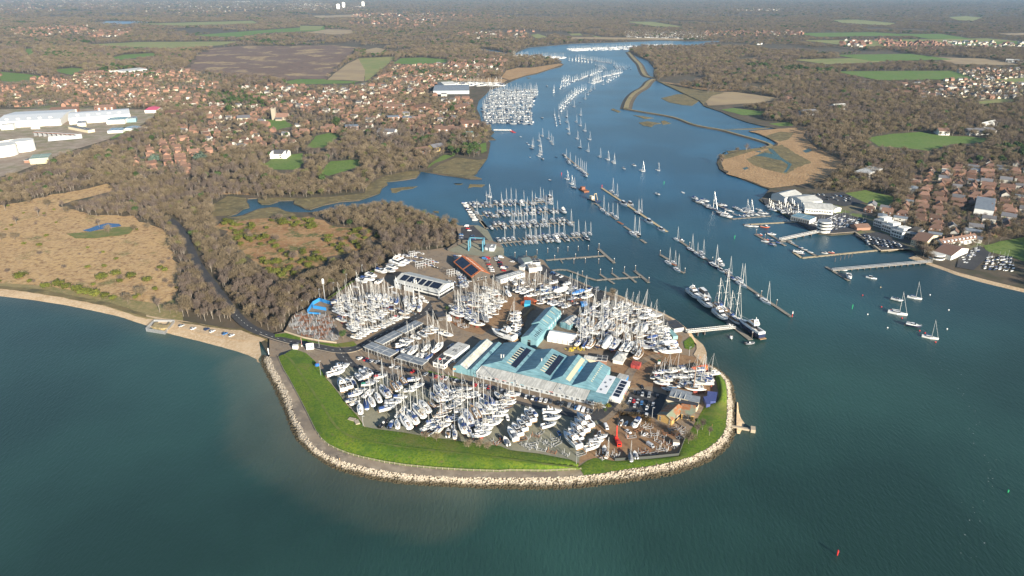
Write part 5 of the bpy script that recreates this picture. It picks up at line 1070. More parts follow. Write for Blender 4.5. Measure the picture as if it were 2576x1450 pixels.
# ---- the long blue boat shed
O = Vector(P(*R2(8,308),6.2)); ANG = R(-24.24)
shed = tag(empty("boat_shed",(O.x,O.y,YZ),ANG),"long pale blue multi-gabled boat shed with white-roofed offices along its front","shed")
for i,(x0,x1,y0,y1,he,hr,hip,dark) in enumerate(((-17.2,-6.8,.3,41,4.0,6.6,0,0),(-6.6,.3,.3,42,4.0,5.6,0,0),(.5,24.9,8.2,43,5.0,8.6,5,1),(25.1,48.9,8.2,43,5.0,8.6,5,1),(49.1,63.5,8.2,43,5.0,8.2,4,2),(63.7,80,8.2,40,5.0,8.2,4,3))):
 w,r = gable(shed,x0,x1,y0,y1,0,he,hr,'y',w_teal,t_blue if i else t_white if False else t_blue,.12,hip=hip)
 xm = (x0 + x1) / 2; k = (hr - he) / ((x1 - x0) / 2)
 def on(x,y,dz): return (x,y,hr - abs(x - xm) * k + .1 + dz)
 def slab(name,xa,xb,ya,yb,m,dz=.06):
  mb = MB(); roof_plane(mb,[on(xa,ya,dz),on(xb,ya,dz),on(xb,yb,dz),on(xa,yb,dz)],.08); return mb.build(name,m,r)
 if dark == 1:
  slab("solar_array",xm + 6.5,xm + 10.4,y0 + 5,y1 - 3,t_solar)
  n = 8
  for j in range(n):
   ya = y0 + 6 + j * (y1 - y0 - 11) / n
   slab("rooflight",xm + 3.0,xm + 6.3,ya,ya + 1.1,t_skyl)
   if j > 1: slab("solar_panel",xm + 3.2,xm + 6.2,ya + 1.6,ya + 3.2,t_solar)
 if dark == 2: slab("rooflight_strip",xm + 2.6,xm + 5.4,y0 + 3,y1 - 1,t_skyl); slab("roof_patch",xm + 5.6,x1 - .5,y0 + 18,y0 + 25,mat("bright_blue_sheet",(0.04,0.32,0.55),.5))
 if dark == 3:
  for j in range(10): slab("rooflight",xm + 2.5,xm + 3.6,y0 + 7 + j * 2.4,y0 + 7.8 + j * 2.4,t_skyl)
 if i == 0:
  slab("pale_roof_sheet",xm + .2,x1 - .3,y0 + .2,y1 - .2,t_white)
  for j in range(9): slab("rooflight",xm + 1.2,xm + 3.6,y0 + 3 + j * 4,y0 + 4.2 + j * 4,t_skyl,.12)
for vx,vy in ((10,18),(11.6,18.5),(37,24)):
 vb = MB().tube((vx,vy,5),(vx,vy,10.2),.35,n=8); vb.tube((vx,vy,10.2),(vx,vy,10.5),.55,n=8); vb.build("roof_vent",t_lead,shed)
lb = MB(); lb.box(.4,76.3,0,8.1,0,3.1,0); lb.add([(.4,0,3.1),(76.3,0,3.1),(76.3,8.1,4.6),(.4,8.1,4.6)],[(1,2,3),(0,1,3)] if False else [])
lb.build("office_wall",w_grey,shed)
rb = MB(); roof_plane(rb,[(.2,-.6,3.2),(54.2,-.6,3.2),(54.2,8.0,4.95),(.2,8.0,4.95)],.2); roof_plane(rb,[(54.6,-.6,3.2),(76.4,-.6,3.2),(76.4,8.0,4.95),(54.6,8.0,4.95)],.2); rb.build("office_roof",t_white,shed)
MB().box(.2,.5,0,8.1,3.0,4.7).build("gutter",w_grey,shed)
for j in range(22):
 x = 1.8 + j * 3.42
 if j % 3 == 1: put_window(shed,x,x + 1.1,-.06,.06,.1,2.2,"door",door_b if j % 2 else win_m,win_f)
 else: put_window(shed,x,x + 1.7,-.06,.06,.9,2.2,"window",win_m,win_f)
for x,m_ in ((14,sgn_red),(19.5,sgn_red),(25,sgn_cy),(32,sgn_cy),(52,sgn_red)): MB().box(x,x + 2.6,-.16,-.02,2.45,2.95).build("shop_sign",m_,shed)
rb = MB(); roof_plane(rb,[(76.6,-.5,3.0),(89.6,-.5,3.0),(89.6,8.2,4.7),(76.6,8.2,4.7)],.2); rb.build("annex_roof",t_blue,shed); MB().box(76.6,89.2,0,8.1,0,2.9).build("annex_wall",w_grey,shed)
for x in (78,81,86): put_window(shed,x,x + 1.8,-.06,.06,.8,2.1,"window",win_m,win_f)
put_window(shed,83.6,84.7,-.06,.06,.1,2.2,"door",door_b,win_f)
MB().box(80.2,86.4,8.4,31,0,4.5).build("side_wall",w_white,shed); rb = MB(); rb.box(80.1,86.5,8.3,31.1,4.55,4.75); rb.build("side_roof",mat("white_roof_membrane",(0.68,0.70,0.72),.6),shed)
for j in range(4): MB().box(82 + (j % 2) * 2,83 + (j % 2) * 2,11 + j * 4.6,13 + j * 4.6,4.75,4.95).build("rooflight",t_greyf,shed)
rb = MB(); roof_plane(rb,[(86.6,8.4,4.3),(89.8,8.4,3.9),(89.8,31,3.9),(86.6,31,4.3)],.2); rb.build("side_roof",t_blue,shed)
MB().box(86.6,96.0,8.4,31,0,3.4).build("side_wall",w_white,shed); rb = MB(); roof_plane(rb,[(89.9,8.2,3.9),(96.4,8.2,3.5),(96.4,31.2,3.5),(89.9,31.2,3.9)],.2); rb.build("side_roof",mat("white_roof_membrane",(0.68,0.70,0.72),.6),shed)
for j in range(5): mb = MB(); roof_plane(mb,[(90.8,9.6 + j * 4.1,3.98),(94.6,9.6 + j * 4.1,3.75),(94.6,13.1 + j * 4.1,3.75),(90.8,13.1 + j * 4.1,3.98)],.07); mb.build("solar_array",t_solar,shed)
for j,m_ in enumerate((door_b,sgn_cy,mat("yellow_panel",(.6,.42,.03),.6),win_m,sgn_red,win_m,door_b,mat("yellow_panel",(.6,.42,.03),.6))): put_window(shed,95.96,96.1,10 + j * 2.5,11.2 + j * 2.5,.4,2.8,"panel",m_)

# ---- the second blue shed, tent, grey annex
r,L,d = bldg("boat_shed","tall pale blue gabled shed with a long ridge behind the main sheds","shed",B6,(540,492),(720,528),(1063,212),9.5)
W_ = L; half = d * .42
gable(r,0,L,0,half,0,6.0,9.0,'y',w_teal,t_blue,.2); gable(r,-.5,L + .4,half + .2,d,0,7.2,10.6,'y',w_teal,t_blue,.2)
put_window(r,L * .42,L * .62,-.08,.08,0,3.6,"shed_door",d_glass); put_window(r,L * .44,L * .62,-.07,.08,4.0,5.2,"panel",w_dark)
def rslab(root,x0,x1,xm,he,hr,xa,xb,ya,yb,m,name="rooflight",dz=.17):
 k = (hr - he) / ((x1 - x0) / 2); f = lambda x,y: (x,y,hr - abs(x - xm) * k + dz); mb = MB(); roof_plane(mb,[f(xa,ya),f(xb,ya),f(xb,yb),f(xa,yb)],.08); mb.build(name,m,root)
for j in range(6): rslab(r,0,L,L / 2,6,9,L * .72,L * .9,3 + j * 2.3,3.8 + j * 2.3,win_m)
for j in range(4): rslab(r,-.5,L + .4,L / 2 - .05,7.2,10.6,L * .56,L * .95,half + 4 + j * 8,half + 4.6 + j * 8,t_skyl)
for j in range(8): put_window(r,L + .36,L + .46,half + 3 + j * 4.4,half + 4.6 + j * 4.4,3.8,5.4,"window",win_f)
r,L,d = bldg("workshop","low grey workshop with teal walls beside the tall blue shed","workshop",B6,(995,315),(1110,350),(1195,260),7.5)
gable(r,0,L,0,d,0,4.0,5.6,'y',w_teal,t_white,.2)
for x,y in ((.2,.3),(.25,.6),(.75,.4),(.78,.75)): rslab(r,0,L,L / 2,4,5.6,L * x,L * (x + .08),d * y,d * (y + .08),w_dark)
r,L,d = bldg("marquee","white fabric marquee shelter between the boat yards","marquee",B6,(845,500),(1145,550),(1190,462),6.2)
gable(r,0,L,0,d,0,3.4,5.6,'x',k_white,k_white,.1,wname="canvas_wall",rname="canvas_roof")
for j in range(6): MB().tube((L * j / 5,-.15,0),(L * j / 5,-.15,3.4),.1,n=4).build("pole",w_dark,r)
MB().box(0,L,-.2,-.12,1.5,1.62).build("rail",w_dark,r)
r,L,d = bldg("store_hut","small white-roofed gatehouse-like store among the east yard boats","hut",R4,(1680,1380),(1780,1400),(1835,1320),6.5)
gable(r,0,L,0,d,0,3.2,5.0,'x',w_white,t_white,.6,hip=2.5)
r,L,d = bldg("canteen","low white-roofed canteen behind the blue sheds","canteen",R2,(935,175),(1040,195),(1050,165),6)
gable(r,0,L,0,d,0,2.6,3.6,'x',w_cream,t_white,.2)
r,L,d = bldg("brick_store","small brick store with dark flat roof behind the blue sheds","store",R2,(1042,195),(1130,205),(1135,160),6)
flat(r,0,L,0,d,0,2.8,w_brick,t_felt,.2)

# ---- solar-roofed warehouse
r,L,d = bldg("warehouse","big pale grey warehouse with dark solar panels on its roof","warehouse",B1,(550,398),(1050,522),(1255,432),10)
gable(r,0,L,0,d,0,7,10,'x',w_steel,t_steel,.3)
k = 3 / (d / 2)
for x0,x1,rws in ((.08,.22,1),(.24,.34,1),(.37,.47,1),(.50,.60,1),(.63,.73,1),(.75,.95,1)):
 mb = MB(); f = lambda x,y: (L * x,d * y,7 + k * d * y + .2); roof_plane(mb,[f(x0,.1),f(x1,.1),f(x1,.44),f(x0,.44)],.08); mb.build("solar_array",t_solar,r)
for x in (.42,.46): MB().tube((L * x,d * .12,7),(L * x,d * .12,11),.5,n=8).build("roof_vent",t_lead,r)
for j in range(10): put_window(r,L * .04 + j * L * .06,L * .04 + j * L * .06 + 1.2,-.08,.06,4.2,5.4,"window",win_m)
put_window(r,L * .66,L * .985,-.08,.06,4.0,4.9,"window_band",win_m); put_window(r,L * .45,L * .985,-.08,.06,.2,2.6,"shopfront",win_m); put_window(r,L - .06,L + .1,d * .05,d * .95,.2,2.6,"shopfront",win_m); put_window(r,L - .06,L + .08,d * .05,d * .95,4.0,4.9,"window_band",win_m); put_window(r,L * .16,L * .22,-.08,.06,0,5,"shed_door",w_dark)
MB().box(L * .45,L + .3,-.5,-.09,2.8,3.6).build("fascia",w_white,r); MB().box(L + .09,L + .5,-.5,d,2.8,3.6).build("fascia",w_white,r)

# ---- orange roofed barn
r,L,d = bldg("barn","long barn with one orange tiled slope and one dark solar slope","barn",S1,(370,1140),(568,1103),(450,928),9.5)
gable(r,0,L,0,d,0,4.5,9.2,'y',w_dark,t_orange,.5)
km = 4.7 / (L / 2)
for ya,yb in ((.05,.44),(.5,.96)):
 mb = MB(); f = lambda x,y: (L * x,d * y,4.5 + km * L * x + .2); roof_plane(mb,[f(.02,ya),f(.44,ya),f(.44,yb),f(.02,yb)],.1); mb.build("solar_array",t_solar,r)
for j in range(8): mb = MB(); f = lambda x,y: (L * x,d * y,4.5 + km * L * (1 - x) + .2); roof_plane(mb,[f(.58,.06 + j * .115),f(.72,.06 + j * .115),f(.72,.075 + j * .115),f(.58,.075 + j * .115)],.1); mb.build("rooflight",win_f,r)
for j in range(3): put_window(r,L * (.3 + j * .2),L * (.42 + j * .2),-.08,.06,.3,2.4,"window",win_m,win_f)

# ---- shops with flat roofs
for nm,lab,a,b,c,n in (("shop_pavilion","dark timber pavilion with grey flat roof, nearest the lawn corner",(38,468),(375,594),(495,532),9),("shop_pavilion","dark timber pavilion with grey flat roof, facing the middle of the parked cars",(445,607),(785,702),(858,634),7),("shop_pavilion","dark timber pavilion with grey flat roof, second along the tarmac road",(285,438),(540,302),(430,266),8),("shop_pavilion","dark timber pavilion with grey flat roof, farthest along the tarmac road",(565,297),(800,170),(700,134),8)):
 r,L,d = bldg(nm,lab,"shop",B2,a,b,c,YZ + 3.5,group=None)
 flat(r,.5,L - .5,.5 if d > 0 else -.5,d - .5 if d > 0 else d + .5,0,3.4,w_dark,t_greyf,.5)
 y_ = .5
 for j in range(n):
  x = 1 + (L - 3) * j / (n - 1); put_window(r,x,x + (L - 3) / n * .72,y_ - .08,y_ + .05,.5 if j % 3 else .1,2.7,"window" if j % 3 else "door",win_m,win_f)
r,L,d = bldg("office","white flat-roofed office with black emblem left out, beside the blue sheds".replace(" with black emblem left out,"," block"),"office",B2,(1200,588),(1382,452),(1245,407),YZ + 5)
flat(r,0,L,0,d,0,5,w_white,t_steel,.15,trim=w_white)
em = MB(); k_ = 5.36
for x0,x1,y0,y1 in ((.30,.34,.25,.62),(.30,.46,.58,.64),(.42,.46,.30,.64),(.36,.40,.35,.52),(.50,.53,.22,.6),(.55,.60,.3,.36),(.74,.79,.40,.46),(.74,.76,.40,.62),(.79,.81,.5,.62)): em.box(L * x0,L * x1,d * y0,d * y1,k_,k_ + .03)
em.build("roof_emblem",e_black,r)
for j in range(9): put_window(r,1 + j * (L - 3) / 8,2.4 + j * (L - 3) / 8,-.08,.05,.9,2.4,"window",win_m,win_f)
r,L,d = bldg("office","lower dark-roofed front wing of the white office","office",B2,(920,657),(1062,692),(1180,588),YZ + 3.6)
flat(r,0,L,0,d,0,3.4,w_white,t_felt,.2,trim=w_white); MB().box(L * .45,L * .62,d * .5,d * .62,3.7,4.2).build("rooflight",t_lead,r)
for j in range(3): put_window(r,1 + j * (L - 3) / 2,2.8 + j * (L - 3) / 2,-.08,.05,.8,2.2,"window",win_m,win_f)
for j in range(4): put_window(r,L - .05,L + .08,1 + j * (d - 3) / 3,2.6 + j * (d - 3) / 3,.8,2.2,"window",win_m,win_f)
r,L,d = bldg("black_hut","small black hut with dark roof beside the road fork","hut",B2,(985,98),(1092,80),(1075,12),YZ + 3.8)
flat(r,0,L,0,d,0,3.6,w_dark,t_felt,.2,trim=w_dark); MB().box(L + .2,L + 3.4,-2,d * .4,0,3).build("lean_to",w_white,r); put_window(r,1,L - 1,-.08,.05,1.2,2.2,"window",win_m,win_f)
r,L,d = bldg("slatted_canopy","grey slatted canopy roof beside the herringbone yachts","canopy",A4,(190,465),(260,468),(335,418),YZ + 4)
rb = MB(); roof_plane(rb,[(-1,-.5,3.8),(L + 1,-.5,3.8),(L + 1,d + .5,4.4),(-1,d + .5,4.4)],.2); rb.build("roof",t_greyf,r)
for x in (0,L): 
 for y in (0,d): MB().tube((x,y,0),(x,y,3.8),.12,n=4).build("post",st_galv,r)
r,L,d = bldg("long_shed","long white single-storey shed with grey roof near the quay","shed",A5,(10,228),(326,137),(250,107),YZ + 4)
flat(r,0,L,0,d,0,3.8,w_white,t_white,.2,trim=w_white)
for j in range(9): put_window(r,L * (.08 + j * .1),L * (.13 + j * .1),-.08,.05,1.8,2.8,"window",win_m)

# ---- quay buildings
r,L,d = bldg("quay_building","grey-green gabled hall on the quay above the dock","hall",S1,(945,1000),(1030,985),(1012,922),YZ + 5)
gable(r,0,L,0,d,0,4.5,6.2,'x',w_grey,mat("grey_green_roof",(0.13,0.16,0.155),.7),.3)
r,L,d = bldg("quay_office","white block with tan roof beside the quay ramp","office",S1,(995,1065),(1082,1060),(1085,1022),YZ + 4.5)
flat(r,0,L,0,d,0,4.2,w_white,mat("tan_flat_roof",(0.26,0.21,0.16),.9),.2,trim=w_white); MB().box(L,L + 5,d * .3,d,0,3.4).build("lean_to",w_white,r)
r,L,d = bldg("quay_hut","dark flat-roofed hut behind the quay hall","hut",S1,(1035,1010),(1115,1005),(1095,965),YZ + 3)
flat(r,0,L,0,d,0,3,w_grey,t_felt,.2)
r,L,d = bldg("club_pavilion","low pavilion with ribbed grey roof by the visitor cars","pavilion",S1,(885,1050),(935,1062),(910,985),YZ + 3)
flat(r,0,L,0,d,0,3,w_white,t_greyf,.3)
r,L,d = bldg("hoist_office","grey hut with a gabled roof beside the travel hoist","hut",S1,(512,830),(560,840),(560,800),YZ + 4)
gable(r,0,L,0,d,0,3.6,5.4,'x',w_grey,t_slate,.2)
for j in range(3): put_window(r,1 + j * L * .3,2.2 + j * L * .3,-.08,.05,1,2.4,"window",win_f)
r,L,d = bldg("hoist_store","flat grey store next to the hoist hut","store",S1,(560,845),(612,848),(610,805),YZ + 4)
flat(r,0,L,0,d,0,3.6,w_grey,t_greyf,.2)
hr_ = empty("travel_hoist",(*P(*S1(415,885),YZ),YZ),-.12); tag(hr_,"pale blue steel travel hoist standing over the dock apron","boat hoist")
for x in (-7,7):
 for y in (0,10): MB().box(x - .5,x + .5,y - .5,y + .5,0,10).build("leg",st_blue,hr_)
 MB().box(x - .6,x + .6,-.6,10.6,10,11).build("beam",st_blue,hr_); MB().box(x - .4,x + .4,.5,9.5,1,1.8).build("beam",st_blue,hr_)
MB().box(-6.4,6.4,9.6,10.4,10.05,10.9).build("cross_beam",st_blue,hr_)
r,L,d = bldg("jetty_hut","black-roofed hut beside the footbridge landing","hut",R4,(2225,995),(2310,1068),(2390,1035),YZ + 3.6)
flat(r,0,L,0,d,0,3.4,w_grey,t_felt,.3,trim=w_dark); 
for j in range(3): put_window(r,L * (.15 + j * .28),L * (.3 + j * .28),-.08,.05,1,2.4,"window",win_m,win_f)
def crate(name,label,cat,view_,a,b,c,h,m,group=None,z0=YZ,ribs=True,top=None):
 r,L,d = bldg(name,label,cat,view_,a,b,c,z0 + h,z0,group)
 y0,y1 = (0,d) if d > 0 else (d,0)
 MB().box(0,L,y0,y1,.05,h).build("body",m,r)
 if ribs:
  rb = MB(); n = max(4,int(L / 1.2))
  for k in range(n): rb.box(L * (k + .3) / n,L * (k + .6) / n,y0 - .06,y1 + .06,.2,h - .15)
  rb.build("ribbing",m,r)
 if top: MB().box(-.08,L + .08,y0 - .08,y1 + .08,h,h + .1).build("roof",top,r)
 return r
crate("container","long pale teal container beside the jetty hut","container",R4,(2235,1080),(2300,1150),(2345,1140),2.8,mat("teal_container",(.20,.36,.36),.6))
c_or = mat("orange_container",(.42,.10,.035),.7,noise=(.8,.4,.6,(.34,.09,.04),4)); c_bl = mat("blue_container",(.03,.17,.42),.6); c_tq = mat("turquoise_container",(.05,.33,.52),.6)
crate("container","long orange container at the back of the yard stores","container",A5,(310,460),(450,515),(468,490),2.7,c_or)
crate("container","short orange container with pale edges","container",A5,(270,520),(318,540),(365,500),2.6,c_or)
crate("container","bright turquoise container beside the orange ones","container",A5,(318,545),(395,548),(415,500),2.7,c_tq)
crate("container","pale blue container under the yacht masts","container",A5,(540,375),(640,385),(655,345),2.7,mat("faded_blue_container",(.16,.33,.48),.6))
crate("container","deep blue container nearest the quay road","container",A5,(660,370),(800,335),(780,300),2.8,c_bl)
crate("container","dark blue container in the shadow of the masts","container",A5,(1070,545),(1150,540),(1145,508),2.7,c_bl)
crate("container","red skip container beside the slipway hulls","container",R2,(1335,235),(1410,250),(1412,210),2.6,mat("red_container",(.38,.06,.05),.7))
crate("container","blue and white container at the end of the sheds","container",R2,(1200,365),(1280,385),(1285,320),2.8,c_bl,top=t_white)
crate("shipping_crate","bright orange boat mould on the slipway","mould",B4,(585,500),(615,525),(835,488),3.4,mat("bright_orange_paint",(.85,.13,.02),.5),ribs=False)
crate("container","small red container at the rear of the masts","container",B4,(75,575),(150,580),(150,545),2.2,sgn_red)
crate("toilet_block","little white hut with a green roof on the slipway","hut",B4,(112,415),(150,420),(168,395),2.4,w_white,ribs=False,top=mat("green_roof",(.02,.13,.05),.7))
crate("security_hut","white hut with pale hipped roof at the road gate","hut",view(1000,1330,6.44),(1088,355),(1225,350),(1283,300),2.8,w_white,ribs=False,top=t_lead)
crate("site_hut","white hut with tan roof among the trailers","hut",B5,(1125,345),(1222,352),(1245,310),2.6,w_white,ribs=False,top=mat("tan_flat_roof",(0.26,0.21,0.16),.9))

# ---- yellow brick buildings by the east lawn
r,L,d = bldg("yellow_hall","yellow brick hall with rust-streaked green roof by the east lawn","hall",U2,(380,990),(672,1108),(785,832),YZ + 4.6)
gable(r,.4,L - .4,.4,d - .4,0,4.0,5.8,'y',w_yel,t_rust,.5,ridge=.6)
for x in (.18,.78): put_window(r,L * x,L * (x + .07),.3,.45,.4,3.4,"window",win_m,win_f)
put_window(r,L - .46,L - .33,d * .3,d * .7,.8,2.6,"window",win_m,win_f)
r,L,d = bldg("yellow_hall","smaller yellow brick hall with rusty ribbed roof and tall windows","hall",U2,(842,978),(1108,1018),(1162,862),YZ + 4.4)
MB().box(.3,L - .3,.3,d,0,3.9).build("wall",w_yel,r); rb = MB(); roof_plane(rb,[(-.3,-.4,3.9),(L + .3,-.4,3.9),(L + .3,d,5.2),(-.3,d,5.2)],.25); rb.build("roof",t_rust,r)
for j in range(5): put_window(r,L * (.17 + j * .115),L * (.26 + j * .115),.2,.36,.4,3.3,"window",win_m,win_f)
r,L,d = bldg("link_block","flat black-roofed block joining the yellow brick halls","block",U2,(552,712),(1152,862),(1172,792),YZ + 3.6)
MB().box(0,L,0,d,0,3.4).build("wall",w_cream,r); MB().box(-.2,L + .2,-.2,d + .2,3.42,3.7).build("roof",t_felt,r)
MB().tube((L * .42,d * .5,3.5),(L * .42,d * .5,5),.25,n=6).build("roof_vent",t_lead,r)
r,L,d = bldg("metal_store","pale shed with seamed grey metal roof behind the yellow halls","shed",U2,(620,640),(1000,722),(1050,595),YZ + 4.6)
MB().box(0,L,0,d,0,4.3).build("wall",w_cream,r); rb = MB(); roof_plane(rb,[(-.3,-.3,4.4),(L + .3,-.3,4.4),(L + .3,d + .3,5.2),(-.3,d + .3,5.2)],.2); rb.build("roof",t_greyf,r)
for j in range(1,4): MB().box(L * j / 4 - .12,L * j / 4 + .12,0,d,4.5,5.0).build("roof_seam",t_lead,r)
r,L,d = bldg("metal_store","lower end bay of the seamed grey metal shed","shed",U2,(1000,735),(1190,768),(1222,682),YZ + 4.2)
MB().box(0,L,0,d,0,3.9).build("wall",w_cream,r); rb = MB(); roof_plane(rb,[(-.3,-.3,4.0),(L + .3,-.3,4.0),(L + .3,d + .3,4.7),(-.3,d + .3,4.7)],.2); rb.build("roof",t_greyf,r)
tp = tag(empty("tarpaulin_shelter",(*P(*U2(1440,760),YZ),YZ),-.2),"navy tarpaulin shelter at the edge of the east lawn","shelter")
rb = MB()
rb.prism([(x - P(*U2(1440,760),YZ)[0],y - P(*U2(1440,760),YZ)[1]) for x,y in W(U2,[(1355,560),(1545,580),(1512,760),(1412,760),(1410,812),(1335,815),(1272,670),(1350,655)],YZ + 3)],.6,3.2); rb.build("cover",mat("navy_tarpaulin",(.06,.08,.22),.6,bump=(1.2,.4)),tp); tp.rotation_euler = (0,0,0)
for x,y in ((-2,1),(2,1),(-2,6),(3,7)): MB().tube((x,y,0),(x,y,.8),.08,n=4).build("pole",st_galv,tp)

# ---- sea fort ruin in its palisade
fo = tag(empty("fort_ruin",(*P(*T3(1160,1285),LZ),LZ)),"crumbling tan fort ruin inside a steel palisade on the beach","ruin")
fx,fy = P(*T3(1160,1285),LZ)
fb = MB()
for poly,h in (([(1105,1290),(1120,1262),(1150,1258),(1140,1275),(1215,1280),(1228,1258),(1238,1262),(1215,1300),(1170,1306)],2.2),([(1150,1270),(1175,1262),(1180,1280),(1155,1285)],1.6)):
 fb.prism([(x - fx,y - fy) for x,y in W(T3,poly,LZ + 1)],-.5,h)
fb.build("ruin_wall",mat("ruin_stone",(.42,.32,.17),.95,noise=(.5,.4,.6,(.25,.2,.1),5)),fo)
pal = tag(empty("palisade_fence",(fx,fy,0)),"pale steel palisade fence enclosing the fort ruin on the beach","fence")
cor = W(T3,[(1056,1300),(1118,1240),(1268,1242),(1195,1322)],LZ + 1)
for i in range(4):
 a,b = Vector(cor[i]) - Vector((fx,fy)),Vector(cor[(i + 1) % 4]) - Vector((fx,fy)); n = 22; mb = MB()
 for j in range(n): p = a.lerp(b,(j + .2) / n); q2 = a.lerp(b,(j + .85) / n); mb.tube((*p,1.6),(*q2,1.6),.9 if False else .05,n=3); mb.add([(*p,-.5),(*q2,-.5),(*q2,3.1),(*p,3.1)],[(0,1,2,3)]); mb.add([(*p,-.5),(*q2,-.5),(*q2,3.1),(*p,3.1)],[(3,2,1,0)]) if False else None
 mb.build("fence_panel",st_galv,pal)

# ---- far bank: big sheds, club, harbour tower
def bldgL(*a,**k): return bldg(*a,z0=LZ,**k)
r,L,d = bldgL("boat_hall","white barrel-roofed boat hall nearest the river across the water","boat hall",S3,(715,172),(818,200),(892,160),9)
gable(r,0,L,0,d,0,7,10,'y',w_white,t_steel,.2)
r,L,d = bldgL("boat_hall","white barrel-roofed boat hall next to the car park","boat hall",S3,(832,190),(962,238),(1030,200),9)
gable(r,0,L,0,d,0,7,10,'y',w_white,t_steel,.2)
r,L,d = bldgL("yacht_club","white clubhouse with pale ribbed roof above the racked dinghies","clubhouse",S3,(960,290),(1170,305),(1182,280),6)
gable(r,0,L,0,d + 14,0,6,9,'x',w_white,t_steel,.4)
for j in range(10): put_window(r,L * (.05 + j * .09),L * (.11 + j * .09),-.08,.05,2.5,4,"window",win_m,win_f)
r,L,d = bldgL("yacht_club","low white wing with pale roof beside the clubhouse","clubhouse",S3,(1180,292),(1228,285),(1180,250),5)
gable(r,0,L,0,d,0,4.5,6,'y',w_white,t_steel,.3)
r,L,d = bldgL("glass_pavilion","glass-roofed pavilion on the far quay","pavilion",S3,(858,340),(995,372),(1000,340),6)
flat(r,0,L,0,d,0,5,w_white,mat("glass_roof",(.12,.22,.26),.25,spec=.6),.3)
for j in range(8): put_window(r,L * (.04 + j * .12),L * (.13 + j * .12),-.08,.05,.6,4,"window",win_m,win_f)
tw = tag(empty("harbour_tower",(*P(*S3(1094,458),LZ),LZ)),"round white harbour tower with black window bands on the far quay","tower")
for k_,(r0,z0_,z1_,m_) in enumerate(((6.6,0,2.6,w_white),(6.4,2.6,4.3,win_m),(7.0,4.3,6.0,w_white),(6.6,6.0,7.6,win_m),(7.2,7.6,9.3,w_white),(6.6,9.3,11,win_m),(7.2,11,12.4,w_white))):
 MB().tube((0,0,z0_),(0,0,z1_),r0,n=24).build("storey" if m_ is w_white else "window_band",m_,tw)
MB().tube((0,0,12.4),(0,0,12.7),6.2,n=24).build("roof",t_greyf,tw)
r,L,d = bldgL("quay_house","brown-roofed low house on the far quay","house",S3,(1345,430),(1445,425),(1440,395),4)
gable(r,0,L,0,d,0,3.2,5.5,'x',w_brick,t_tile,.4)
r,L,d = bldgL("wrapped_house","house wrapped in white scaffold sheeting among the far houses","house",S3,(2212,285),(2355,305),(2366,215),10)
MB().box(0,L,0,d,0,9).build("sheeting",k_white,r); MB().box(-.2,L + .2,-.2,d + .2,9.02,9.5).build("roof",t_greyf,r)
r,L,d = bldgL("wrapped_house","tall white sheeted house beside the reed bed","house",S4,(1548,815),(1630,830),(1645,785),10)
MB().box(0,L,0,d,0,9).build("sheeting",k_white,r); MB().box(-.2,L + .2,-.2,d + .2,9.02,9.5).build("roof",t_steel,r)
r,L,d = bldgL("terrace","terrace of white cottages with brown roofs and dormers by the far shore","terrace",S3,(1975,555),(2238,510),(2225,478),5)
gable(r,0,L,0,max(8,d),0,5,8.5,'x',w_white,t_tile,.3)
for j in range(9): put_window(r,L * (.04 + j * .105),L * (.08 + j * .105),-.08,.05,2.9,4.2,"window",win_m,win_f); MB().box(L * (.05 + j * .105),L * (.09 + j * .105),.8,3,5.6,7.2).build("dormer",win_f,r)
for j in range(4): MB().box(L * (.1 + j * .25),L * (.1 + j * .25) + 1,max(8,d) / 2 - .5,max(8,d) / 2 + .5,8.0,10.5).build("chimney",w_brick,r)
r,L,d = bldgL("waterside_club","white waterside clubhouse with red roof and round glass bay","clubhouse",S3,(1915,605),(2040,640),(2120,575),5)
gable(r,0,L,0,d,0,5,9,'x',w_white,t_red,.5); 
MB().tube((L * .3,-4,0),(L * .3,-4,4.5),7,n=16).build("bay",w_white,r); MB().tube((L * .3,-4,1.4),(L * .3,-4,3.4),7.08,n=16).build("window_band",win_m,r); MB().tube((L * .3,-4,4.5),(L * .3,-4,4.8),7.3,n=16).build("bay_roof",t_lead,r)
r,L,d = bldgL("inn","big cream inn with several red roofs at the head of the far quay","inn",S3,(1745,520),(1850,545),(1900,480),6)
gable(r,0,L,0,d,0,6,10,'x',w_cream,t_tile,.4)
for j in range(6): put_window(r,L * (.06 + j * .155),L * (.13 + j * .155),-.08,.05,3.6,5,"window",win_m,win_f); put_window(r,L * (.06 + j * .155),L * (.13 + j * .155),-.08,.05,.8,2.4,"window",win_m,win_f)
for i,(a,b,c) in enumerate((((1470,365),(1530,385),(1580,360)),((1530,400),(1600,425),(1640,400)),((1600,440),(1680,465),(1700,430)),((1700,460),(1790,480),(1830,445)))):
 r,L,d = bldgL("apartment_block",["white stepped apartment block nearest the dinghy park","white stepped apartment block, second along the quay road","white stepped apartment block with dark glass, third along the quay road","dark stepped apartment block beside the inn"][i],"apartments",S3,a,b,c,8)
 flat(r,0,L,0,d,0,7,w_white if i < 3 else w_dark,t_greyf,.3); MB().box(L * .2,L * .8,d * .3,d,7.4,9.6).build("penthouse",w_white if i < 3 else w_dark,r)
 for k_ in range(4):
  for zz in (.8,4.2): put_window(r,L * (.06 + k_ * .23),L * (.22 + k_ * .23),-.1,.05,zz,zz + 2,"window",win_m,win_f)

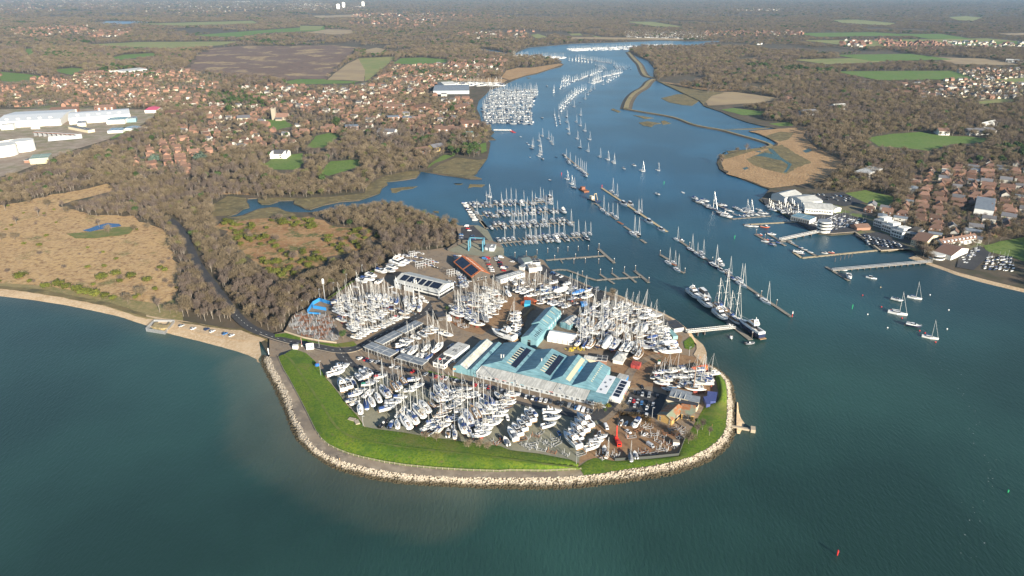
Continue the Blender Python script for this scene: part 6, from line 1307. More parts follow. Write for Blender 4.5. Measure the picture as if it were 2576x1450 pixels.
# ---- west bank: industrial site, church, white houses, far towers
for i,(a,b,c,lab) in enumerate((((-40,970),(475,945),(420,875),"huge white factory shed beside the tank farm"),((540,940),(1030,905),(1000,862),"long white factory shed with several roof bays beyond the tank farm"))):
 r,L,d = bldgL("factory",lab,"factory",T1,a,b,c,13); gable(r,0,L,0,max(60,d),0,12,16,'x',w_white,mat("pale_factory_roof",(.55,.57,.58),.6),.2,ridge=.45)
 for k_ in range(6): put_window(r,L * (.05 + k_ * .16),L * (.13 + k_ * .16),-.2,.1,1,6,"dock_door",w_grey)
 for k_ in range(5): MB().box(L * (.12 + k_ * .17),L * (.17 + k_ * .17),14,18,13,15.4).build("roof_unit",t_lead,r)
for i,(u,v,rad,h,lab) in enumerate(((30,1232,20,17,"white oil storage tank at the picture's edge"),(125,1190,24,13,"wide oil tank with a rusty open top"),(195,1195,16,17,"white oil storage tank with a stair spiralling round it"))):
 t_ = tag(empty("storage_tank",(*P(*T1(u,v),LZ),LZ)),lab,"storage tank")
 MB().tube((0,0,0),(0,0,h),rad,n=32,caps=False).build("shell",w_white,t_); MB().tube((0,0,h - (2.5 if i == 1 else .6)),(0,0,h - (2.2 if i == 1 else .1)),rad * .985,n=32).build("tank_roof",st_rust if i == 1 else t_lead,t_)
 st = MB()
 for k_ in range(14): a_ = -2.6 + k_ * .12; st.box(rad,rad + 1.2,-1.2,1.2,h * k_ / 14,h * k_ / 14 + .5,rz=a_)
 st.build("stair",mat("yellow_panel",(.6,.42,.03),.6) if i == 2 else st_galv,t_)
for i,(a,b,c,h,m_,lab) in enumerate((((232,1270),(382,1258),(372,1225),8,mat("buff_cladding",(.46,.43,.28),.7),"buff cladded shed with green roof by the tanks"),((190,1280),(240,1278),(238,1262),4,w_brick,"low brick hut beside the buff shed"),((540,1010),(695,1040),(700,1022),5,w_cream,"long flat-roofed office within the works fence"),((850,1045),(970,1040),(960,1018),4.5,w_white,"low white office with blue solar roof"),((970,1020),(1085,1030),(1090,1005),4.5,w_white,"second low white office with blue solar roof"),((840,960),(985,955),(985,930),8,w_white,"white works building with pale blue roof"),((985,950),(1075,945),(1070,930),7,w_teal,"green-fronted works building beside the car park"),((610,985),(680,980),(680,960),7,w_cream,"pale block below the factory"),((0,1000),(100,995),(90,960),9,w_white,"white silo house at the edge of the works"))):
 r,L,d = bldgL("works_building",lab,"works building",T1,a,b,c,h); flat(r,0,L,0,max(8,abs(d)),0,h,m_,[mat("green_roof",(.02,.13,.05),.7),t_felt,t_felt,t_solar,t_solar,mat("pale_blue_roof_sheeting",(0.22,0.46,0.54),.5),t_greyf,t_greyf,t_steel][i] if i else mat("sage_roof",(.22,.30,.25),.7),.2)
pr_ = tag(empty("pipe_rack",(*P(*T1(440,1090),LZ),LZ),-.25),"long pale steel pipe rack crossing the tank farm","pipe rack")
for k_ in range(9): MB().box(-42 + k_ * 10,-41.4 + k_ * 10,-3,3,0,7).build("trestle",st_galv,pr_)
for k_ in range(4): MB().tube((-44,-2.4 + k_ * 1.6,7.3),(44,-2.4 + k_ * 1.6,7.3),.55,n=6).build("pipe",st_galv if k_ else st_rust,pr_)
pr_ = tag(empty("pipe_rack",(*P(*T1(520,1105),LZ),LZ),.55),"lattice of pale pipework beside the bare ground","pipe rack")
for k_ in range(12): MB().tube((-25,-22 + k_ * 3.8,3),(25,-22 + k_ * 3.8,3),.5,n=5).build("pipe",st_galv,pr_)
for x,y in ((320,1002),(350,1002),(285,1028)):
 tk = tag(empty("gas_vessel",(*P(*T1(x,y),LZ),LZ),.1),"white cylindrical gas vessel lying on the grass by the works, %s of three" % {320: "upper",350: "far",285: "lower"}[x],"gas vessel"); MB().tube((-7,0,2.5),(7,0,2.5),2.0,n=12).build("shell",w_white,tk); MB().box(-5,-4,-1.5,1.5,0,1.2).build("saddle",st_galv,tk); MB().box(4,5,-1.5,1.5,0,1.2).build("saddle",st_galv,tk)
r,L,d = bldgL("pink_store","pink-roofed retail shed beyond the factory","store",T1,(1145,880),(1240,878),(1238,845),6); gable(r,0,L,0,max(d,14),0,6,8,'x',w_white,mat("pink_roof",(.62,.10,.17),.6),.3)
r,L,d = bldgL("leisure_hall","pale curved-roof sports hall at the wood's edge","hall",T1,(985,570),(1165,548),(1150,530),9); gable(r,0,L,0,max(d,40),0,8,11,'x',w_white,t_steel,.3)
ch = bldgL("church","flint church with square tower and brown roof among the trees","church",T1,(2150,930),(2280,930),(2282,900),7); r,L,d = ch
gable(r,8,L,0,14,0,6,13,'x',mat("flint",(.32,.28,.22),.9),t_red,.3); MB().box(0,7.9,2,10,0,22).build("tower",mat("flint",(.32,.28,.22),.9),r)
for k_ in range(4): MB().box((k_ % 2) * 6.4,(k_ % 2) * 6.4 + 1.5,2 + (k_ // 2) * 6.5,3.5 + (k_ // 2) * 6.5,22,23.2).build("battlement",mat("flint",(.32,.28,.22),.9),r)
gable(r,10,L - 10,-8,-.2,0,3.5,6,'x',mat("flint",(.32,.28,.22),.9),t_slate,.3,wname="aisle_wall",rname="aisle_roof")
for i,(v_,a,b,c,lab) in enumerate(((T1,(2138,1222),(2268,1222),(2265,1195),"big white house with grey twin gables on the lawn"),(T2,(565,970),(690,975),(695,945),"long white apartment block with slate roof above the wood"),(T1,(1878,940),(1980,935),(1978,915),"cream villa with slate roof near the church"),(T2,(870,1115),(960,1100),(955,1080),"brick manor with white windows above the reed marsh"),(T2,(985,1090),(1065,1075),(1060,1055),"yellow rendered house beside the brick manor"),(T2,(985,950),(1175,955),(1180,920),"large brick inn at the village quay"),(T2,(1190,915),(1325,905),(1322,865),"long brick warehouse with red roof beside the village marina"),(T2,(860,795),(970,775),(965,755),"brick apartment block behind the village marina"),(T2,(610,785),(740,785),(738,760),"brick apartment terrace with white dormers"),(T2,(335,935),(430,930),(430,905),"brick flats with flat roof above the round field"),(T2,(650,865),(735,860),(735,840),"brick flats with white balconies in the village"),(T2,(755,870),(845,868),(845,845),"second block of brick flats with white balconies"),(T2,(1160,795),(1255,775),(1250,750),"brick warehouse nearest the marina masts"),(T1,(395,875),(610,865),(600,815),"red brick apartment terrace with rows of white dormers"),(T1,(745,855),(895,850),(890,820),"red brick apartment block with white dormers and hipped roof"),(T1,(1310,900),(1580,880),(1560,855),"long red brick care home at the wood's edge"),(T4,(2230,850),(2400,845),(2395,815),"white school block by the eastern playing field"),(T4,(2320,810),(2405,790),(2390,780),"long pale-roofed hall behind the white school"),(T4,(2030,848),(2100,850),(2100,825),"white gabled house beside the eastern playing field"),(T4,(1170,728),(1250,722),(1245,700),"white waterside villa above the lagoon meadow"),(T4,(1045,640),(1090,636),(1088,615),"red brick barn house by the lagoon pasture"),(T4,(1365,690),(1440,685),(1435,665),"low pale glasshouse range in the eastern woods"),(T4,(1730,600),(1780,590),(1775,560),"tall cream house in the eastern woods"),(T4,(855,280),(888,280),(888,265),"lone white house on the wooded skyline"),(T4,(2460,390),(2576,395),(2570,370),"wide white farm shed among the eastern woods"))):
 r,L,d = bldgL("large_house",lab,"house",v_,a,b,c,8); d = max(11,min(d,22))
 wm = [*[w_white] * 2,w_cream,w_brick,mat("yellow_render",(.62,.46,.16),.8),w_brick,w_brick,w_brick,w_brick,w_brick,w_brick,w_brick,w_brick,w_brick,w_brick,w_brick,w_white,w_white,w_white,w_white,w_brick,w_white,w_cream,w_white,w_white][i]; rm = [t_slate,t_slate,t_slate,t_tile,t_slate,t_tile,t_red,t_tile,t_tile,t_greyf,t_greyf,t_greyf,t_tile,t_tile,t_red,t_tile,t_slate,t_steel,t_tile,t_slate,t_red,t_steel,t_tile,t_slate,t_steel][i]
 gable(r,0,L,0,d,0,7,11 if rm is not t_greyf else 7.6,'x',wm,rm,.4)
 for k_ in range(max(4,int(L / 6))):
  n_ = max(4,int(L / 6))
  for zz in (1,4.2): put_window(r,L * (k_ + .25) / n_,L * (k_ + .75) / n_,-.1,.05,zz,zz + 1.8,"window",win_f if k_ % 2 else win_m)
 if i in (0,):
  for x in (.12,.88): 
   gb = MB(); gb.add([(L * x - 3,-1.5,0),(L * x + 3,-1.5,0),(L * x + 3,-1.5,6.5),(L * x,-1.5,10.5),(L * x - 3,-1.5,6.5),(L * x - 3,d / 2,6.5),(L * x + 3,d / 2,6.5),(L * x,d / 2,10.5)],[(0,1,2,3,4),(4,3,7,5),(3,2,6,7)]); gb.build("gable_front",w_white,r)
for i,(x,y0,y1) in enumerate(((283,72,30),(323,58,20),(466,50,20))):
 bx,by = P(*T2(x,y0),LZ); hgt = 62
 r = tag(empty("tower_block",(bx,by,LZ)),["white tower block, nearest of three on the skyline plain","white tower block standing in the middle of the three on the plain","white tower block standing apart from the other two"][i],"tower block")
 MB().box(-17,17,-12,12,0,hgt).build("wall",mat("bright_white_render",(.85,.84,.8),.7),r); MB().box(-5,5,-5,5,hgt,hgt + 5).build("plant_room",w_grey,r)
 for z_ in range(6,int(hgt) - 3,8): MB().box(-14,14,-12.3,-12.02,z_,z_ + 1.6).build("window_band",w_grey,r)
r,L,d = bldgL("village_boathouse","white boathouse with teal roof above the dinghies by the village shore","boathouse",T2,(1210,990),(1278,988),(1278,965),6); gable(r,0,L,0,max(d,10),0,5,7.5,'x',w_white,mat("pale_blue_roof_sheeting",(0.22,0.46,0.54),.5),.3)
r,L,d = bldgL("boatyard_shed","wide grey ribbed boatyard shed beside the far village masts","shed",T2,(980,670),(1245,668),(1240,625),9); gable(r,0,L,0,max(d,45),0,8,11,'x',w_grey,t_greyf,.3)
r,L,d = bldgL("boatyard_shed","white gabled boatyard shed behind the masts","shed",T2,(1060,625),(1150,620),(1148,600),10); gable(r,0,L,0,max(d,25),0,9,13,'x',w_white,t_steel,.3)
# ------------------------------------------------------------------ cars and vans
c_tyre = mat("tyre_rubber",(.02,.02,.02),.9)
CARCOL = [("white",(.72,.72,.72)),("silver",(.42,.44,.46)),("dark grey",(.07,.075,.08)),("black",(.015,.015,.018)),("navy blue",(.02,.04,.11)),("red",(.45,.02,.02)),("mid blue",(.05,.17,.40)),("grey",(.2,.21,.22))]
def car_proto(cm,van=False):
 b = MB(); W_ = .9
 if not van:
  prof = [(-2.15,.35,.95),(-2.1,.3,.98),(-1.0,.28,1.0),(.9,.28,.98),(2.0,.3,.82),(2.15,.4,.7)]
  b.loft([[(x,W_ * (.92 if abs(x) > 2 else 1),z0),(x,W_ * (.9 if abs(x) > 2 else 1),z1 - .12),(x,W_ * .86,z1),(x,-W_ * .86,z1),(x,-W_ * (.9 if abs(x) > 2 else 1),z1 - .12),(x,-W_ * (.92 if abs(x) > 2 else 1),z0)] for x,z0,z1 in prof],cap0=True,cap1=True)
  g = MB().loft([[(-2.0,.8,.95),(-2.0,-.8,.95)],[(-1.45,.68,1.42),(-1.45,-.68,1.42)],[(.15,.68,1.46),(.15,-.68,1.46)],[(1.05,.78,.96),(1.05,-.78,.96)]],close=False)
  g.add([(-2.0,.8,.95),(-1.45,.68,1.42),(.15,.68,1.46),(1.05,.78,.96)],[(3,2,1,0)]); g.add([(-2.0,-.8,.95),(-1.45,-.68,1.42),(.15,-.68,1.46),(1.05,-.78,.96)],[(0,1,2,3)])
  rf = MB().box(-1.42,.12,-.64,.64,1.44,1.5)
 else:
  b.loft([[(x,.95,.35),(x,.93,z1 - .15),(x,.82,z1),(x,-.82,z1),(x,-.93,z1 - .15),(x,-.95,.35)] for x,z1 in ((-2.5,2.0),(.9,2.05),(1.5,1.9),(1.95,1.15),(2.5,.95))],cap0=True,cap1=True)
  g = MB().add([(1.56,.78,1.88),(1.56,-.78,1.88),(2.0,-.82,1.2),(2.0,.82,1.2)],[(0,1,2,3)]); g.box(.7,1.5,-.965,.965,1.25,1.75); rf = MB().box(-2.3,.6,-.5,.5,2.03,2.08)
 wh = MB().tube((0,-.1,.32),(0,.1,.32),.32,n=8); hl = MB().box(-.04,.04,-.18,.18,-.06,.06)
 return b.mesh("body",cm),g.mesh("windows",d_glass),rf.mesh("roof",cm),wh.mesh("wheel",c_tyre),hl.mesh("headlight",win_f),2.0 if van else 1.9
CP = {}
def car(k,x,y,z,rz,label,group,van=False):
 key = (k,van)
 if key not in CP: CP[key] = car_proto(mat("car_paint_" + CARCOL[k][0].replace(" ","_"),CARCOL[k][1],.3,spec=.5,coat=.5),van)
 bo,gl,rf,wh,hl,xx = CP[key]
 r = tag(empty("parked_van" if van else "parked_car",(x,y,z),rz),label,"van" if van else "car",group)
 put("body",bo,r); put("windows",gl,r); put("roof",rf,r)
 for sx in (-1.3,1.3):
  for sy in (-.86,.86): put("wheel",wh,r,(sx,sy,0))
 for sy in (-.6,.6): put("headlight",hl,r,(2.13 if not van else 2.48,sy,.65))
def cars(phrase,view_,pts,dvec,z=YZ + .05,cols=None,vans=()):
 rows_ = []
 a0 = pts[0]; p0 = Vector(P(*view_(*a0[:2]),z)); p1 = Vector(P(*view_(a0[0] + dvec[0],a0[1] + dvec[1]),z)); rz0 = math.atan2(p1.y - p0.y,p1.x - p0.x)
 items = [(q.choice([0,1,2,3,3,4,7,0,1,6,2]) if len(p) < 3 else p[2],*P(*view_(*p[:2]),z),len(p) > 3) for p in pts]
 by = {}
 for k,x,y,vn in items: by.setdefault((k,vn),[]).append((x,y))
 for (k,vn),L_ in by.items():
  for i,(x,y) in enumerate(L_):
   car(k,x,y,z,rz0 + q.uniform(-.06,.06) + (math.pi if q.random() < .3 else 0),f"{CARCOL[k][0]} {'van' if vn else 'car'} parked {phrase}" + ("" if len(L_) == 1 else f", {ordinal(i)} such from the left"),"cars parked " + phrase,vn)
cars("before the first shop pavilion",R1,[(1062,210,0),(1118,222,5),(1145,232,4),(1175,237,1),(1230,243,1),(1262,258,3),(1300,270,2),(1335,277,3),(1372,287,0)],(40,-24))
cars("before the second shop pavilion",R1,[(1425,298,1),(1475,305,2),(1510,320,3),(1540,328,3),(1575,338,5),(1615,347,3)],(40,-24))
cars("beside the strip of lawn",R1,[(1700,362,1),(1760,372,3),(1800,385,5),(1862,397,5),(1895,405,0),(1950,415,3),(1990,425,0),(2020,430,3),(2060,440,7),(2090,445,3),(2150,455,3),(2180,467,5),(2240,480,7),(2280,485,1),(2315,488,5),(2350,500,3)],(30,-30))
cars("in front of the long white-roofed offices",R2,[(160,450),(185,450),(230,465,1),(265,475),(295,480,0),(350,490,3),(380,497,7),(410,507),(440,515,0),(465,520,3),(498,528,0),(530,537,4),(565,542,0),(608,550,0),(650,558,2)],(25,-38))
cars("by the teal office annex",R2,[(715,575,3),(745,578,2),(810,592,7,1),(835,605,2),(865,610,6),(895,615,0,1),(932,627,0,1),(970,635,1),(1000,645,2)],(22,-38))
cars("in the square east car park",R2,[(1370,478,3),(1402,490,3),(1437,495,1),(1495,505,7,1),(1565,510,3),(1333,543,0),(1365,552,5),(1396,555,1),(1430,568,6),(1372,590,1),(1405,598,3),(1495,572,3),(1528,580,1),(1475,615,0),(1312,580,2),(1470,672,0),(1400,650,2)],(12,-36))
cars("on open ground among the yards",R2,[(277,700,0,1),(1126,777,0,1),(722,832,6),(1435,433,3),(1300,390,3),(1250,480,3),(215,860,3)],(14,40))
cars("among the boat trailers",R2,[(1505,935,1,1),(1315,817,0)],(40,25))
cars("on the quay by the wood",S1,[(315,615,0,1),(330,640,5),(345,662,0),(255,705,6),(260,718,1),(257,732,4),(255,747,0),(380,722,4),(385,735,3),(390,748,5),(392,760,4)],(40,2))
cars("beside the orange barn",S1,[(635,960),(640,975),(650,988,0),(665,1000),(680,1012,5),(680,1025),(690,1040,3),(695,1052,5),(715,1072,0,1),(720,1098,5),(690,955,0,1),(545,965,5,1),(512,970,6,1),(545,1000),(555,1030,5),(575,1060,0),(590,1085,0),(595,1105,0),(810,1000,0),(745,1060,4)],(40,6))
cars("along the quay road",S1,[(1245,1120,6),(1262,1130,4),(1300,1145,1),(1340,1165,0),(1670,1290,1),(1722,1297,7,1),(1748,1312,1)],(30,-12))
cars("on the beach car park",T3,[(1317,1280,1),(1402,1300,0),(1500,1305,4),(1540,1320,0),(1632,1337,6),(1680,1350,0)],(40,-16),z=LZ + .42)
cars("beside the solar-roofed warehouse",R3,[(1440,770,2),(1475,770,0),(1550,775,0,1),(1590,820,0,1),(1465,940,7),(1520,690,3)],(40,14))
q2 = random.Random(4)
cars("behind the far boat halls",S3,[(1030 + 32 * (i % 9) + q2.uniform(-6,6),183 + 16 * (i // 9) + (i % 9) * 2) for i in range(30) if q2.random() < .8],(10,4),z=LZ + .5)
cars("on the far quay car park",S3,[(1395 + 36 * (i % 8) + (i // 8) * 8 + q2.uniform(-4,4),487 + 9 * (i % 8) + 15 * (i // 8) + q2.uniform(-3,3)) for i in range(35) if 475 < 487 + 9 * (i % 8) + 15 * (i // 8) < 580],(10,5),z=LZ + .5)

# ------------------------------------------------------------------ pontoons, piers, piles
p_deck = mat("pontoon_deck",(.26,.23,.185),.85,noise=(.8,.4,.6,(.20,.18,.15),4)); p_float = mat("pontoon_float",(.10,.10,.10),.8); p_cap = mat("white_pile_cap",(.7,.7,.68),.6); p_pile = mat("pile_steel",(.14,.115,.10),.8); p_gold = mat("buff_deck",(.42,.34,.21),.85)
def strip(mb,a,b,w,z0,z1,m=0):
 a,b = Vector(a),Vector(b); d = (b - a); L = d.length; ang = math.atan2(d.y,d.x); mb.box(0,L,-w / 2,w / 2,z0,z1,m,rz=ang,c=(a.x,a.y,0))
def pontoon(label,view_,line,w=2.5,fingers=(),m=None,group=None,fw=1.1,name="pontoon"):
 pts = [Vector(P(*view_(*p),.5)) for p in line]; o = pts[0]
 r = tag(empty(name,(o.x,o.y,0)),label,"pontoon",group); mb = MB(); fl = MB()
 for a,b in zip(pts[:-1],pts[1:]): strip(mb,a - o,b - o,w,.38,.58)
 mb.build("deck",m or p_deck,r)
 for a,b in zip(pts[:-1],pts[1:]):
  n = max(2,int((b - a).length / 6))
  for k in range(n): p0,p1 = a.lerp(b,(k + .15) / n) - o,a.lerp(b,(k + .85) / n) - o; strip(fl,p0,p1,w * .9,-.4,.37)
 fl.build("float",p_float,r)
 for a,b in fingers:
  a,b = Vector(a),Vector(b); f = MB(); strip(f,a - o,b - o,fw,.3,.52); f.build("finger",m or p_deck,r)
 return r
def pile(view_,x,y,label,group,h=4.5,cap=True):
 p = P(*view_(x,y),0); r = tag(empty("mooring_pile",(*p,0)),label,"pile",group); MB().tube((0,0,-1),(0,0,h),.3,n=6).build("shaft",p_pile,r)
 if cap: MB().tube((0,0,h),(0,0,h + .7),.42,.1,n=6).build("cap",p_cap,r)
nm = ("first","second","third","fourth")
for i,line in enumerate(PONT):
 fs = []
 for k,x in enumerate(range(int(line[0][0]) + 25,int(line[-1][0]) - 5,46)):
  for (x0,y0),(x1,y1) in zip(line[:-1],line[1:]):
   if x <= x1: y = y0 + (y1 - y0) * (x - x0) / (x1 - x0); break
  c = Vector(P(*B3(x,y),.5)); 
  for s in (1,-1): fs.append((c + fing * s * 1.2,c + fing * s * 11))
 pontoon(f"{nm[i]} main pontoon of the marina counted from the creek, with boat fingers",B3,line,2.6,fs)
pontoon("spine walkway of the marina with small boats on its creek side",B3,[(75,180),(285,455)],3)
pontoon("pale gangway ramp down to the marina spine",B3,[(215,375),(275,445)],4,m=p_gold)
pontoon("long mid-river pontoon with yachts alongside, ending at a red and white beacon",S2,[(300,160),(1490,970)],3)
for i,(a,b) in enumerate((((110,315),(188,362)),((228,405),(275,428)),((310,485),(362,506)))): pontoon(("upper","middle rusty","lower")[i] + " short pontoon of the separate trio in mid-river",S2,[a,b],3,m=st_rust if i == 1 else None)
pontoon("superyacht pontoon meeting the white footbridge",S2,[(520,755),(905,1090),(1062,1212)],4)
pontoon("buff coloured pontoon with a red beacon at its head",S1,[(1780,195),(2490,670)],3.2,m=p_gold)
for i,(a,b) in enumerate((((1705,360),(1750,385)),((1755,398),(1790,422)),((1890,500),(1945,540)),((1955,560),(2010,590)),((2025,610),(2100,662)),((2205,755),(2260,792)),((1800,440),(1880,495)),((2110,690),(2180,730)))): pontoon(f"{ordinal(i)} short pontoon of the broken line, mossy deck" if i != 3 else "rust red short pontoon of the broken line",S1,[a,b],3,m=st_rust if i == 3 else None,group="short pontoons of the broken line")
pontoon("empty T-headed pontoon reaching out from the quay",S1,[(1175,978),(1815,930)],2.8,[(Vector(P(*S1(1330,970),.5)),Vector(P(*S1(1358,1010),.5)))]); pontoon("outer arm of the empty T-headed pontoon",S1,[(1745,855),(1918,1010)],3)
pontoon("curving walkway pontoon following the quay wall",S1,[(1245,1088),(1320,1080),(1400,1085),(1500,1120),(1600,1160),(1720,1195),(2210,1158)],2.5,[(Vector(P(*S1(*a),.5)),Vector(P(*S1(*b),.5))) for a,b in (((1760,1130),(1840,1185)),((1850,1190),(1915,1232)),((1890,1120),(1960,1170)),((2015,1110),(2090,1165)),((2095,1170),(2150,1218)))],fw=2.2)
pontoon("outer arm at the end of the curving walkway",S1,[(2135,1092),(2292,1222)],3)
pontoon("pontoon in mid-river above the marina, lined with yachts",T2,[(1935,1135),(2120,1285)],3)
for i,line in enumerate((((505,405),(920,382)),((530,418),(640,412)),((592,475),(742,562)),((675,463),(772,522)),((700,540),(860,520)),((760,530),(815,560)),((825,525),(1055,640)),((872,605),(935,650),(1510,592)),((1115,715),(1285,818)),((130,225),(310,300)),((320,320),(420,362),(705,340)),((320,265),(430,310)),((440,285),(560,330)))):
 pontoon(f"{ordinal(i)} harbour pontoon off the far quay, counted from the white sheds",S3,line,3,m=p_gold if i in (0,7) else None,group="harbour pontoons off the far quay")
def footbridge(label,view_,a,b,w,z0,z1,m,n,name="footbridge",legs=()):
 pa_,pb_ = Vector(P(*view_(*a),z0)),Vector(P(*view_(*b),z1)); o = pa_; d = pb_ - pa_; L = d.length
 r = tag(empty(name,(o.x,o.y,0),math.atan2(d.y,d.x)),label,"bridge"); mb = MB(); sl = (z1 - z0)
 mb.add([(0,-w / 2,z0),(L,-w / 2,z1),(L,w / 2,z1),(0,w / 2,z0),(0,-w / 2,z0 - .3),(L,-w / 2,z1 - .3),(L,w / 2,z1 - .3),(0,w / 2,z0 - .3)],[(0,1,2,3),(4,7,6,5),(0,4,5,1),(2,6,7,3)]); mb.build("deck",p_deck,r)
 for s in (-1,1):
  t_ = MB(); y = s * w / 2
  for h in (.15,1.5): t_.tube((0,y,z0 + h),(L,y,z1 + h),.11,n=4)
  for k in range(n): x0,x1 = L * k / n,L * (k + 1) / n; f = lambda x: z0 + sl * x / L; t_.tube((x0,y,f(x0) + .15),((x0 + x1) / 2,y,f((x0 + x1) / 2) + 1.5),.08,n=3); t_.tube(((x0 + x1) / 2,y,f((x0 + x1) / 2) + 1.5),(x1,y,f(x1) + .15),.08,n=3)
  t_.build("truss",m,r)
 for k in legs: MB().box(L * k - .25,L * k + .25,-w / 2,w / 2,-1,z0 + sl * k - .31).build("leg",p_pile,r)
footbridge("white truss footbridge from the boatyard to the superyacht pontoon",S2,(385,1132),(890,1082),3,4.2,1.2,p_cap,22,legs=(.22,.36))
footbridge("pale truss footbridge below the round harbour tower",S3,(1055,458),(775,518),3.4,3,1.2,p_cap,20,legs=(.2,.4,.6))
footbridge("white footbridge to the red ferry landing by the village",T2,(1425,960),(1555,962),3,2.5,1,p_cap,16)
footbridge("long thin wooden pier from the far shore",S3,(1895,678),(1160,742),2.4,2,1.4,st_galv,60,name="pier",legs=[k / 16 for k in range(1,16)])
pontoon("red landing stage at the end of the village footbridge",T2,[(1545,958),(1580,978)],6,m=sgn_red)
for i,(x,y) in enumerate(((840,945),(963,930),(1080,915),(1195,900),(1305,893),(1413,882),(1525,878),(1635,870),(1478,1018),(1602,1010),(1747,1018),(1270,978),(1495,962),(1743,935),(1570,1150),(1765,1130),(1893,1120),(2025,1105),(2145,1090),(2290,1222),(1915,1012),(1750,850))): pile(S1,x,y,f"capped mooring pile off the quay, {ordinal(i)} counting from the dock","mooring piles off the quay")
for i,(x,y) in enumerate(((105,318),(365,508),(655,390),(1170,750),(1332,845),(415,232),(1075,1190),(1118,95),(1210,145))): pile(S2,x,y,f"capped pile beside the outer pontoons, {ordinal(i)} of the scattered ones","piles beside the outer pontoons")
for i,(x,y) in enumerate(((1180,678),(1220,668),(1250,660),(1280,652),(1303,645))): pile(S3,x,y,"bare timber post in the row standing off the far hard","timber posts off the far hard",4,False)
def beacon(name,label,view_,x,y,m,h=4,band=None,z=.5):
 h = h * .75 if h > 5 else h
 r = tag(empty(name,(*P(*view_(x,y),z),z)),label,"beacon"); MB().tube((0,0,0),(0,0,h * .6),.3,n=8).build("post",m,r); MB().tube((0,0,h * .6),(0,0,h),.5,.3,n=8).build("topmark",band or m,r)
beacon("river_beacon","red and white beacon at the seaward end of the mid-river pontoon",S2,1497,972,sgn_red,5,p_cap); beacon("river_beacon","red beacon at the head of the buff pontoon",S1,1783,195,sgn_red)
beacon("channel_mark","slim green channel post in open water above the buff pontoon",S1,2455,160,sgn_grn,6,z=0); beacon("channel_mark","red can post near the yachts above the marina",S1,1345,62,sgn_red,6,z=0); beacon("channel_mark","green conical mark off the harbour pontoons",S2,890,150,sgn_grn,4,z=0); beacon("channel_mark","little green mark off the eastern moorings",C1,38,660,sgn_grn,4,z=0); beacon("channel_mark","lone red post out in the wide lower water",D0,2106,1397,sgn_red,3,z=0); beacon("channel_mark","tiny green post at the edge of the lower water",D0,2535,1239,sgn_grn,1.6,z=0)
for i,(x,y,m_) in enumerate(((240,400,sgn_red),(605,625,sgn_red),(785,688,sgn_red),(1003,842,sgn_red),(1127,930,sgn_red),(1343,1087,sgn_red),(1448,1130,sgn_red),(1650,1305,sgn_red),(338,768,p_cap),(723,1028,p_cap),(1545,393,p_cap),(1905,685,p_cap),(1873,1052,p_cap),(590,245,p_gold))):
 r = tag(empty("mooring_buoy",(*P(*C1(x,y),0),0)),("red" if m_ is sgn_red else "pale") + f" mooring buoy on the eastern water, {ordinal(i if m_ is sgn_red else i - 8)} of its colour","buoy","mooring buoys"); MB().loft([[(rr_ * math.cos(a),rr_ * math.sin(a),z_) for a in [k * math.pi / 4 for k in range(8)]] for rr_,z_ in ((.2,-.3),(.6,.1),(.6,.5),(.25,.8))],cap1=True).build("float",m_,r); MB().tube((0,0,.8),(0,0,1.2),.06,n=4).build("ring",st_galv,r)
# work barges and the navy superyacht
bg = tag(empty("crane_barge",(*P(*S1(1697,335),0),0),-1.0),"work barge carrying a buff crane frame and cabin","barge")
MB().box(-9,9,-4,4,-.5,1.4).build("hull",g_navy,bg); MB().box(-7,-2,-2.5,2.5,1.4,5).build("cabin",w_cream,bg)
for s in (-2.5,2.5): MB().tube((4,s,1.4),(2,s * .6,9),.35,n=5).build("crane_leg",p_gold,bg)
MB().box(1.4,2.6,-2,2,9,9.6).build("crane_beam",p_gold,bg)
bg = tag(empty("work_barge",(*P(*S1(1587,228),0),0),-1.2),"rust brown work barge lying in open water","barge"); MB().box(-8,8,-3.6,3.6,-.5,1.5).build("hull",st_rust,bg); MB().box(-6,-1,-2.4,2.4,1.5,4.5).build("wheelhouse",mat("ruddy_paint",(.30,.12,.07),.7),bg); MB().tube((3,0,1.5),(3,0,7),.25,n=5).build("mast",st_rust,bg)
a,b = Vector(P(*S2(960,1075),1)),Vector(P(*S2(1112,1180),1)); d = a - b
place(cruiser(30,6.6,g_navy,a_red,fly=True,roof=g_white),"superyacht",(*((a + b) / 2 + Vector((1.5,2.5))),-1.6),math.atan2(-d.y,-d.x) + math.pi,1,"navy hulled superyacht with copper stern at the end of the footbridge pontoon","superyacht",None)

# ------------------------------------------------------------------ promenade fence, walls, lamps, signs
f_wood = mat("weathered_timber",(.36,.31,.24),.9)
fl = [Vector((p[0],p[1],3.38)) for p in [tuple(v) for v in resample([tuple(p) for p in gp(fence_line,3.4)],3.4)]]
fr = tag(empty("timber_fence",(0,0,0)),"timber post and rail fence between the promenade and the grass bank","fence"); rl = MB(); pm = MB().box(-.1,.1,-.1,.1,-.2,1.2).mesh("post",f_wood)
for a,b in zip(fl[:-1],fl[1:]):
 for h in (.45,.8,1.1): rl.tube(a + Vector((0,0,h)),b + Vector((0,0,h)),.065,n=4)
rl.build("rail",f_wood,fr); ps = MB()
for i,p in enumerate(fl):
 if i >= len(fl) - 99: put("post",pm,fr,p)
 else: ps.box(-.1,.1,-.1,.1,-.2,1.2,c=tuple(p),rz=.01)
if ps.v: tag(ps.build("posts_beyond",f_wood,fr),kind='stuff')
def wall(name,label,view_,line,h,m,z=YZ,w=.3,cat="wall"):
 pts = [Vector(P(*view_(*p),z)) for p in line]; r = tag(empty(name,(*pts[0],z)),label,cat)
 for a,b in zip(pts[:-1],pts[1:]): mb = MB(); strip(mb,a - pts[0],b - pts[0],w,-.3,h); mb.build("wall_panel",m,r)
 return r
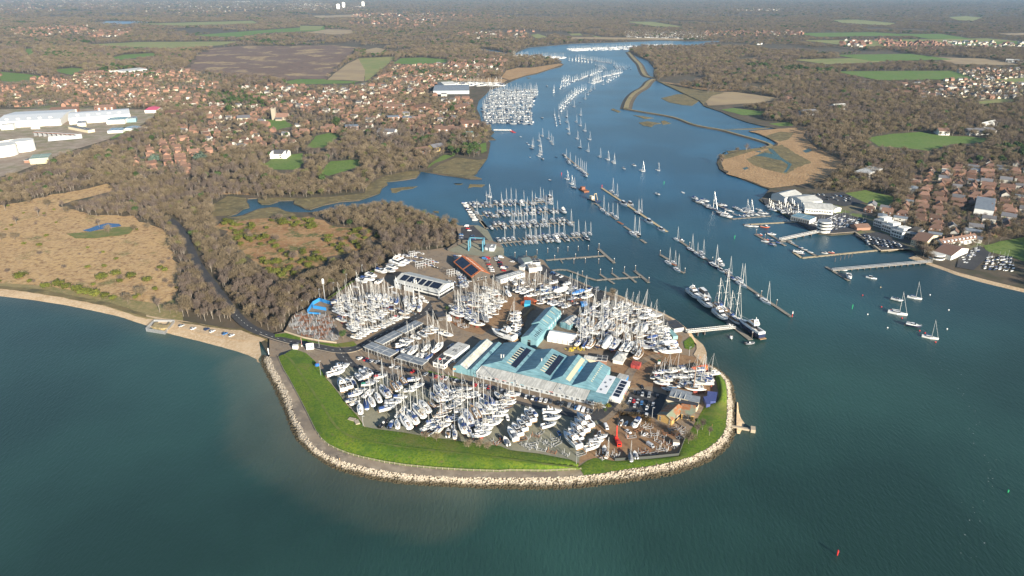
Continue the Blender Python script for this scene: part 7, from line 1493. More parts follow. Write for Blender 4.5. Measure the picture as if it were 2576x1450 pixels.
m_tanw = mat("tan_concrete",(.40,.33,.24),.9)
wall("retaining_wall","low tan wall between the verge and the stored cradles",R3,[(100,1130),(300,1195),(460,1225),(650,1250)],1.2,m_tanw)
wall("sea_groyne","concrete groyne running out from the rocks to a square block",R2,[(2165,762),(2370,800)],.9,m_tanw,.6,1.6,"groyne"); wall("groyne_block","square concrete block at the tip of the groyne",R2,[(2365,802),(2405,808)],2.2,m_tanw,0,4,"block")
hd = wall("hoarding","bright blue hoarding round a compound beside the wood",R3,[(345,930),(400,845),(470,805),(610,850)],3.0,mat("blue_hoarding",(.03,.22,.52),.6),cat="hoarding"); wall("hoarding","lower blue hoarding across the front of the stored frames",R3,[(400,880),(540,905)],2.8,mat("blue_hoarding",(.03,.22,.52),.6),cat="hoarding"); wall("hoarding","short blue hoarding nearest the stored cradles",R3,[(345,935),(480,945)],1.4,mat("blue_hoarding",(.03,.22,.52),.6),cat="hoarding")
wall("timber_wall","timber wall of the pit beside the tall blue shed",B6,[(565,278),(665,175),(705,172)],2.4,mat("raw_timber",(.38,.24,.12),.9)); wall("timber_fence","dark timber fence along the edge of the wood by the apron",S1,[(110,880),(240,790),(350,785)],2.6,w_dark,cat="fence")
wall("garden_wall","pinkish brick garden wall beside the far field",view(3850,930,9.667),[(690,290),(1000,170),(1490,60)],3.5,mat("pink_brick",(.40,.23,.15),.9),LZ); wall("quay_wall","pale stone quay wall below the round tower",S3,[(1062,470),(1150,480),(1330,466)],1.5,m_tanw,.2,1.0); wall("quay_wall","weathered quay wall closing the far harbour basin",S3,[(1330,468),(1420,532),(1510,600)],1.6,m_tanw,.2,1.6); wall("quay_wall","stone quay wall under the far car park",S3,[(1515,604),(1620,598),(1735,586)],1.6,m_tanw,.2,1.2)
wall("concrete_kerb_wall","long kerb wall at the foot of the west grass bank",R1,[(735,395),(790,455),(860,545),(940,655),(1035,755),(1110,866)],.6,m_tanw); wall("yard_fence","dark mesh fence along the trailers by the south lawn",R2,[(1200,1062),(1480,1044),(1748,1018),(1770,960),(1805,868)],1.8,mat("dark_mesh",(.06,.065,.06),.8),w=.08,cat="fence")
def lamp(view_,x,y,h,label,name="lamp_post",m=st_galv,z=YZ,head=True,group=None,flag=None):
 r = tag(empty(name,(*P(*view_(x,y),z),z)),label,"lamp post" if head else "flagpole" if flag or name == "flagpole" else "post",group); MB().tube((0,0,-.2),(0,0,h),.16,.1,n=6).build("pole",m,r)
 if head: MB().box(-.15,1.2,-.2,.2,h,h + .25).build("lamp_head",st_galv,r)
 if flag: MB().box(0,1.6,-.03,.03,h - 1.2,h - .1).build("flag",flag,r)
lamp(R1,685,365,10.5,"tall galvanised lamp mast standing on the grass bank",z=4.2)
for i,(x,y) in enumerate(((465,520),(855,585),(870,1105),(955,1000),(1520,690),(1838,160),(1690,340))): lamp(R2,x,y,9 if i < 3 else 7,f"thin lamp post, {ordinal(i)} of those round the front and east yards",group="lamp posts round the yards")
for i,(x,y) in enumerate(((45,385),(225,440),(393,482),(558,522),(735,562),(1015,612))): lamp(R2,x,y,5.5,f"white post before the long offices, {ordinal(i)} from the left","white_post",p_cap,head=False,group="white posts before the long offices")
for i,(x,y) in enumerate(((670,90),(1095,860),(1275,370),(1400,300),(1150,205),(1240,215))): lamp(R1,x,y,7,f"thin lamp post, {ordinal(i)} of those on the west side",group="lamp posts on the west side")
lamp(R1,1965,375,6,"flagpole with an orange banner before the blue sheds","flagpole",p_cap,head=False,flag=mat("orange_flag",(.8,.22,.05),.7)); lamp(R1,1828,300,8,"flagpole with a red banner before the white office","flagpole",p_cap,head=False,flag=sgn_red)
for i,(x,y) in enumerate(((470,760),(620,690),(755,600),(920,500),(290,880),(1075,430))): lamp(R3,x,y,7,f"lamp post on the verge beside the wood, {ordinal(i)} in the line",group="lamp posts on the woodland verge")
cm_ = tag(empty("phone_mast",(*P(*R3(528,800),YZ),YZ)),"tall pale phone mast with white panel antennas beside the wood","phone mast"); MB().tube((0,0,0),(0,0,17),.45,.3,n=8).build("pole",st_galv,cm_)
for k in range(3): a = k * 2.1; MB().box(.5,.9,-.35,.35,15.5,19.5,rz=a).build("antenna",p_cap,cm_)
sg = tag(empty("entrance_sign",(*P(*U1(492,108),YZ),YZ),.25),"big white entrance board with a green logo panel on the lawn corner","sign"); MB().box(-2.6,2.6,-.2,.2,.3,5.2).build("board",p_cap,sg); gp_ = MB().box(-1.5,1.7,-.26,-.21,1.6,3.0).build("logo_panel",sgn_grn,sg)
tx = bpy.data.curves.new("lettering",'FONT'); tx.body = "MDL"; tx.size = 1.25; tx.extrude = .02; tx.align_x = 'CENTER'; to = bpy.data.objects.new("tmp_text",tx); COL.objects.link(to); bpy.context.view_layer.update()
tm = bpy.data.meshes.new_from_object(to.evaluated_get(bpy.context.evaluated_depsgraph_get())); bpy.data.objects.remove(to); tm.materials.clear(); tm.materials.append(p_cap); to = put("lettering",tm,sg,(.1,-.3,1.85)); to.rotation_euler = (math.pi / 2,0,0)
br = tag(empty("road_barrier",(*P(*U1(312,38),YZ),YZ)),"raised red and white barrier pole beside the gate hut","barrier"); MB().box(-.3,.3,-.3,.3,0,1).build("pedestal",p_cap,br)
for k in range(8): MB().tube((0,0,1 + k * .8),(0,0,1.8 + k * .8),.13,n=6).build("pole_band",sgn_red if k % 2 else p_cap,br)
by_ = tag(empty("navigation_buoy",(*P(*U1(640,455),4.4),4.3)),"big blue buoy lying on the grass bank","buoy"); MB().loft([[(rr_ * math.cos(a),rr_ * math.sin(a),z_) for a in [k * math.pi / 6 for k in range(12)]] for rr_,z_ in ((.5,0),(1.5,.5),(1.6,1.2),(1.0,1.9),(.2,2.1))],cap1=True).build("float",mat("buoy_blue",(.03,.15,.45),.4),by_); MB().tube((0,0,2),(0,0,2.6),.15,n=6).build("topmark",sgn_red,by_)
beacon("shore_beacon","white shore beacon on the rocks at the beach end",R1,182,165,p_cap,5,z=3)
for i,(x,y,lab) in enumerate(((985,795,"small tan timber platform on the grass bank"),(1035,822,"larger tan timber platform at the bank's foot"))):
 r = tag(empty("timber_platform",(*P(*R1(x,y),4),3.6),-.3 - i * .8),lab,"platform"); MB().box(-2.2,2.2,-1.3,1.3,.3,.9).build("top",f_wood,r); MB().box(-2,2,-1.1,1.1,-.8,.29).build("base",m_tanw,r)
# red crane lorry
cl = tag(empty("crane_lorry",(*P(*U3(1115,925),YZ),YZ),-1.45),"red crane lorry with its jib raised over the brown hardcore","lorry"); lr = mat("lorry_red",(.62,.035,.02),.35,coat=.4)
MB().box(2.2,4.4,-1.25,1.25,.6,3.2).build("cab",lr,cl); MB().box(4.38,4.46,-1.0,1.0,1.9,2.9).build("windscreen",d_glass,cl); MB().box(-4.6,2.1,-1.2,1.2,.8,1.3).build("flatbed",lr,cl)
for x in (-3.2,-1.8,3.2):
 for y in (-1.1,1.1): MB().tube((x,y - .15,.55),(x,y + .15,.55),.55,n=10).build("wheel",c_tyre,cl)

MB().box(-3.2,-1.6,-.8,.8,1.3,2.8).build("crane_base",lr,cl); MB().tube((-2.4,0,2.8),(-5.2,.8,8.2),.42,.32,n=6).build("lower_jib",lr,cl); MB().tube((-5.2,.8,8.2),(-10.5,3.5,13.5),.28,.16,n=6).build("upper_jib",e_black,cl)
MB().box(-1.2,2.0,-1.15,1.15,1.32,2.3).build("counterweight",lr,cl)

# ------------------------------------------------------------------ boat cradles, trailers, racks
def cradle_mesh(m,L=5,w=2.4,h=2.2,seed=0):
 r_ = random.Random(seed); mb = MB(); parts = []
 for s in (-1,1): mb.tube((-L / 2,s * w / 2 * .7,.25),(L / 2,s * w / 2 * .7,.25),.1,n=4)
 for k in range(3): x = -L / 2 + L * k / 2 * .95 + .1; mb.tube((x,-w / 2,.3),(x,w / 2,.3),.09,n=4)
 up = []
 for k in (0,2):
  for s in (-1,1): u = MB(); x = -L / 2 + L * k / 2 * .95 + .1; u.tube((x,s * w / 2,.3),(x,s * w / 2 * 1.05,h * r_.uniform(.8,1.15)),.09,n=4); u.tube((x,s * w / 2,.3 + h * .6),(x,s * w / 2 * .5,.3),.07,n=3); up.append(u.mesh("upright",m))
 return mb.mesh("base_frame",m),up
CR = [cradle_mesh(m,L,2.4,h,i) for i,(m,L,h) in enumerate(((st_galv,5,2.2),(st_rust,5,2.0),(st_galv,4,2.8),(st_rust,6,1.6)))]
def cradle(x,y,z,rz,k,label,group,sc=1):
 r = tag(empty("boat_cradle",(x,y,z),rz,sc),label,"cradle",group); put("base_frame",CR[k][0],r)
 for u in CR[k][1]: put("upright",u,r)
cq = random.Random(9); cpoly = W(R3,[(170,1000),(230,940),(400,960),(540,950),(600,1020),(640,1150),(650,1235),(470,1215),(300,1180),(160,1060)],YZ); n = 0
xs = [p[0] for p in cpoly]; ys = [p[1] for p in cpoly]
yy = min(ys)
while yy < max(ys):
 xx = min(xs)
 while xx < max(xs):
  px_,py_ = xx + cq.uniform(-.6,.6),yy + cq.uniform(-.5,.5)
  if inside((px_,py_),cpoly):
   k = cq.choice([0,0,1,2,3,0]); cradle(px_,py_,YZ + .05 + cq.choice([0,0,.5]),.45 + cq.uniform(-.25,.25),k,("rusty" if k in (1,3) else "galvanised") + " empty boat cradle packed in the storage compound by the verge","empty cradles in the storage compound")
  xx += 4.6
 yy += 2.5
for view_,pts,ph in ((R2,[(1400,800),(1455,765),(1470,850),(1540,840),(1600,850),(1650,830),(1700,790),(1770,790),(1790,820),(1580,900),(1650,910),(1690,940),(1530,1000),(1600,970),(1440,1000),(1460,985),(1210,1010),(1170,1020),(1080,1035),(1340,860),(1730,840),(1760,860),(1490,780),(1620,970)],"among the trailers by the dark mesh fence"),(R2,[(400,880),(430,860),(390,910),(500,920),(480,940),(520,850),(560,830),(590,900),(570,970),(630,930),(660,990),(700,920),(780,1010),(450,950),(690,880),(200,910),(170,905),(910,1010)],"on the concrete above the south bank"),(A4,[(120,745),(200,760),(260,790),(150,720),(210,790)],"with long spars by the herringbone yachts")):
 for i,(x,y) in enumerate(pts):
  k = 1 if i % 5 == 0 else cq.choice([0,2,0]); cradle(*P(*view_(x,y),YZ),YZ + .04,cq.uniform(-.9,.9),k,("rusty" if k in (1,3) else "galvanised") + " steel frame lying " + ph,"frames lying " + ph,cq.uniform(.9,1.25))
for i,(a,b) in enumerate((((810,270),(900,255)),((900,250),(1000,225)),((1165,360),(1250,345)),((735,150),(800,140)))):
 pa_,pb_ = Vector(P(*B1(*a),YZ)),Vector(P(*B1(*b),YZ)); d = pb_ - pa_; r = tag(empty("boat_rack",(*pa_,YZ),math.atan2(d.y,d.x)),f"galvanised two-storey boat rack near the warehouse, {ordinal(i)} of four","boat rack","boat racks near the warehouse"); L = d.length
 for k in range(4):
  for y in (0,5): MB().box(L * k / 3 - .15,L * k / 3 + .15,y - .15,y + .15,0,5).build("upright",st_galv,r)
 for z in (2.4,4.7):
  for y in (0,5): MB().box(0,L,y - .12,y + .12,z,z + .25).build("beam",st_galv,r)
yf = tag(empty("scrap_frames",(*P(*B6(1190,650),YZ),YZ),.2),"tangle of bright yellow steel frames behind the blue sheds","frames"); yb = MB(); yr = random.Random(3)
for k in range(40): p = Vector((yr.uniform(-7,7),yr.uniform(-2.5,2.5),yr.uniform(.1,1.8))); yb.tube(p,p + Vector((yr.uniform(-2.5,2.5),yr.uniform(-1.5,1.5),yr.uniform(-.5,1.2))),.14,n=4)
yb.build("frame_heap",mat("yellow_paint",(.65,.50,.02),.5),yf)
# people
def person(view_,x,y,label,top,leg,z=YZ,rz=0):
 sk = bpy.data.meshes.new("body"); V = [(0,0,.95),(0,0,1.25),(0,0,1.45),(0,0,1.55),(0,0,1.70),(0,.19,1.42),(.05,.26,1.15),(.14,.25,.92),(0,-.19,1.42),(-.03,-.26,1.15),(.05,-.26,.92),(.05,.1,.5),(.02,.1,.05),(.14,.1,.03),(-.08,-.1,.5),(-.12,-.1,.05),(0,-.1,.03)]
 E = [(0,1),(1,2),(2,3),(3,4),(2,5),(5,6),(6,7),(2,8),(8,9),(9,10),(0,11),(11,12),(12,13),(0,14),(14,15),(15,16)]
 sk.from_pydata(V,E,[]); sk.materials.append(top); o = bpy.data.objects.new("person",sk); COL.objects.link(o); o.location = (*P(*view_(x,y),z),z); o.rotation_euler = (0,0,rz)
 md = o.modifiers.new("Skin",'SKIN'); rad = [.15,.16,.17,.06,.105,.065,.05,.04,.065,.05,.04,.08,.055,.05,.08,.055,.05]
 for i,v in enumerate(sk.skin_vertices[0].data): v.radius = (rad[i],rad[i]); v.use_root = i == 0
 o.modifiers.new("Subdivision",'SUBSURF').levels = 1
 tag(o,label,"person"); hb = MB().loft([[(rr_ * math.cos(a),rr_ * math.sin(a),z_) for a in [k * math.pi / 4 for k in range(8)]] for rr_,z_ in ((.115,1.7),(.12,1.78),(.06,1.83))],cap1=True); hb.build("hair",e_black,o)
hv = mat("orange_workwear",(.85,.22,.03),.8)
person(R2,1312,860,"person in orange workwear standing by the crane lorry",hv,hv); person(B4,713,372,"person in orange workwear at the top of the slipway",hv,hv); person(R1,867,1190,"person in tan clothes walking on the promenade",mat("tan_coat",(.40,.28,.16),.9),hv,3.35,2.2); person(U2,1445,1235,"person in brown clothes on the east lawn",mat("brown_coat",(.30,.16,.07),.9),hv,3.6)
# ------------------------------------------------------------------ trees
def twig_mat(n,c,c2): return mat(n,c,.95,spec=.1,vary=.22,noise=(.15,.4,.62,c2,4))
tw_oak = twig_mat("oak_twigs",(.165,.13,.084),(.125,.1,.068)); tw_birch = twig_mat("birch_twigs",(.125,.097,.082),(.15,.118,.095)); tw_pale = twig_mat("ash_twigs",(.20,.158,.105),(.16,.128,.09)); tw_ivy = twig_mat("ivy_clad_twigs",(.13,.135,.05),(.19,.16,.08))
lf_dark = twig_mat("evergreen_leaves",(.045,.075,.028),(.07,.10,.035)); lf_gorse = twig_mat("gorse_leaves",(.085,.10,.022),(.13,.13,.03)); lf_gold = twig_mat("golden_conifer",(.22,.21,.02),(.16,.17,.02)); lf_hedge = twig_mat("beech_hedge_leaves",(.14,.085,.035),(.10,.07,.03)); lf_blue = twig_mat("cedar_needles",(.10,.14,.11),(.08,.11,.085))
bk_oak = mat("oak_bark",(.17,.135,.10),.95); bk_birch = mat("birch_bark",(.24,.21,.175),.9)
def tree_mesh(seed,h,w,twig,bark,n=900,limbs=9,leafy=False,base=.28,size=1.0):
 r = random.Random(seed); tb = MB(); cb = MB()
 tb.tube((0,0,-.5),(0,0,h * base),h * .018,h * .014,n=6); tb.tube((0,0,h * base),(r.uniform(-.3,.3),r.uniform(-.3,.3),h * .8),h * .014,h * .005,n=5)
 cz,rz_ = h * (base + (1 - base) * .52),h * (1 - base) * .52
 lobes = []
 for i in range(limbs):
  a = 6.283 * i / limbs + r.uniform(-.4,.4); e = r.uniform(.15,1.2); rr_ = r.uniform(.6,.95)
  tip = Vector((math.cos(a) * math.cos(e) * w * .5 * rr_,math.sin(a) * math.cos(e) * w * .5 * rr_,cz + math.sin(e) * rz_ * rr_ - .15 * rz_)); z0 = h * r.uniform(base * .8,base + .22)
  tb.tube((0,0,z0),tip,h * .011,h * .004,n=4,caps=False); lobes.append((tip,r.uniform(.2,.34) * w))
  for _ in range(2): m_ = Vector((0,0,z0)).lerp(tip,r.uniform(.45,.8)); t2 = m_ + Vector((r.uniform(-1,1),r.uniform(-1,1),r.uniform(.1,1))) * w * .16; tb.tube(m_,t2,h * .006,h * .002,n=3,caps=False); lobes.append((t2,r.uniform(.16,.26) * w))
 lobes.append((Vector((0,0,h * .82)),w * .26))
 V,F = [],[]
 for i in range(n):
  c,R_ = lobes[r.randrange(len(lobes))]; d = Vector((r.gauss(0,1),r.gauss(0,1),r.gauss(.15,.9))).normalized(); p = c + d * R_ * r.uniform(.35,1.0) ** .6
  if p.z < h * base * .55: continue
  if leafy: t = d.cross(Vector((r.uniform(-1,1),r.uniform(-1,1),r.uniform(-1,1)))).normalized(); b_ = d.cross(t); s = r.uniform(.5,1.0) * .085 * w * size; q_ = [p + t * s,p + b_ * s * .8 + d * s * .3,p - t * s,p - b_ * s * .8]
  else:
   d2 = (d + Vector((r.uniform(-.6,.6),r.uniform(-.6,.6),r.uniform(0,.7)))).normalized(); t = d2.cross(Vector((r.uniform(-1,1),r.uniform(-1,1),r.uniform(-1,1)))).normalized(); s = r.uniform(.6,1.2) * .13 * w; wd = s * .11 * size; q_ = [p - t * wd,p + t * wd,p + d2 * s + t * wd * .4,p + d2 * s - t * wd * .4]
  k = len(V); V += [tuple(x) for x in q_]; F.append((k,k + 1,k + 2,k + 3))
 cb.v,cb.f,cb.m = V,F,[0] * len(F)
 return tb.mesh("trunk",bark),cb.mesh("crown",twig)
TREES = {'oak': [tree_mesh(1 + i,11 + i,11 + (i % 2),tw_oak,bk_oak) for i in range(3)],'pale': [tree_mesh(11 + i,13,10.5,tw_pale,bk_oak) for i in range(2)],'birch': [tree_mesh(21 + i,14 + i,7,tw_birch,bk_birch,limbs=7,base=.3) for i in range(3)],'ivy': [tree_mesh(31,10,8,tw_ivy,bk_oak,650)],'green': [tree_mesh(41 + i,12 + 2 * i,8.5,lf_dark,bk_oak,800,leafy=True,base=.1) for i in range(2)],'gorse': [tree_mesh(51 + i,2.6,5.5,lf_gorse,bk_oak,420,leafy=True,base=.02) for i in range(2)],'scrub': [tree_mesh(61,5,6,tw_birch,bk_oak,420,base=.08)],'cedar': [tree_mesh(71,13,14,lf_blue,bk_oak,900,leafy=True,base=.12)],'gold': [tree_mesh(81,6,6,lf_gold,bk_oak,600,leafy=True,base=.05)]}
TL = {'oak': ("bare_oak","bare grey-brown spreading oak"),'pale': ("bare_ash","bare tree with pale twigs"),'birch': ("bare_birch","bare birch with a pale trunk"),'ivy': ("ivy_tree","bare tree thick with green ivy"),'green': ("evergreen_tree","dark green evergreen tree"),'gorse': ("gorse_bush","olive green gorse bush"),'scrub': ("scrub_bush","low bare purplish scrub bush"),'cedar': ("cedar_tree","broad blue-green cedar"),'gold': ("golden_conifer","golden yellow conifer")}
tq = random.Random(77)
def tree(kind,x,y,z,sc,where,lab=None):
 tr,cr = tq.choice(TREES[kind]); nm_,lk = TL[kind]
 r = tag(empty(nm_,(x,y,z),tq.uniform(0,6.28),(sc,sc,sc * tq.uniform(.88,1.12))),lab or f"{lk} {where}","bush" if kind in ('gorse','scrub') else "tree",None if lab else f"{nm_} {where}"); put("trunk",tr,r); put("crown",cr,r)
def lown(x,y,s,ph): return np.sin(x / s + ph) * np.cos(y / (s * 1.3) - ph * 1.7) + .6 * np.sin((x + y) / (s * .43) + ph * 2.1) + .3 * np.sin((x * 1.7 - y) / (s * .21))
# where trees may stand: everywhere on land except the open country
land_np = [gp_ for gp_ in land_poly]
excl = [W(T3,[(-260,420),(0,405),(380,335),(780,255),(845,270),(640,345),(420,405),(650,475),(960,485),(1150,565),(1220,625),(1255,740),(1305,880),(1305,1060),(1180,1115),(840,1060),(300,985),(-260,940)],LZ),[P(*p,LZ) for p in heath2_poly],yard,W(S3,[(640,210),(720,140),(900,150),(1240,165),(1400,240),(1440,360),(1740,470),(1760,600),(1330,470),(1060,470)],LZ),[P(*p,LZ) for p in reedE],W(S4,[(770,830),(800,780),(1030,730),(1480,760),(1350,870),(1180,900),(1040,915)],LZ),[P(*p,LZ) for p in RB],W(T1,[(-300,860),(500,850),(1250,870),(1210,930),(1100,1000),(1000,1030),(860,1105),(600,1185),(380,1262),(150,1360),(-300,1480)],LZ),W(T1,[(1490,545),(1560,440),(1700,380),(2000,362),(2300,368)],LZ) + W(T2,[(0,335),(230,335),(400,350),(400,390),(330,430),(250,520),(150,590),(0,585)],LZ),W(T3,[(1265,1225),(1420,1250),(1760,1250),(2100,1390),(1900,1420),(1300,1300)],LZ),W(T2,[(960,1245),(1150,1150),(1390,1170),(1310,1290),(900,1290)],LZ),W(V1,[(0,420),(150,330),(340,340),(360,430),(140,540),(0,540)],LZ),W(V1,[(140,535),(560,430),(850,480),(900,535),(300,565)],LZ),W(V1,[(440,345),(900,345),(1500,290),(1640,150),(2030,80),(2050,130),(1430,385),(900,460)],LZ),W(T2,[(1060,600),(1300,590),(1530,590),(1400,680),(1340,900),(1250,720),(980,690),(980,640)],LZ),W(T3,[(-300,940),(300,990),(1060,1150),(1060,1240),(-300,1030)],LZ),W(S3,[(1880,640),(2280,560),(2700,480),(2700,920),(2080,760)],LZ),W(T4,[(800,845),(1000,832),(1100,822),(640,700),(480,590),(240,528),(180,510),(200,540),(460,690),(700,800)],LZ)] + FIELD_POLYS
lane_pts = [Vector(p) for p in smooth_line(gp(lane,LZ),2)] + [Vector(p) for p in smooth_line(gp(main_pts[:6],LZ),1)]
pts = []
for y0,y1,step in ((330,900,5.7),(900,1700,8.6),(1700,3200,13),(3200,6500,23),(6500,15000,48)):
 y = y0
 while y < y1:
  hw = 0.78 * (y * _c + H * _s) + 60; n_ = int(2 * hw / step)
  x = -hw + np.arange(n_) * step
  pts.append(np.stack([x + nr.uniform(-.42,.42,n_) * step,y + nr.uniform(-.42,.42,n_) * step,np.full(n_,step)],1)); y += step
pts = np.concatenate(pts); X_,Y_ = pts[:,0],pts[:,1]
ok = inside_np(X_,Y_,[tuple(p) for p in land_poly])
hk = np.where(pts[:,2] < 11,.045,np.where(pts[:,2] < 15,.042,np.where(pts[:,2] < 30,.036,.05)))   # a wood ends where its crowns would hide the open ground behind
for e in excl + [W(T2,[(0,583),(200,590),(440,600),(350,615),(0,622)],LZ)]:
 e = [tuple(p) for p in e]; ok &= ~inside_np(X_,Y_,e)
 for f_ in (.5,1): ok &= ~inside_np(X_ * (1 + hk * f_),Y_ * (1 + hk * f_),e)
vil = np.zeros(len(X_),bool)
for e in village_polys: vil |= inside_np(X_,Y_,W(D0,e,LZ))
for v_,e in ((T1,[(-200,0),(1000,0),(900,60),(-200,130)]),(T1,[(600,20),(2576,5),(2576,80),(1300,110),(700,60)]),(T2,[(400,100),(1050,90),(1100,190),(650,215),(350,180)]),(T4,[(1600,255),(2576,270),(2576,310),(2000,340),(1700,320)]),(T4,[(500,205),(1150,205),(1150,230),(520,235)]),(T1,[(80,230),(1050,200),(1000,290),(120,300)])):
 p_ = W(v_,e,LZ); vil |= inside_np(X_,Y_,p_) | inside_np(X_ * 1.04,Y_ * 1.04,p_)
ok &= ~(vil & (nr.random(len(X_)) > .72) & (lown(X_,Y_,75,.9) < .55))
ok &= dist_line(X_,Y_,[tuple(p) for p in lane_pts]) > 5.5
shore_d = dist_line(X_,Y_,[tuple(p) for p in coast]); ok &= shore_d > 5
dens = lown(X_,Y_,120,1.3); far_open = (Y_ > 1700) & (lown(X_,Y_,330,4.1) > .95); ok &= ~far_open
pts = pts[ok]; X_,Y_ = pts[:,0],pts[:,1]; dd = np.hypot(X_,Y_); o_ = np.argsort(dd); pts = pts[o_]; X_,Y_ = pts[:,0],pts[:,1]
birchy = lown(X_,Y_,90,.4); grn = lown(X_,Y_,160,2.6); KIND = []
for i in range(len(X_)):
 u = nr.random(); wood_n = inside((X_[i],Y_[i]),W(V1,[(1600,700),(1650,560),(1900,500),(2400,600),(2450,780),(2200,880),(1700,860)],LZ)) if Y_[i] < 700 else False
 if wood_n: k = 'birch' if u < .75 else 'pale'
 elif grn[i] > 1.15 and u < .6 and Y_[i] > 1000: k = 'green'
 elif u < (.035 if Y_[i] > 900 else .012): k = 'green'
 elif birchy[i] > .35: k = 'birch' if u < .6 else 'oak' if u < .9 else 'scrub'
 else: k = 'oak' if u < .5 else 'pale' if u < .78 else 'ivy' if u < .86 else 'birch'
 KIND.append(k)
NEAR = 300; where = [("lining the lane through the heath",W(T3,[(1130,560),(1560,500),(1700,860),(1900,1300),(1100,1260),(1250,1050),(1310,900)],LZ)),("in the wood between the creek and the boatyard",W(V1,[(900,480),(1700,380),(2500,600),(2450,860),(1300,860),(1300,640)],LZ)),("in the strip of wood along the boatyard fence",W(R3,[(-100,1250),(-100,500),(900,200),(1900,150),(1900,300),(700,700),(100,1250)],LZ))]
vc = {'oak': 'oak','scrub': 'scrub'}
for i in range(min(NEAR,len(X_))):
 x,y = X_[i],Y_[i]; wh = next((w_ for w_,p in where if inside((x,y),p)),"on the far bank beyond the river" if x > 120 else "in the woods behind the heath"); k = KIND[i]
 tree(k,x,y,LZ,tq.uniform(.58,.88),wh)
HIDE = bpy.data.collections.new("tree_kinds"); order = ['oak','pale','birch','ivy','green','scrub']; idx_of = {}
for kd in order:
 far = {'oak': (tw_oak,11,11.5,0),'pale': (tw_pale,12,10.5,0),'birch': (tw_birch,14,8,0),'ivy': (tw_ivy,10,8.5,0),'green': (lf_dark,12,9.5,1),'scrub': (tw_birch,5,6,0)}[kd]
 idx_of[kd] = len(idx_of) * 2
 for v in range(2):
  tr,cr = tree_mesh(100 + v + 7 * idx_of[kd],far[1],far[2],far[0],bk_birch if kd == 'birch' else bk_oak,420,limbs=7,leafy=bool(far[3]),base=.24,size=1.25)
  bm_ = bmesh.new(); bm_.from_mesh(tr); nt_ = len(bm_.faces); bm_.from_mesh(cr); bm_.faces.ensure_lookup_table()
  for f in bm_.faces[nt_:]: f.material_index = 1
  me = bpy.data.meshes.new("tree"); bm_.to_mesh(me); bm_.free(); me.materials.append(tr.materials[0]); me.materials.append(far[0])
  HIDE.objects.link(bpy.data.objects.new(f"k{idx_of[kd] + v:02d}",me))
def scatter(name,P_,inds,sc,coll,label):
 me = bpy.data.meshes.new(name); me.from_pydata(P_.tolist(),[],[])
 a = me.attributes.new("pick",'INT','POINT'); a.data.foreach_set("value",np.array(inds,np.int32)); a = me.attributes.new("size",'FLOAT_VECTOR','POINT'); a.data.foreach_set("vector",np.array(sc,np.float32).ravel()); a = me.attributes.new("turn",'FLOAT_VECTOR','POINT'); tv = np.zeros((len(P_),3),np.float32); tv[:,2] = nr.uniform(0,6.28,len(P_)); a.data.foreach_set("vector",tv.ravel())
 o = put(name,me); g = bpy.data.node_groups.new(name,'GeometryNodeTree'); g.interface.new_socket("Geometry",in_out='INPUT',socket_type='NodeSocketGeometry'); g.interface.new_socket("Geometry",in_out='OUTPUT',socket_type='NodeSocketGeometry')
 N = g.nodes; gi,go = N.new("NodeGroupInput"),N.new("NodeGroupOutput"); ci = N.new("GeometryNodeCollectionInfo"); ci.inputs[0].default_value = coll; ci.inputs["Separate Children"].default_value = True; ci.inputs["Reset Children"].default_value = True
 ip = N.new("GeometryNodeInstanceOnPoints"); ip.inputs["Pick Instance"].default_value = True
 def att(n_,ty): z_ = N.new("GeometryNodeInputNamedAttribute"); z_.data_type = ty; z_.inputs[0].default_value = n_; return z_.outputs[0]
 l = g.links.new; l(gi.outputs[0],ip.inputs["Points"]); l(ci.outputs[0],ip.inputs["Instance"]); l(att("pick",'INT'),ip.inputs["Instance Index"]); l(att("turn",'FLOAT_VECTOR'),ip.inputs["Rotation"]); l(att("size",'FLOAT_VECTOR'),ip.inputs["Scale"]); l(ip.outputs[0],go.inputs[0])
 m = o.modifiers.new("scatter",'NODES'); m.node_group = g
 return tag(o,label,kind='stuff')
rest = np.arange(NEAR,len(X_)); stp = pts[rest,2]
size = np.where(stp < 8,.68,np.where(stp < 11,.84,np.where(stp < 15,1.1,np.where(stp < 30,1.5,2.3)))) * nr.uniform(.58,1.28,len(rest))
vr = np.zeros(len(rest),bool)
for e in village_polys: vr |= inside_np(X_[rest],Y_[rest],W(D0,e,LZ))
size = np.where(vr,size * .72,size)
zf = np.where(stp < 11,1,np.where(stp < 15,.85,np.where(stp < 30,.55,.45))); size = np.stack([size,size,size * zf],1)
scatter("woodland",np.stack([X_[rest],Y_[rest],np.full(len(rest),LZ)],1),[idx_of[KIND[i]] + int(nr.integers(0,2)) for i in rest],size,HIDE,"winter woodland of bare oaks and birches covering the country on both banks")
# gorse and scrub on the bog, scattered small trees, garden conifers
hp = [P(*p,LZ) for p in heath2_poly]; gx0,gx1,gy0,gy1 = min(p[0] for p in hp),max(p[0] for p in hp),min(p[1] for p in hp),max(p[1] for p in hp); n = 0
while n < 150:
 x,y = tq.uniform(gx0,gx1),tq.uniform(gy0,gy1)
 if inside((x,y),hp) and lown(np.array(x),np.array(y),26,.7) > -.1: tree('gorse' if tq.random() < .85 else 'scrub',x,y,LZ,tq.uniform(.7,1.5),"on the rust-brown bog beside the boatyard wood"); n += 1
for i in range(70):
 x,y = tq.uniform(-100,1300),tq.uniform(300,1090)
 if inside(P(*T3(x,y),LZ),[P(*p,LZ) for p in heath_poly]): tree(tq.choice(['gorse','gorse','scrub','oak'] if y < 620 else ['gorse','scrub']),*P(*T3(x,y),LZ),LZ,tq.uniform(.5,.8) if y < 620 else tq.uniform(.45,1),"dotted over the open tan heath")
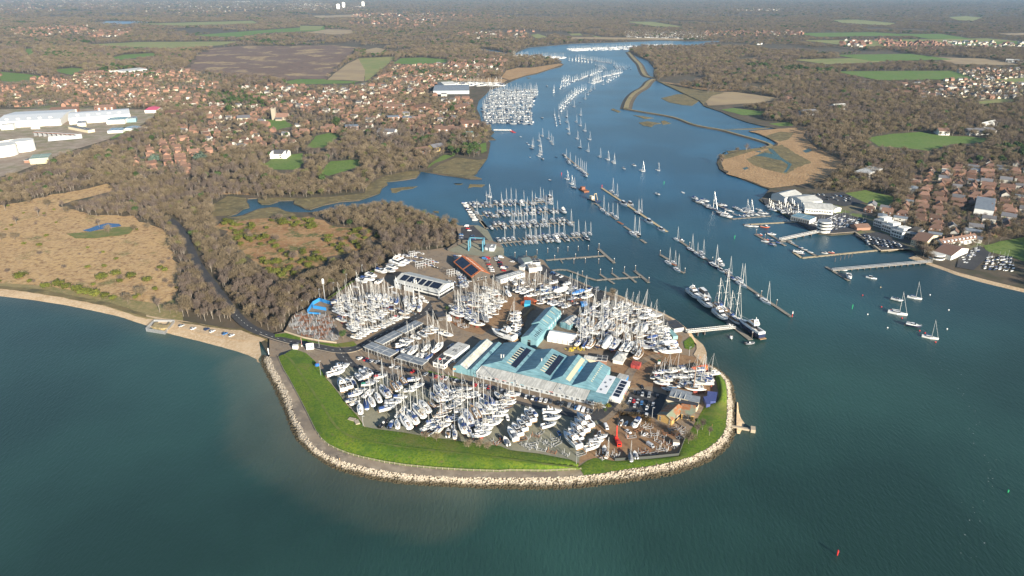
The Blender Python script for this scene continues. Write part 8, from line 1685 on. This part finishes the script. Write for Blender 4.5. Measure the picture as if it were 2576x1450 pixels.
for x,y in ((600,1040),(480,1000),(420,985),(700,1060),(760,1070),(560,1015),(640,1045),(820,1085),(150,930),(950,930),(1070,950),(840,910),(740,940),(330,1000)): tree('gorse',*P(*T3(x,y),LZ),LZ,tq.uniform(1,1.9),"along the seaward edge of the open heath")
for x,y in ((930,1120),(1030,1070),(1160,1180),(110,660),(460,440),(350,420),(600,440),(280,480),(120,540),(720,560),(650,460),(210,390),(320,350),(40,440),(10,660),(790,610),(550,430),(700,480)): tree('oak' if x % 20 else 'birch',*P(*T3(x,y),LZ),LZ,.75,"standing apart on the open tan heath")
for nm_,v_,x,y,s,lab in (('green',R3,722,1215,.62,"dark green pine beside the road at the compound corner"),('ivy',U1,270,60,.3,"olive bush between the gate hut and the promenade"),('pale',U3,800,400,.5,"bare straw shrub at the end of the parked cars"),('gold',U3,955,350,.55,"golden conifer bush by the annex corner"),('green',U3,905,420,.28,"round dark green bush beside the golden conifer"),('pale',R2,1270,645,.5,"bare pinkish shrub above the brown hedge"),('pale',R2,1830,920,.72,"bare tree with dense straw twigs by the south-east fence"),('birch',R2,1905,850,.6,"slender bare birch on the east lawn, nearer the fence"),('birch',R2,2010,850,.5,"slender bare birch standing alone on the east lawn"),('birch',R2,1950,800,.6,"leaning bare birch in the middle of the east lawn"),('green',R2,1905,745,.35,"dark bush at the corner of the yellow halls"),('pale',A6,480,110,.6,"bare bush on the bank above the shingle beach"),('green',B2,1095,30,.4,"dark green bush beside the black hut"),('scrub',B2,1050,140,.6,"brown shrub below the black hut"),('birch',A4,75,560,.6,"bare reddish tree beside the road fork"),('birch',A4,290,390,.5,"bare reddish tree behind the slatted canopy"),('birch',S1,615,1190,.5,"bare pale tree beside the long white shed"),('gold',T1,1460,1240,1.3,"bright yellow-green conifer among the brick houses"),('cedar',T1,1225,1290,1.1,"blue-green cedar at the near end of the brick estate"),('cedar',T1,1590,1285,1.3,"larger blue-green cedar beside the estate road"),('green',T1,1205,1120,1.1,"dark evergreen at the estate's wooded edge"),('green',T2,1120,840,1.4,"tall dark pine beside the village marina"),('green',T2,270,940,1.8,"cluster of dark evergreens above the round field"),('green',T1,1820,900,1.8,"tall dark evergreens near the cream villa")): tree(nm_,*P(*v_(x,y),YZ),YZ if v_ not in (T1,T2) else LZ,s,"",lab)
for i,(x,y) in enumerate(((1805,1005),(2113,1070),(2222,1070),(2300,1090),(1700,990))): tree('pale',*P(*R1(x,y),4),3.6,.42,"",f"small bare sapling on the south bank, {ordinal(i)} of five")
for i,line in enumerate((((1120,450),(1300,465),(1470,480)),((1480,490),(1570,510),(1660,545)),((1565,560),(1650,590)))):
 c = [Vector(P(*U3(*p),YZ)) for p in line]; hb = MB(); r = tag(empty("hedge",(*c[0],YZ)),f"clipped brown beech hedge by the east car park, {ordinal(i)} section","hedge"); pr2 = resample([tuple(p) for p in c],.5)
 for p in pr2:
  for _ in range(26): o = Vector((tq.uniform(-1.3,1.3),tq.uniform(-1.3,1.3),tq.uniform(0,2.1))); a_ = Vector((tq.uniform(-1,1),tq.uniform(-1,1),tq.uniform(-1,1))).normalized() * .28; b_ = a_.cross(Vector((0,.3,1))).normalized() * .25; e = Vector((p.x - c[0].x,p.y - c[0].y,0)) + o; hb.add([e - a_,e + b_,e + a_,e - b_],[(0,1,2,3)])
 hb.build("foliage",lf_hedge,r)

# ------------------------------------------------------------------ houses
def house_proto(kind):
 L,Wd,he,hr,wm,rm,hip,ch = kind; wb = MB(); rb = MB()
 hold = empty("tmp"); w,r = gable(hold,-L / 2,L / 2,-Wd / 2,Wd / 2,0,he,hr,'x',wm,rm,.4,hip=hip)
 cm = MB().box(L * .3,L * .3 + .9,-.4,.5,hr - 1.2,hr + 1.1).mesh("chimney",w_brick) if ch else None
 wn = []
 for s in (1,-1):
  for x in (-.32,0,.32):
   for z in ((.9,3.4) if he > 4 else (.9,)): wn.append(MB().box(L * x - .7,L * x + .7,s * Wd / 2 - .05,s * Wd / 2 + .05,z,z + 1.2).mesh("window",win_f if x else win_m))
 me = (w.data,r.data,cm,wn)
 for o in (w,r,hold): bpy.data.objects.remove(o)
 return me
w_hw = mat("house_render",(.50,.48,.43),.85,vary=.2)
HK = [("red brick house with a brown tiled roof",(10,8,5,8,w_brick,t_tile,0,1)),("red brick house with a red hipped roof",(11,8.5,5,8,w_brick,t_red,3,1)),("white house with a brown tiled roof",(11,8,5,8,w_hw,t_tile,0,1)),("white house with a slate roof",(12,8,5,7.6,w_hw,t_slate,0,1)),("cream bungalow with a brown roof",(12,8,2.8,5.4,w_cream,t_tile,2.5,0)),("red brick semi with a red tiled roof",(14,8,5,8,w_brick,t_red,0,1)),("white flat-topped modern house",(13,9,5.6,6.2,w_hw,t_greyf,0,0))]
HP = [(lk,house_proto(k)) for lk,k in HK]; HL = []
hnames = ["in the town behind the factories","in the village behind the marina","on the estate beside the wood","on the wooded slope across the river","in the suburb across the river"]
hw_ = [[0,1,5,5,2,4,1,0],[0,1,2,0,3,5,4,5],[0,1,1,5,0],[0,2,3,1,0,4,5,6],[2,4,4,3,0]]
big = [Vector(o.location[:2]) for o in bpy.data.objects if o.name.split(".")[0] in ("large_house","church","factory","works_building","apartment_block","boat_hall","yacht_club","inn","terrace","wrapped_house","waterside_club","boatyard_shed","pink_store","leisure_hall")]
hq = random.Random(21)
for vi,e in enumerate(village_polys):
 p = W(D0,e,LZ); gx0,gx1,gy0,gy1 = max(-1500,min(a[0] for a in p)),min(1600,max(a[0] for a in p)),min(a[1] for a in p),max(a[1] for a in p); sx_,sy_ = ((19,29),(22,28),(20,25),(17,21),(22,32))[vi]; th = (.35,-.2,.5,-.55,.2)[vi]; ca,sa = math.cos(th),math.sin(th); R0 = math.hypot(gx1 - gx0,gy1 - gy0) / 2; cx,cy = (gx0 + gx1) / 2,(gy0 + gy1) / 2
 for j in range(int(-R0 / sy_) // 2 * 2,int(R0 / sy_) + 1,2):
  rp = []
  for i in range(int(-R0 / sx_),int(R0 / sx_) + 2):
   a_,b_ = (i - .5) * sx_,(j + .5) * sy_ + 5 * math.sin((i - .5) * .5); pt = (cx + a_ * ca - b_ * sa,cy + a_ * sa + b_ * ca)
   if inside(pt,p) and not any(inside(pt,e2) for e2 in excl[:20]): rp.append(pt)
   if len(rp) > 2 and (not inside(pt,p) or i > int(R0 / sx_)):
    mb = MB(); rg = []
    for k_,t_ in enumerate(rp): rg += [(t_[0] - sa * -3,t_[1] + ca * -3,LZ + .12 + .004 * (j % 5)),(t_[0] - sa * 3,t_[1] + ca * 3,LZ + .12 + .004 * (j % 5))]
    mb.add(rg,[(2 * k_,2 * k_ + 2,2 * k_ + 3,2 * k_ + 1) for k_ in range(len(rp) - 1) if math.hypot(rp[k_][0] - rp[k_ + 1][0],rp[k_][1] - rp[k_ + 1][1]) < sx_ * 1.7])
    if mb.f: tag(mb.build("street",m_yard),kind='structure')
   if not inside(pt,p): rp = []
 for i in range(int(-R0 / sx_),int(R0 / sx_) + 1):
  for j in range(int(-R0 / sy_),int(R0 / sy_) + 1):
   a_,b_ = i * sx_ + hq.uniform(-3,3),j * sy_ + 5 * math.sin(i * .5) + hq.uniform(-3,3); x,y = cx + a_ * ca - b_ * sa,cy + a_ * sa + b_ * ca
   if hq.random() < (.34 if vi < 2 else .08) or not inside((x,y),p) or vi < 2 and lown(np.array(x),np.array(y),75,.9) > .62 or any((b - Vector((x,y))).length < 20 for b in big) or any(inside((x,y),e2) for e2 in excl): continue
   if dist_line(np.array([x]),np.array([y]),[tuple(c) for c in coast])[0] < 14: continue
   if abs(x) > .80 * (y * _c + H * _s) + 30: continue
   HL.append((math.hypot(x,y),x,y,th + (math.pi / 2 if hq.random() < .3 else 0) + hq.uniform(-.15,.15),hq.choice(hw_[vi]),vi))
HL.sort()
for n,(d,x,y,a,k,vi) in enumerate(HL[:298]):
 lk,(wl,rf,cm,wn) = HP[k]; s = hq.uniform(.85,1.15); r = tag(empty("house",(x,y,LZ),a,s),f"{lk} {hnames[vi]}","house",f"{lk.replace(' with a', ',')} {hnames[vi]}"[:60]); put("wall",wl,r); put("roof",rf,r)
 if cm: put("chimney",cm,r)
 if d < 900:
  for w in wn: put("window",w,r)
far_h = HL[298:]
for pts_,view_,n,vi in (([(-200,0),(1000,0),(900,60),(-200,130)],T1,500,0),([(600,20),(2576,5),(2576,80),(1300,110),(700,60)],T1,550,4),([(80,230),(700,200),(680,270),(120,300)],T1,120,0),([(680,250),(1050,230),(1000,290),(700,300)],T1,50,0),([(400,100),(1050,90),(1100,190),(650,215),(350,180)],T2,260,0),([(0,20),(500,40),(480,90),(0,75)],T2,160,4),([(1060,95),(1550,120),(1500,160),(1060,150)],T2,60,2),([(1150,245),(1460,230),(1750,225),(1640,285),(1200,290)],T2,60,3),([(1080,470),(1500,430),(1520,500),(1100,520)],T2,90,0),([(500,205),(1150,205),(1150,230),(520,235)],T4,130,0),([(1380,265),(1600,270),(1560,310),(1400,300)],T4,40,1),([(1600,255),(2100,280),(2000,340),(1700,320)],T4,110,2),([(2050,270),(2576,280),(2576,310),(2080,310)],T4,90,4),([(1950,530),(2130,560),(2000,660),(1700,640),(1700,560)],T4,40,3),([(700,60),(1000,60),(1000,72),(700,72)],T4,60,4)):
 p = W(view_,pts_,LZ); xs,ys = [a[0] for a in p],[a[1] for a in p]; c_ = 0; tries = 0
 while c_ < n and tries < n * 60:
  tries += 1; x,y = hq.uniform(min(xs),max(xs)),hq.uniform(min(ys),max(ys))
  if inside((x,y),p): far_h.append((0,x,y,hq.uniform(0,3.14),hq.choice(hw_[vi]),vi)); c_ += 1
fm = MB(); fmats = [w_brick,w_hw,w_cream,t_tile,t_red,t_slate,t_greyf]
for d,x,y,a,k,vi in far_h:
 L,Wd,he,hr,wm,rm,hip,ch = HK[k][1]; s = (1.3 if d == 0 else 1) * hq.uniform(.9,1.2); ca,sa = math.cos(a) * s,math.sin(a) * s; T = lambda px,py,pz: (x + px * ca - py * sa,y + px * sa + py * ca,LZ + pz * s); l,w = L / 2,Wd / 2; mw,mr = fmats.index(wm),fmats.index(rm)
 fm.add([T(-l,-w,0),T(l,-w,0),T(l,w,0),T(-l,w,0),T(-l,-w,he),T(l,-w,he),T(l,w,he),T(-l,w,he),T(-l + hip,0,hr),T(l - hip,0,hr)],[(0,1,5,4),(1,2,6,9,5),(2,3,7,6),(3,0,4,8,7),(4,5,9,8),(6,7,8,9)],[mw,mw,mw,mw,mr,mr])
tag(fm.build("distant_houses",fmats),"distant houses of the towns spread over the plain beyond the woods",kind='stuff')

fo_ = MB(); fp = resample(gp([(2330,870),(2390,950),(2440,1040),(2470,1130),(2500,1180),(2470,1260),(2430,1340),(2440,1420)],.03),1.5)
for p in fp:
 if hq.random() < .3: c = p + Vector((hq.gauss(0,3),hq.gauss(0,2))); r_ = hq.uniform(.08,.3); fo_.add([(c.x + r_ * hq.uniform(.5,2.2) * math.cos(k),c.y + r_ * hq.uniform(.5,1.2) * math.sin(k),.03 + .002 * (len(fo_.f) % 9)) for k in (0,1.2,2.4,3.6,4.9)],[(0,1,2,3,4)])
tag(fo_.build("foam",mat("sea_foam",(.42,.45,.44),.7)),"broken line of white foam drifting on the eastern water",kind='stuff')

# look-alikes are told apart by the landmark they stand nearest to
LM = [(n_,Vector(P(*v_(x,y),LZ))) for n_,v_,x,y in (("the church",T1,2150,930),("the phone mast",R3,528,800),("the heath pool",T3,740,560),("the gate hut",U1,170,40),("the creek tip",V1,150,530),("the travel hoist",S1,415,885),("the harbour tower",S3,1094,458),("the sheeted house",S3,2280,270),("the far inn",S3,1800,530),("the brick manor",T2,910,1110),("the white lawn house",T1,2200,1222),("the round field",T2,170,1040),("the teal-roofed boathouse",T2,1240,985),("the ribbed boatyard shed",T2,1110,660),("the fort ruin",T3,1160,1285),("the top of the lane",T3,1290,545),("the yellow-green conifer",T1,1460,1240),("the cream villa",T1,1930,940),("the blue hoarding",R3,470,850),("the village quay inn",T2,1080,950),("the tall sheeted house",S4,1600,830),("the solar-roofed warehouse",B1,750,450),("the crane lorry",U3,1115,925),("the square block of racked cradles",R3,400,1050),("the lane's bend",T3,1430,830),("the bog's far corner",V1,1600,690),("the bog's clearing",R3,120,520),("the end of the beach",R1,60,150),("the white cottages",S3,2100,530),("the dark heath edge",T3,300,350))]
by = {}
for o in list(bpy.data.objects):
 if o.get("category") and o.get("group"): by.setdefault(o["label"],[]).append(o)
CUT = (" on the "," in the "," packed "," lining "," along "," standing "," behind "," dotted "," lying "," with long ")
def short(lb):
 k = min([lb.find(c) for c in CUT if c in lb] or [len(lb)]); return lb[:k]
dup,by2 = {k: v for k,v in by.items() if len(v) > 1},{}
for lb,L_ in dup.items(): by2.setdefault(short(lb),[]).extend(L_)
by = by2
for lb,L_ in by.items():
 if len(L_) < 2: continue
 sp = {}
 for o in L_:
  p = Vector(o.location[:2]); n_,v_ = min(LM,key=lambda m: (m[1] - p).length); sp.setdefault(n_,[]).append(((v_ - p).length,o))
 for n_,it in sp.items():
  it.sort(key=lambda t_: t_[0])
  for i,(_,o) in enumerate(it):
   tail = f", {ordinal(i)} nearest {n_}" if len(it) > 1 else f", the one nearest {n_}"
   o["label"] = lb + tail

# ------------------------------------------------------------------ haze over the whole country
hz = bpy.data.materials.new("haze_air"); hz.use_nodes = True; t = hz.node_tree; t.nodes.remove(t.nodes["Principled BSDF"]); pv = t.nodes.new("ShaderNodeVolumePrincipled"); pv.inputs["Color"].default_value = (.40,.67,1.0,1); pv.inputs["Density"].default_value = 2.4e-5; pv.inputs["Anisotropy"].default_value = 0.0
t.links.new(pv.outputs[0],t.nodes["Material Output"].inputs["Volume"])
HZ = 45000.0
tag(MB().box(-HZ,HZ,-4000,HZ,-3.5,262).build("haze",hz),kind='stuff')
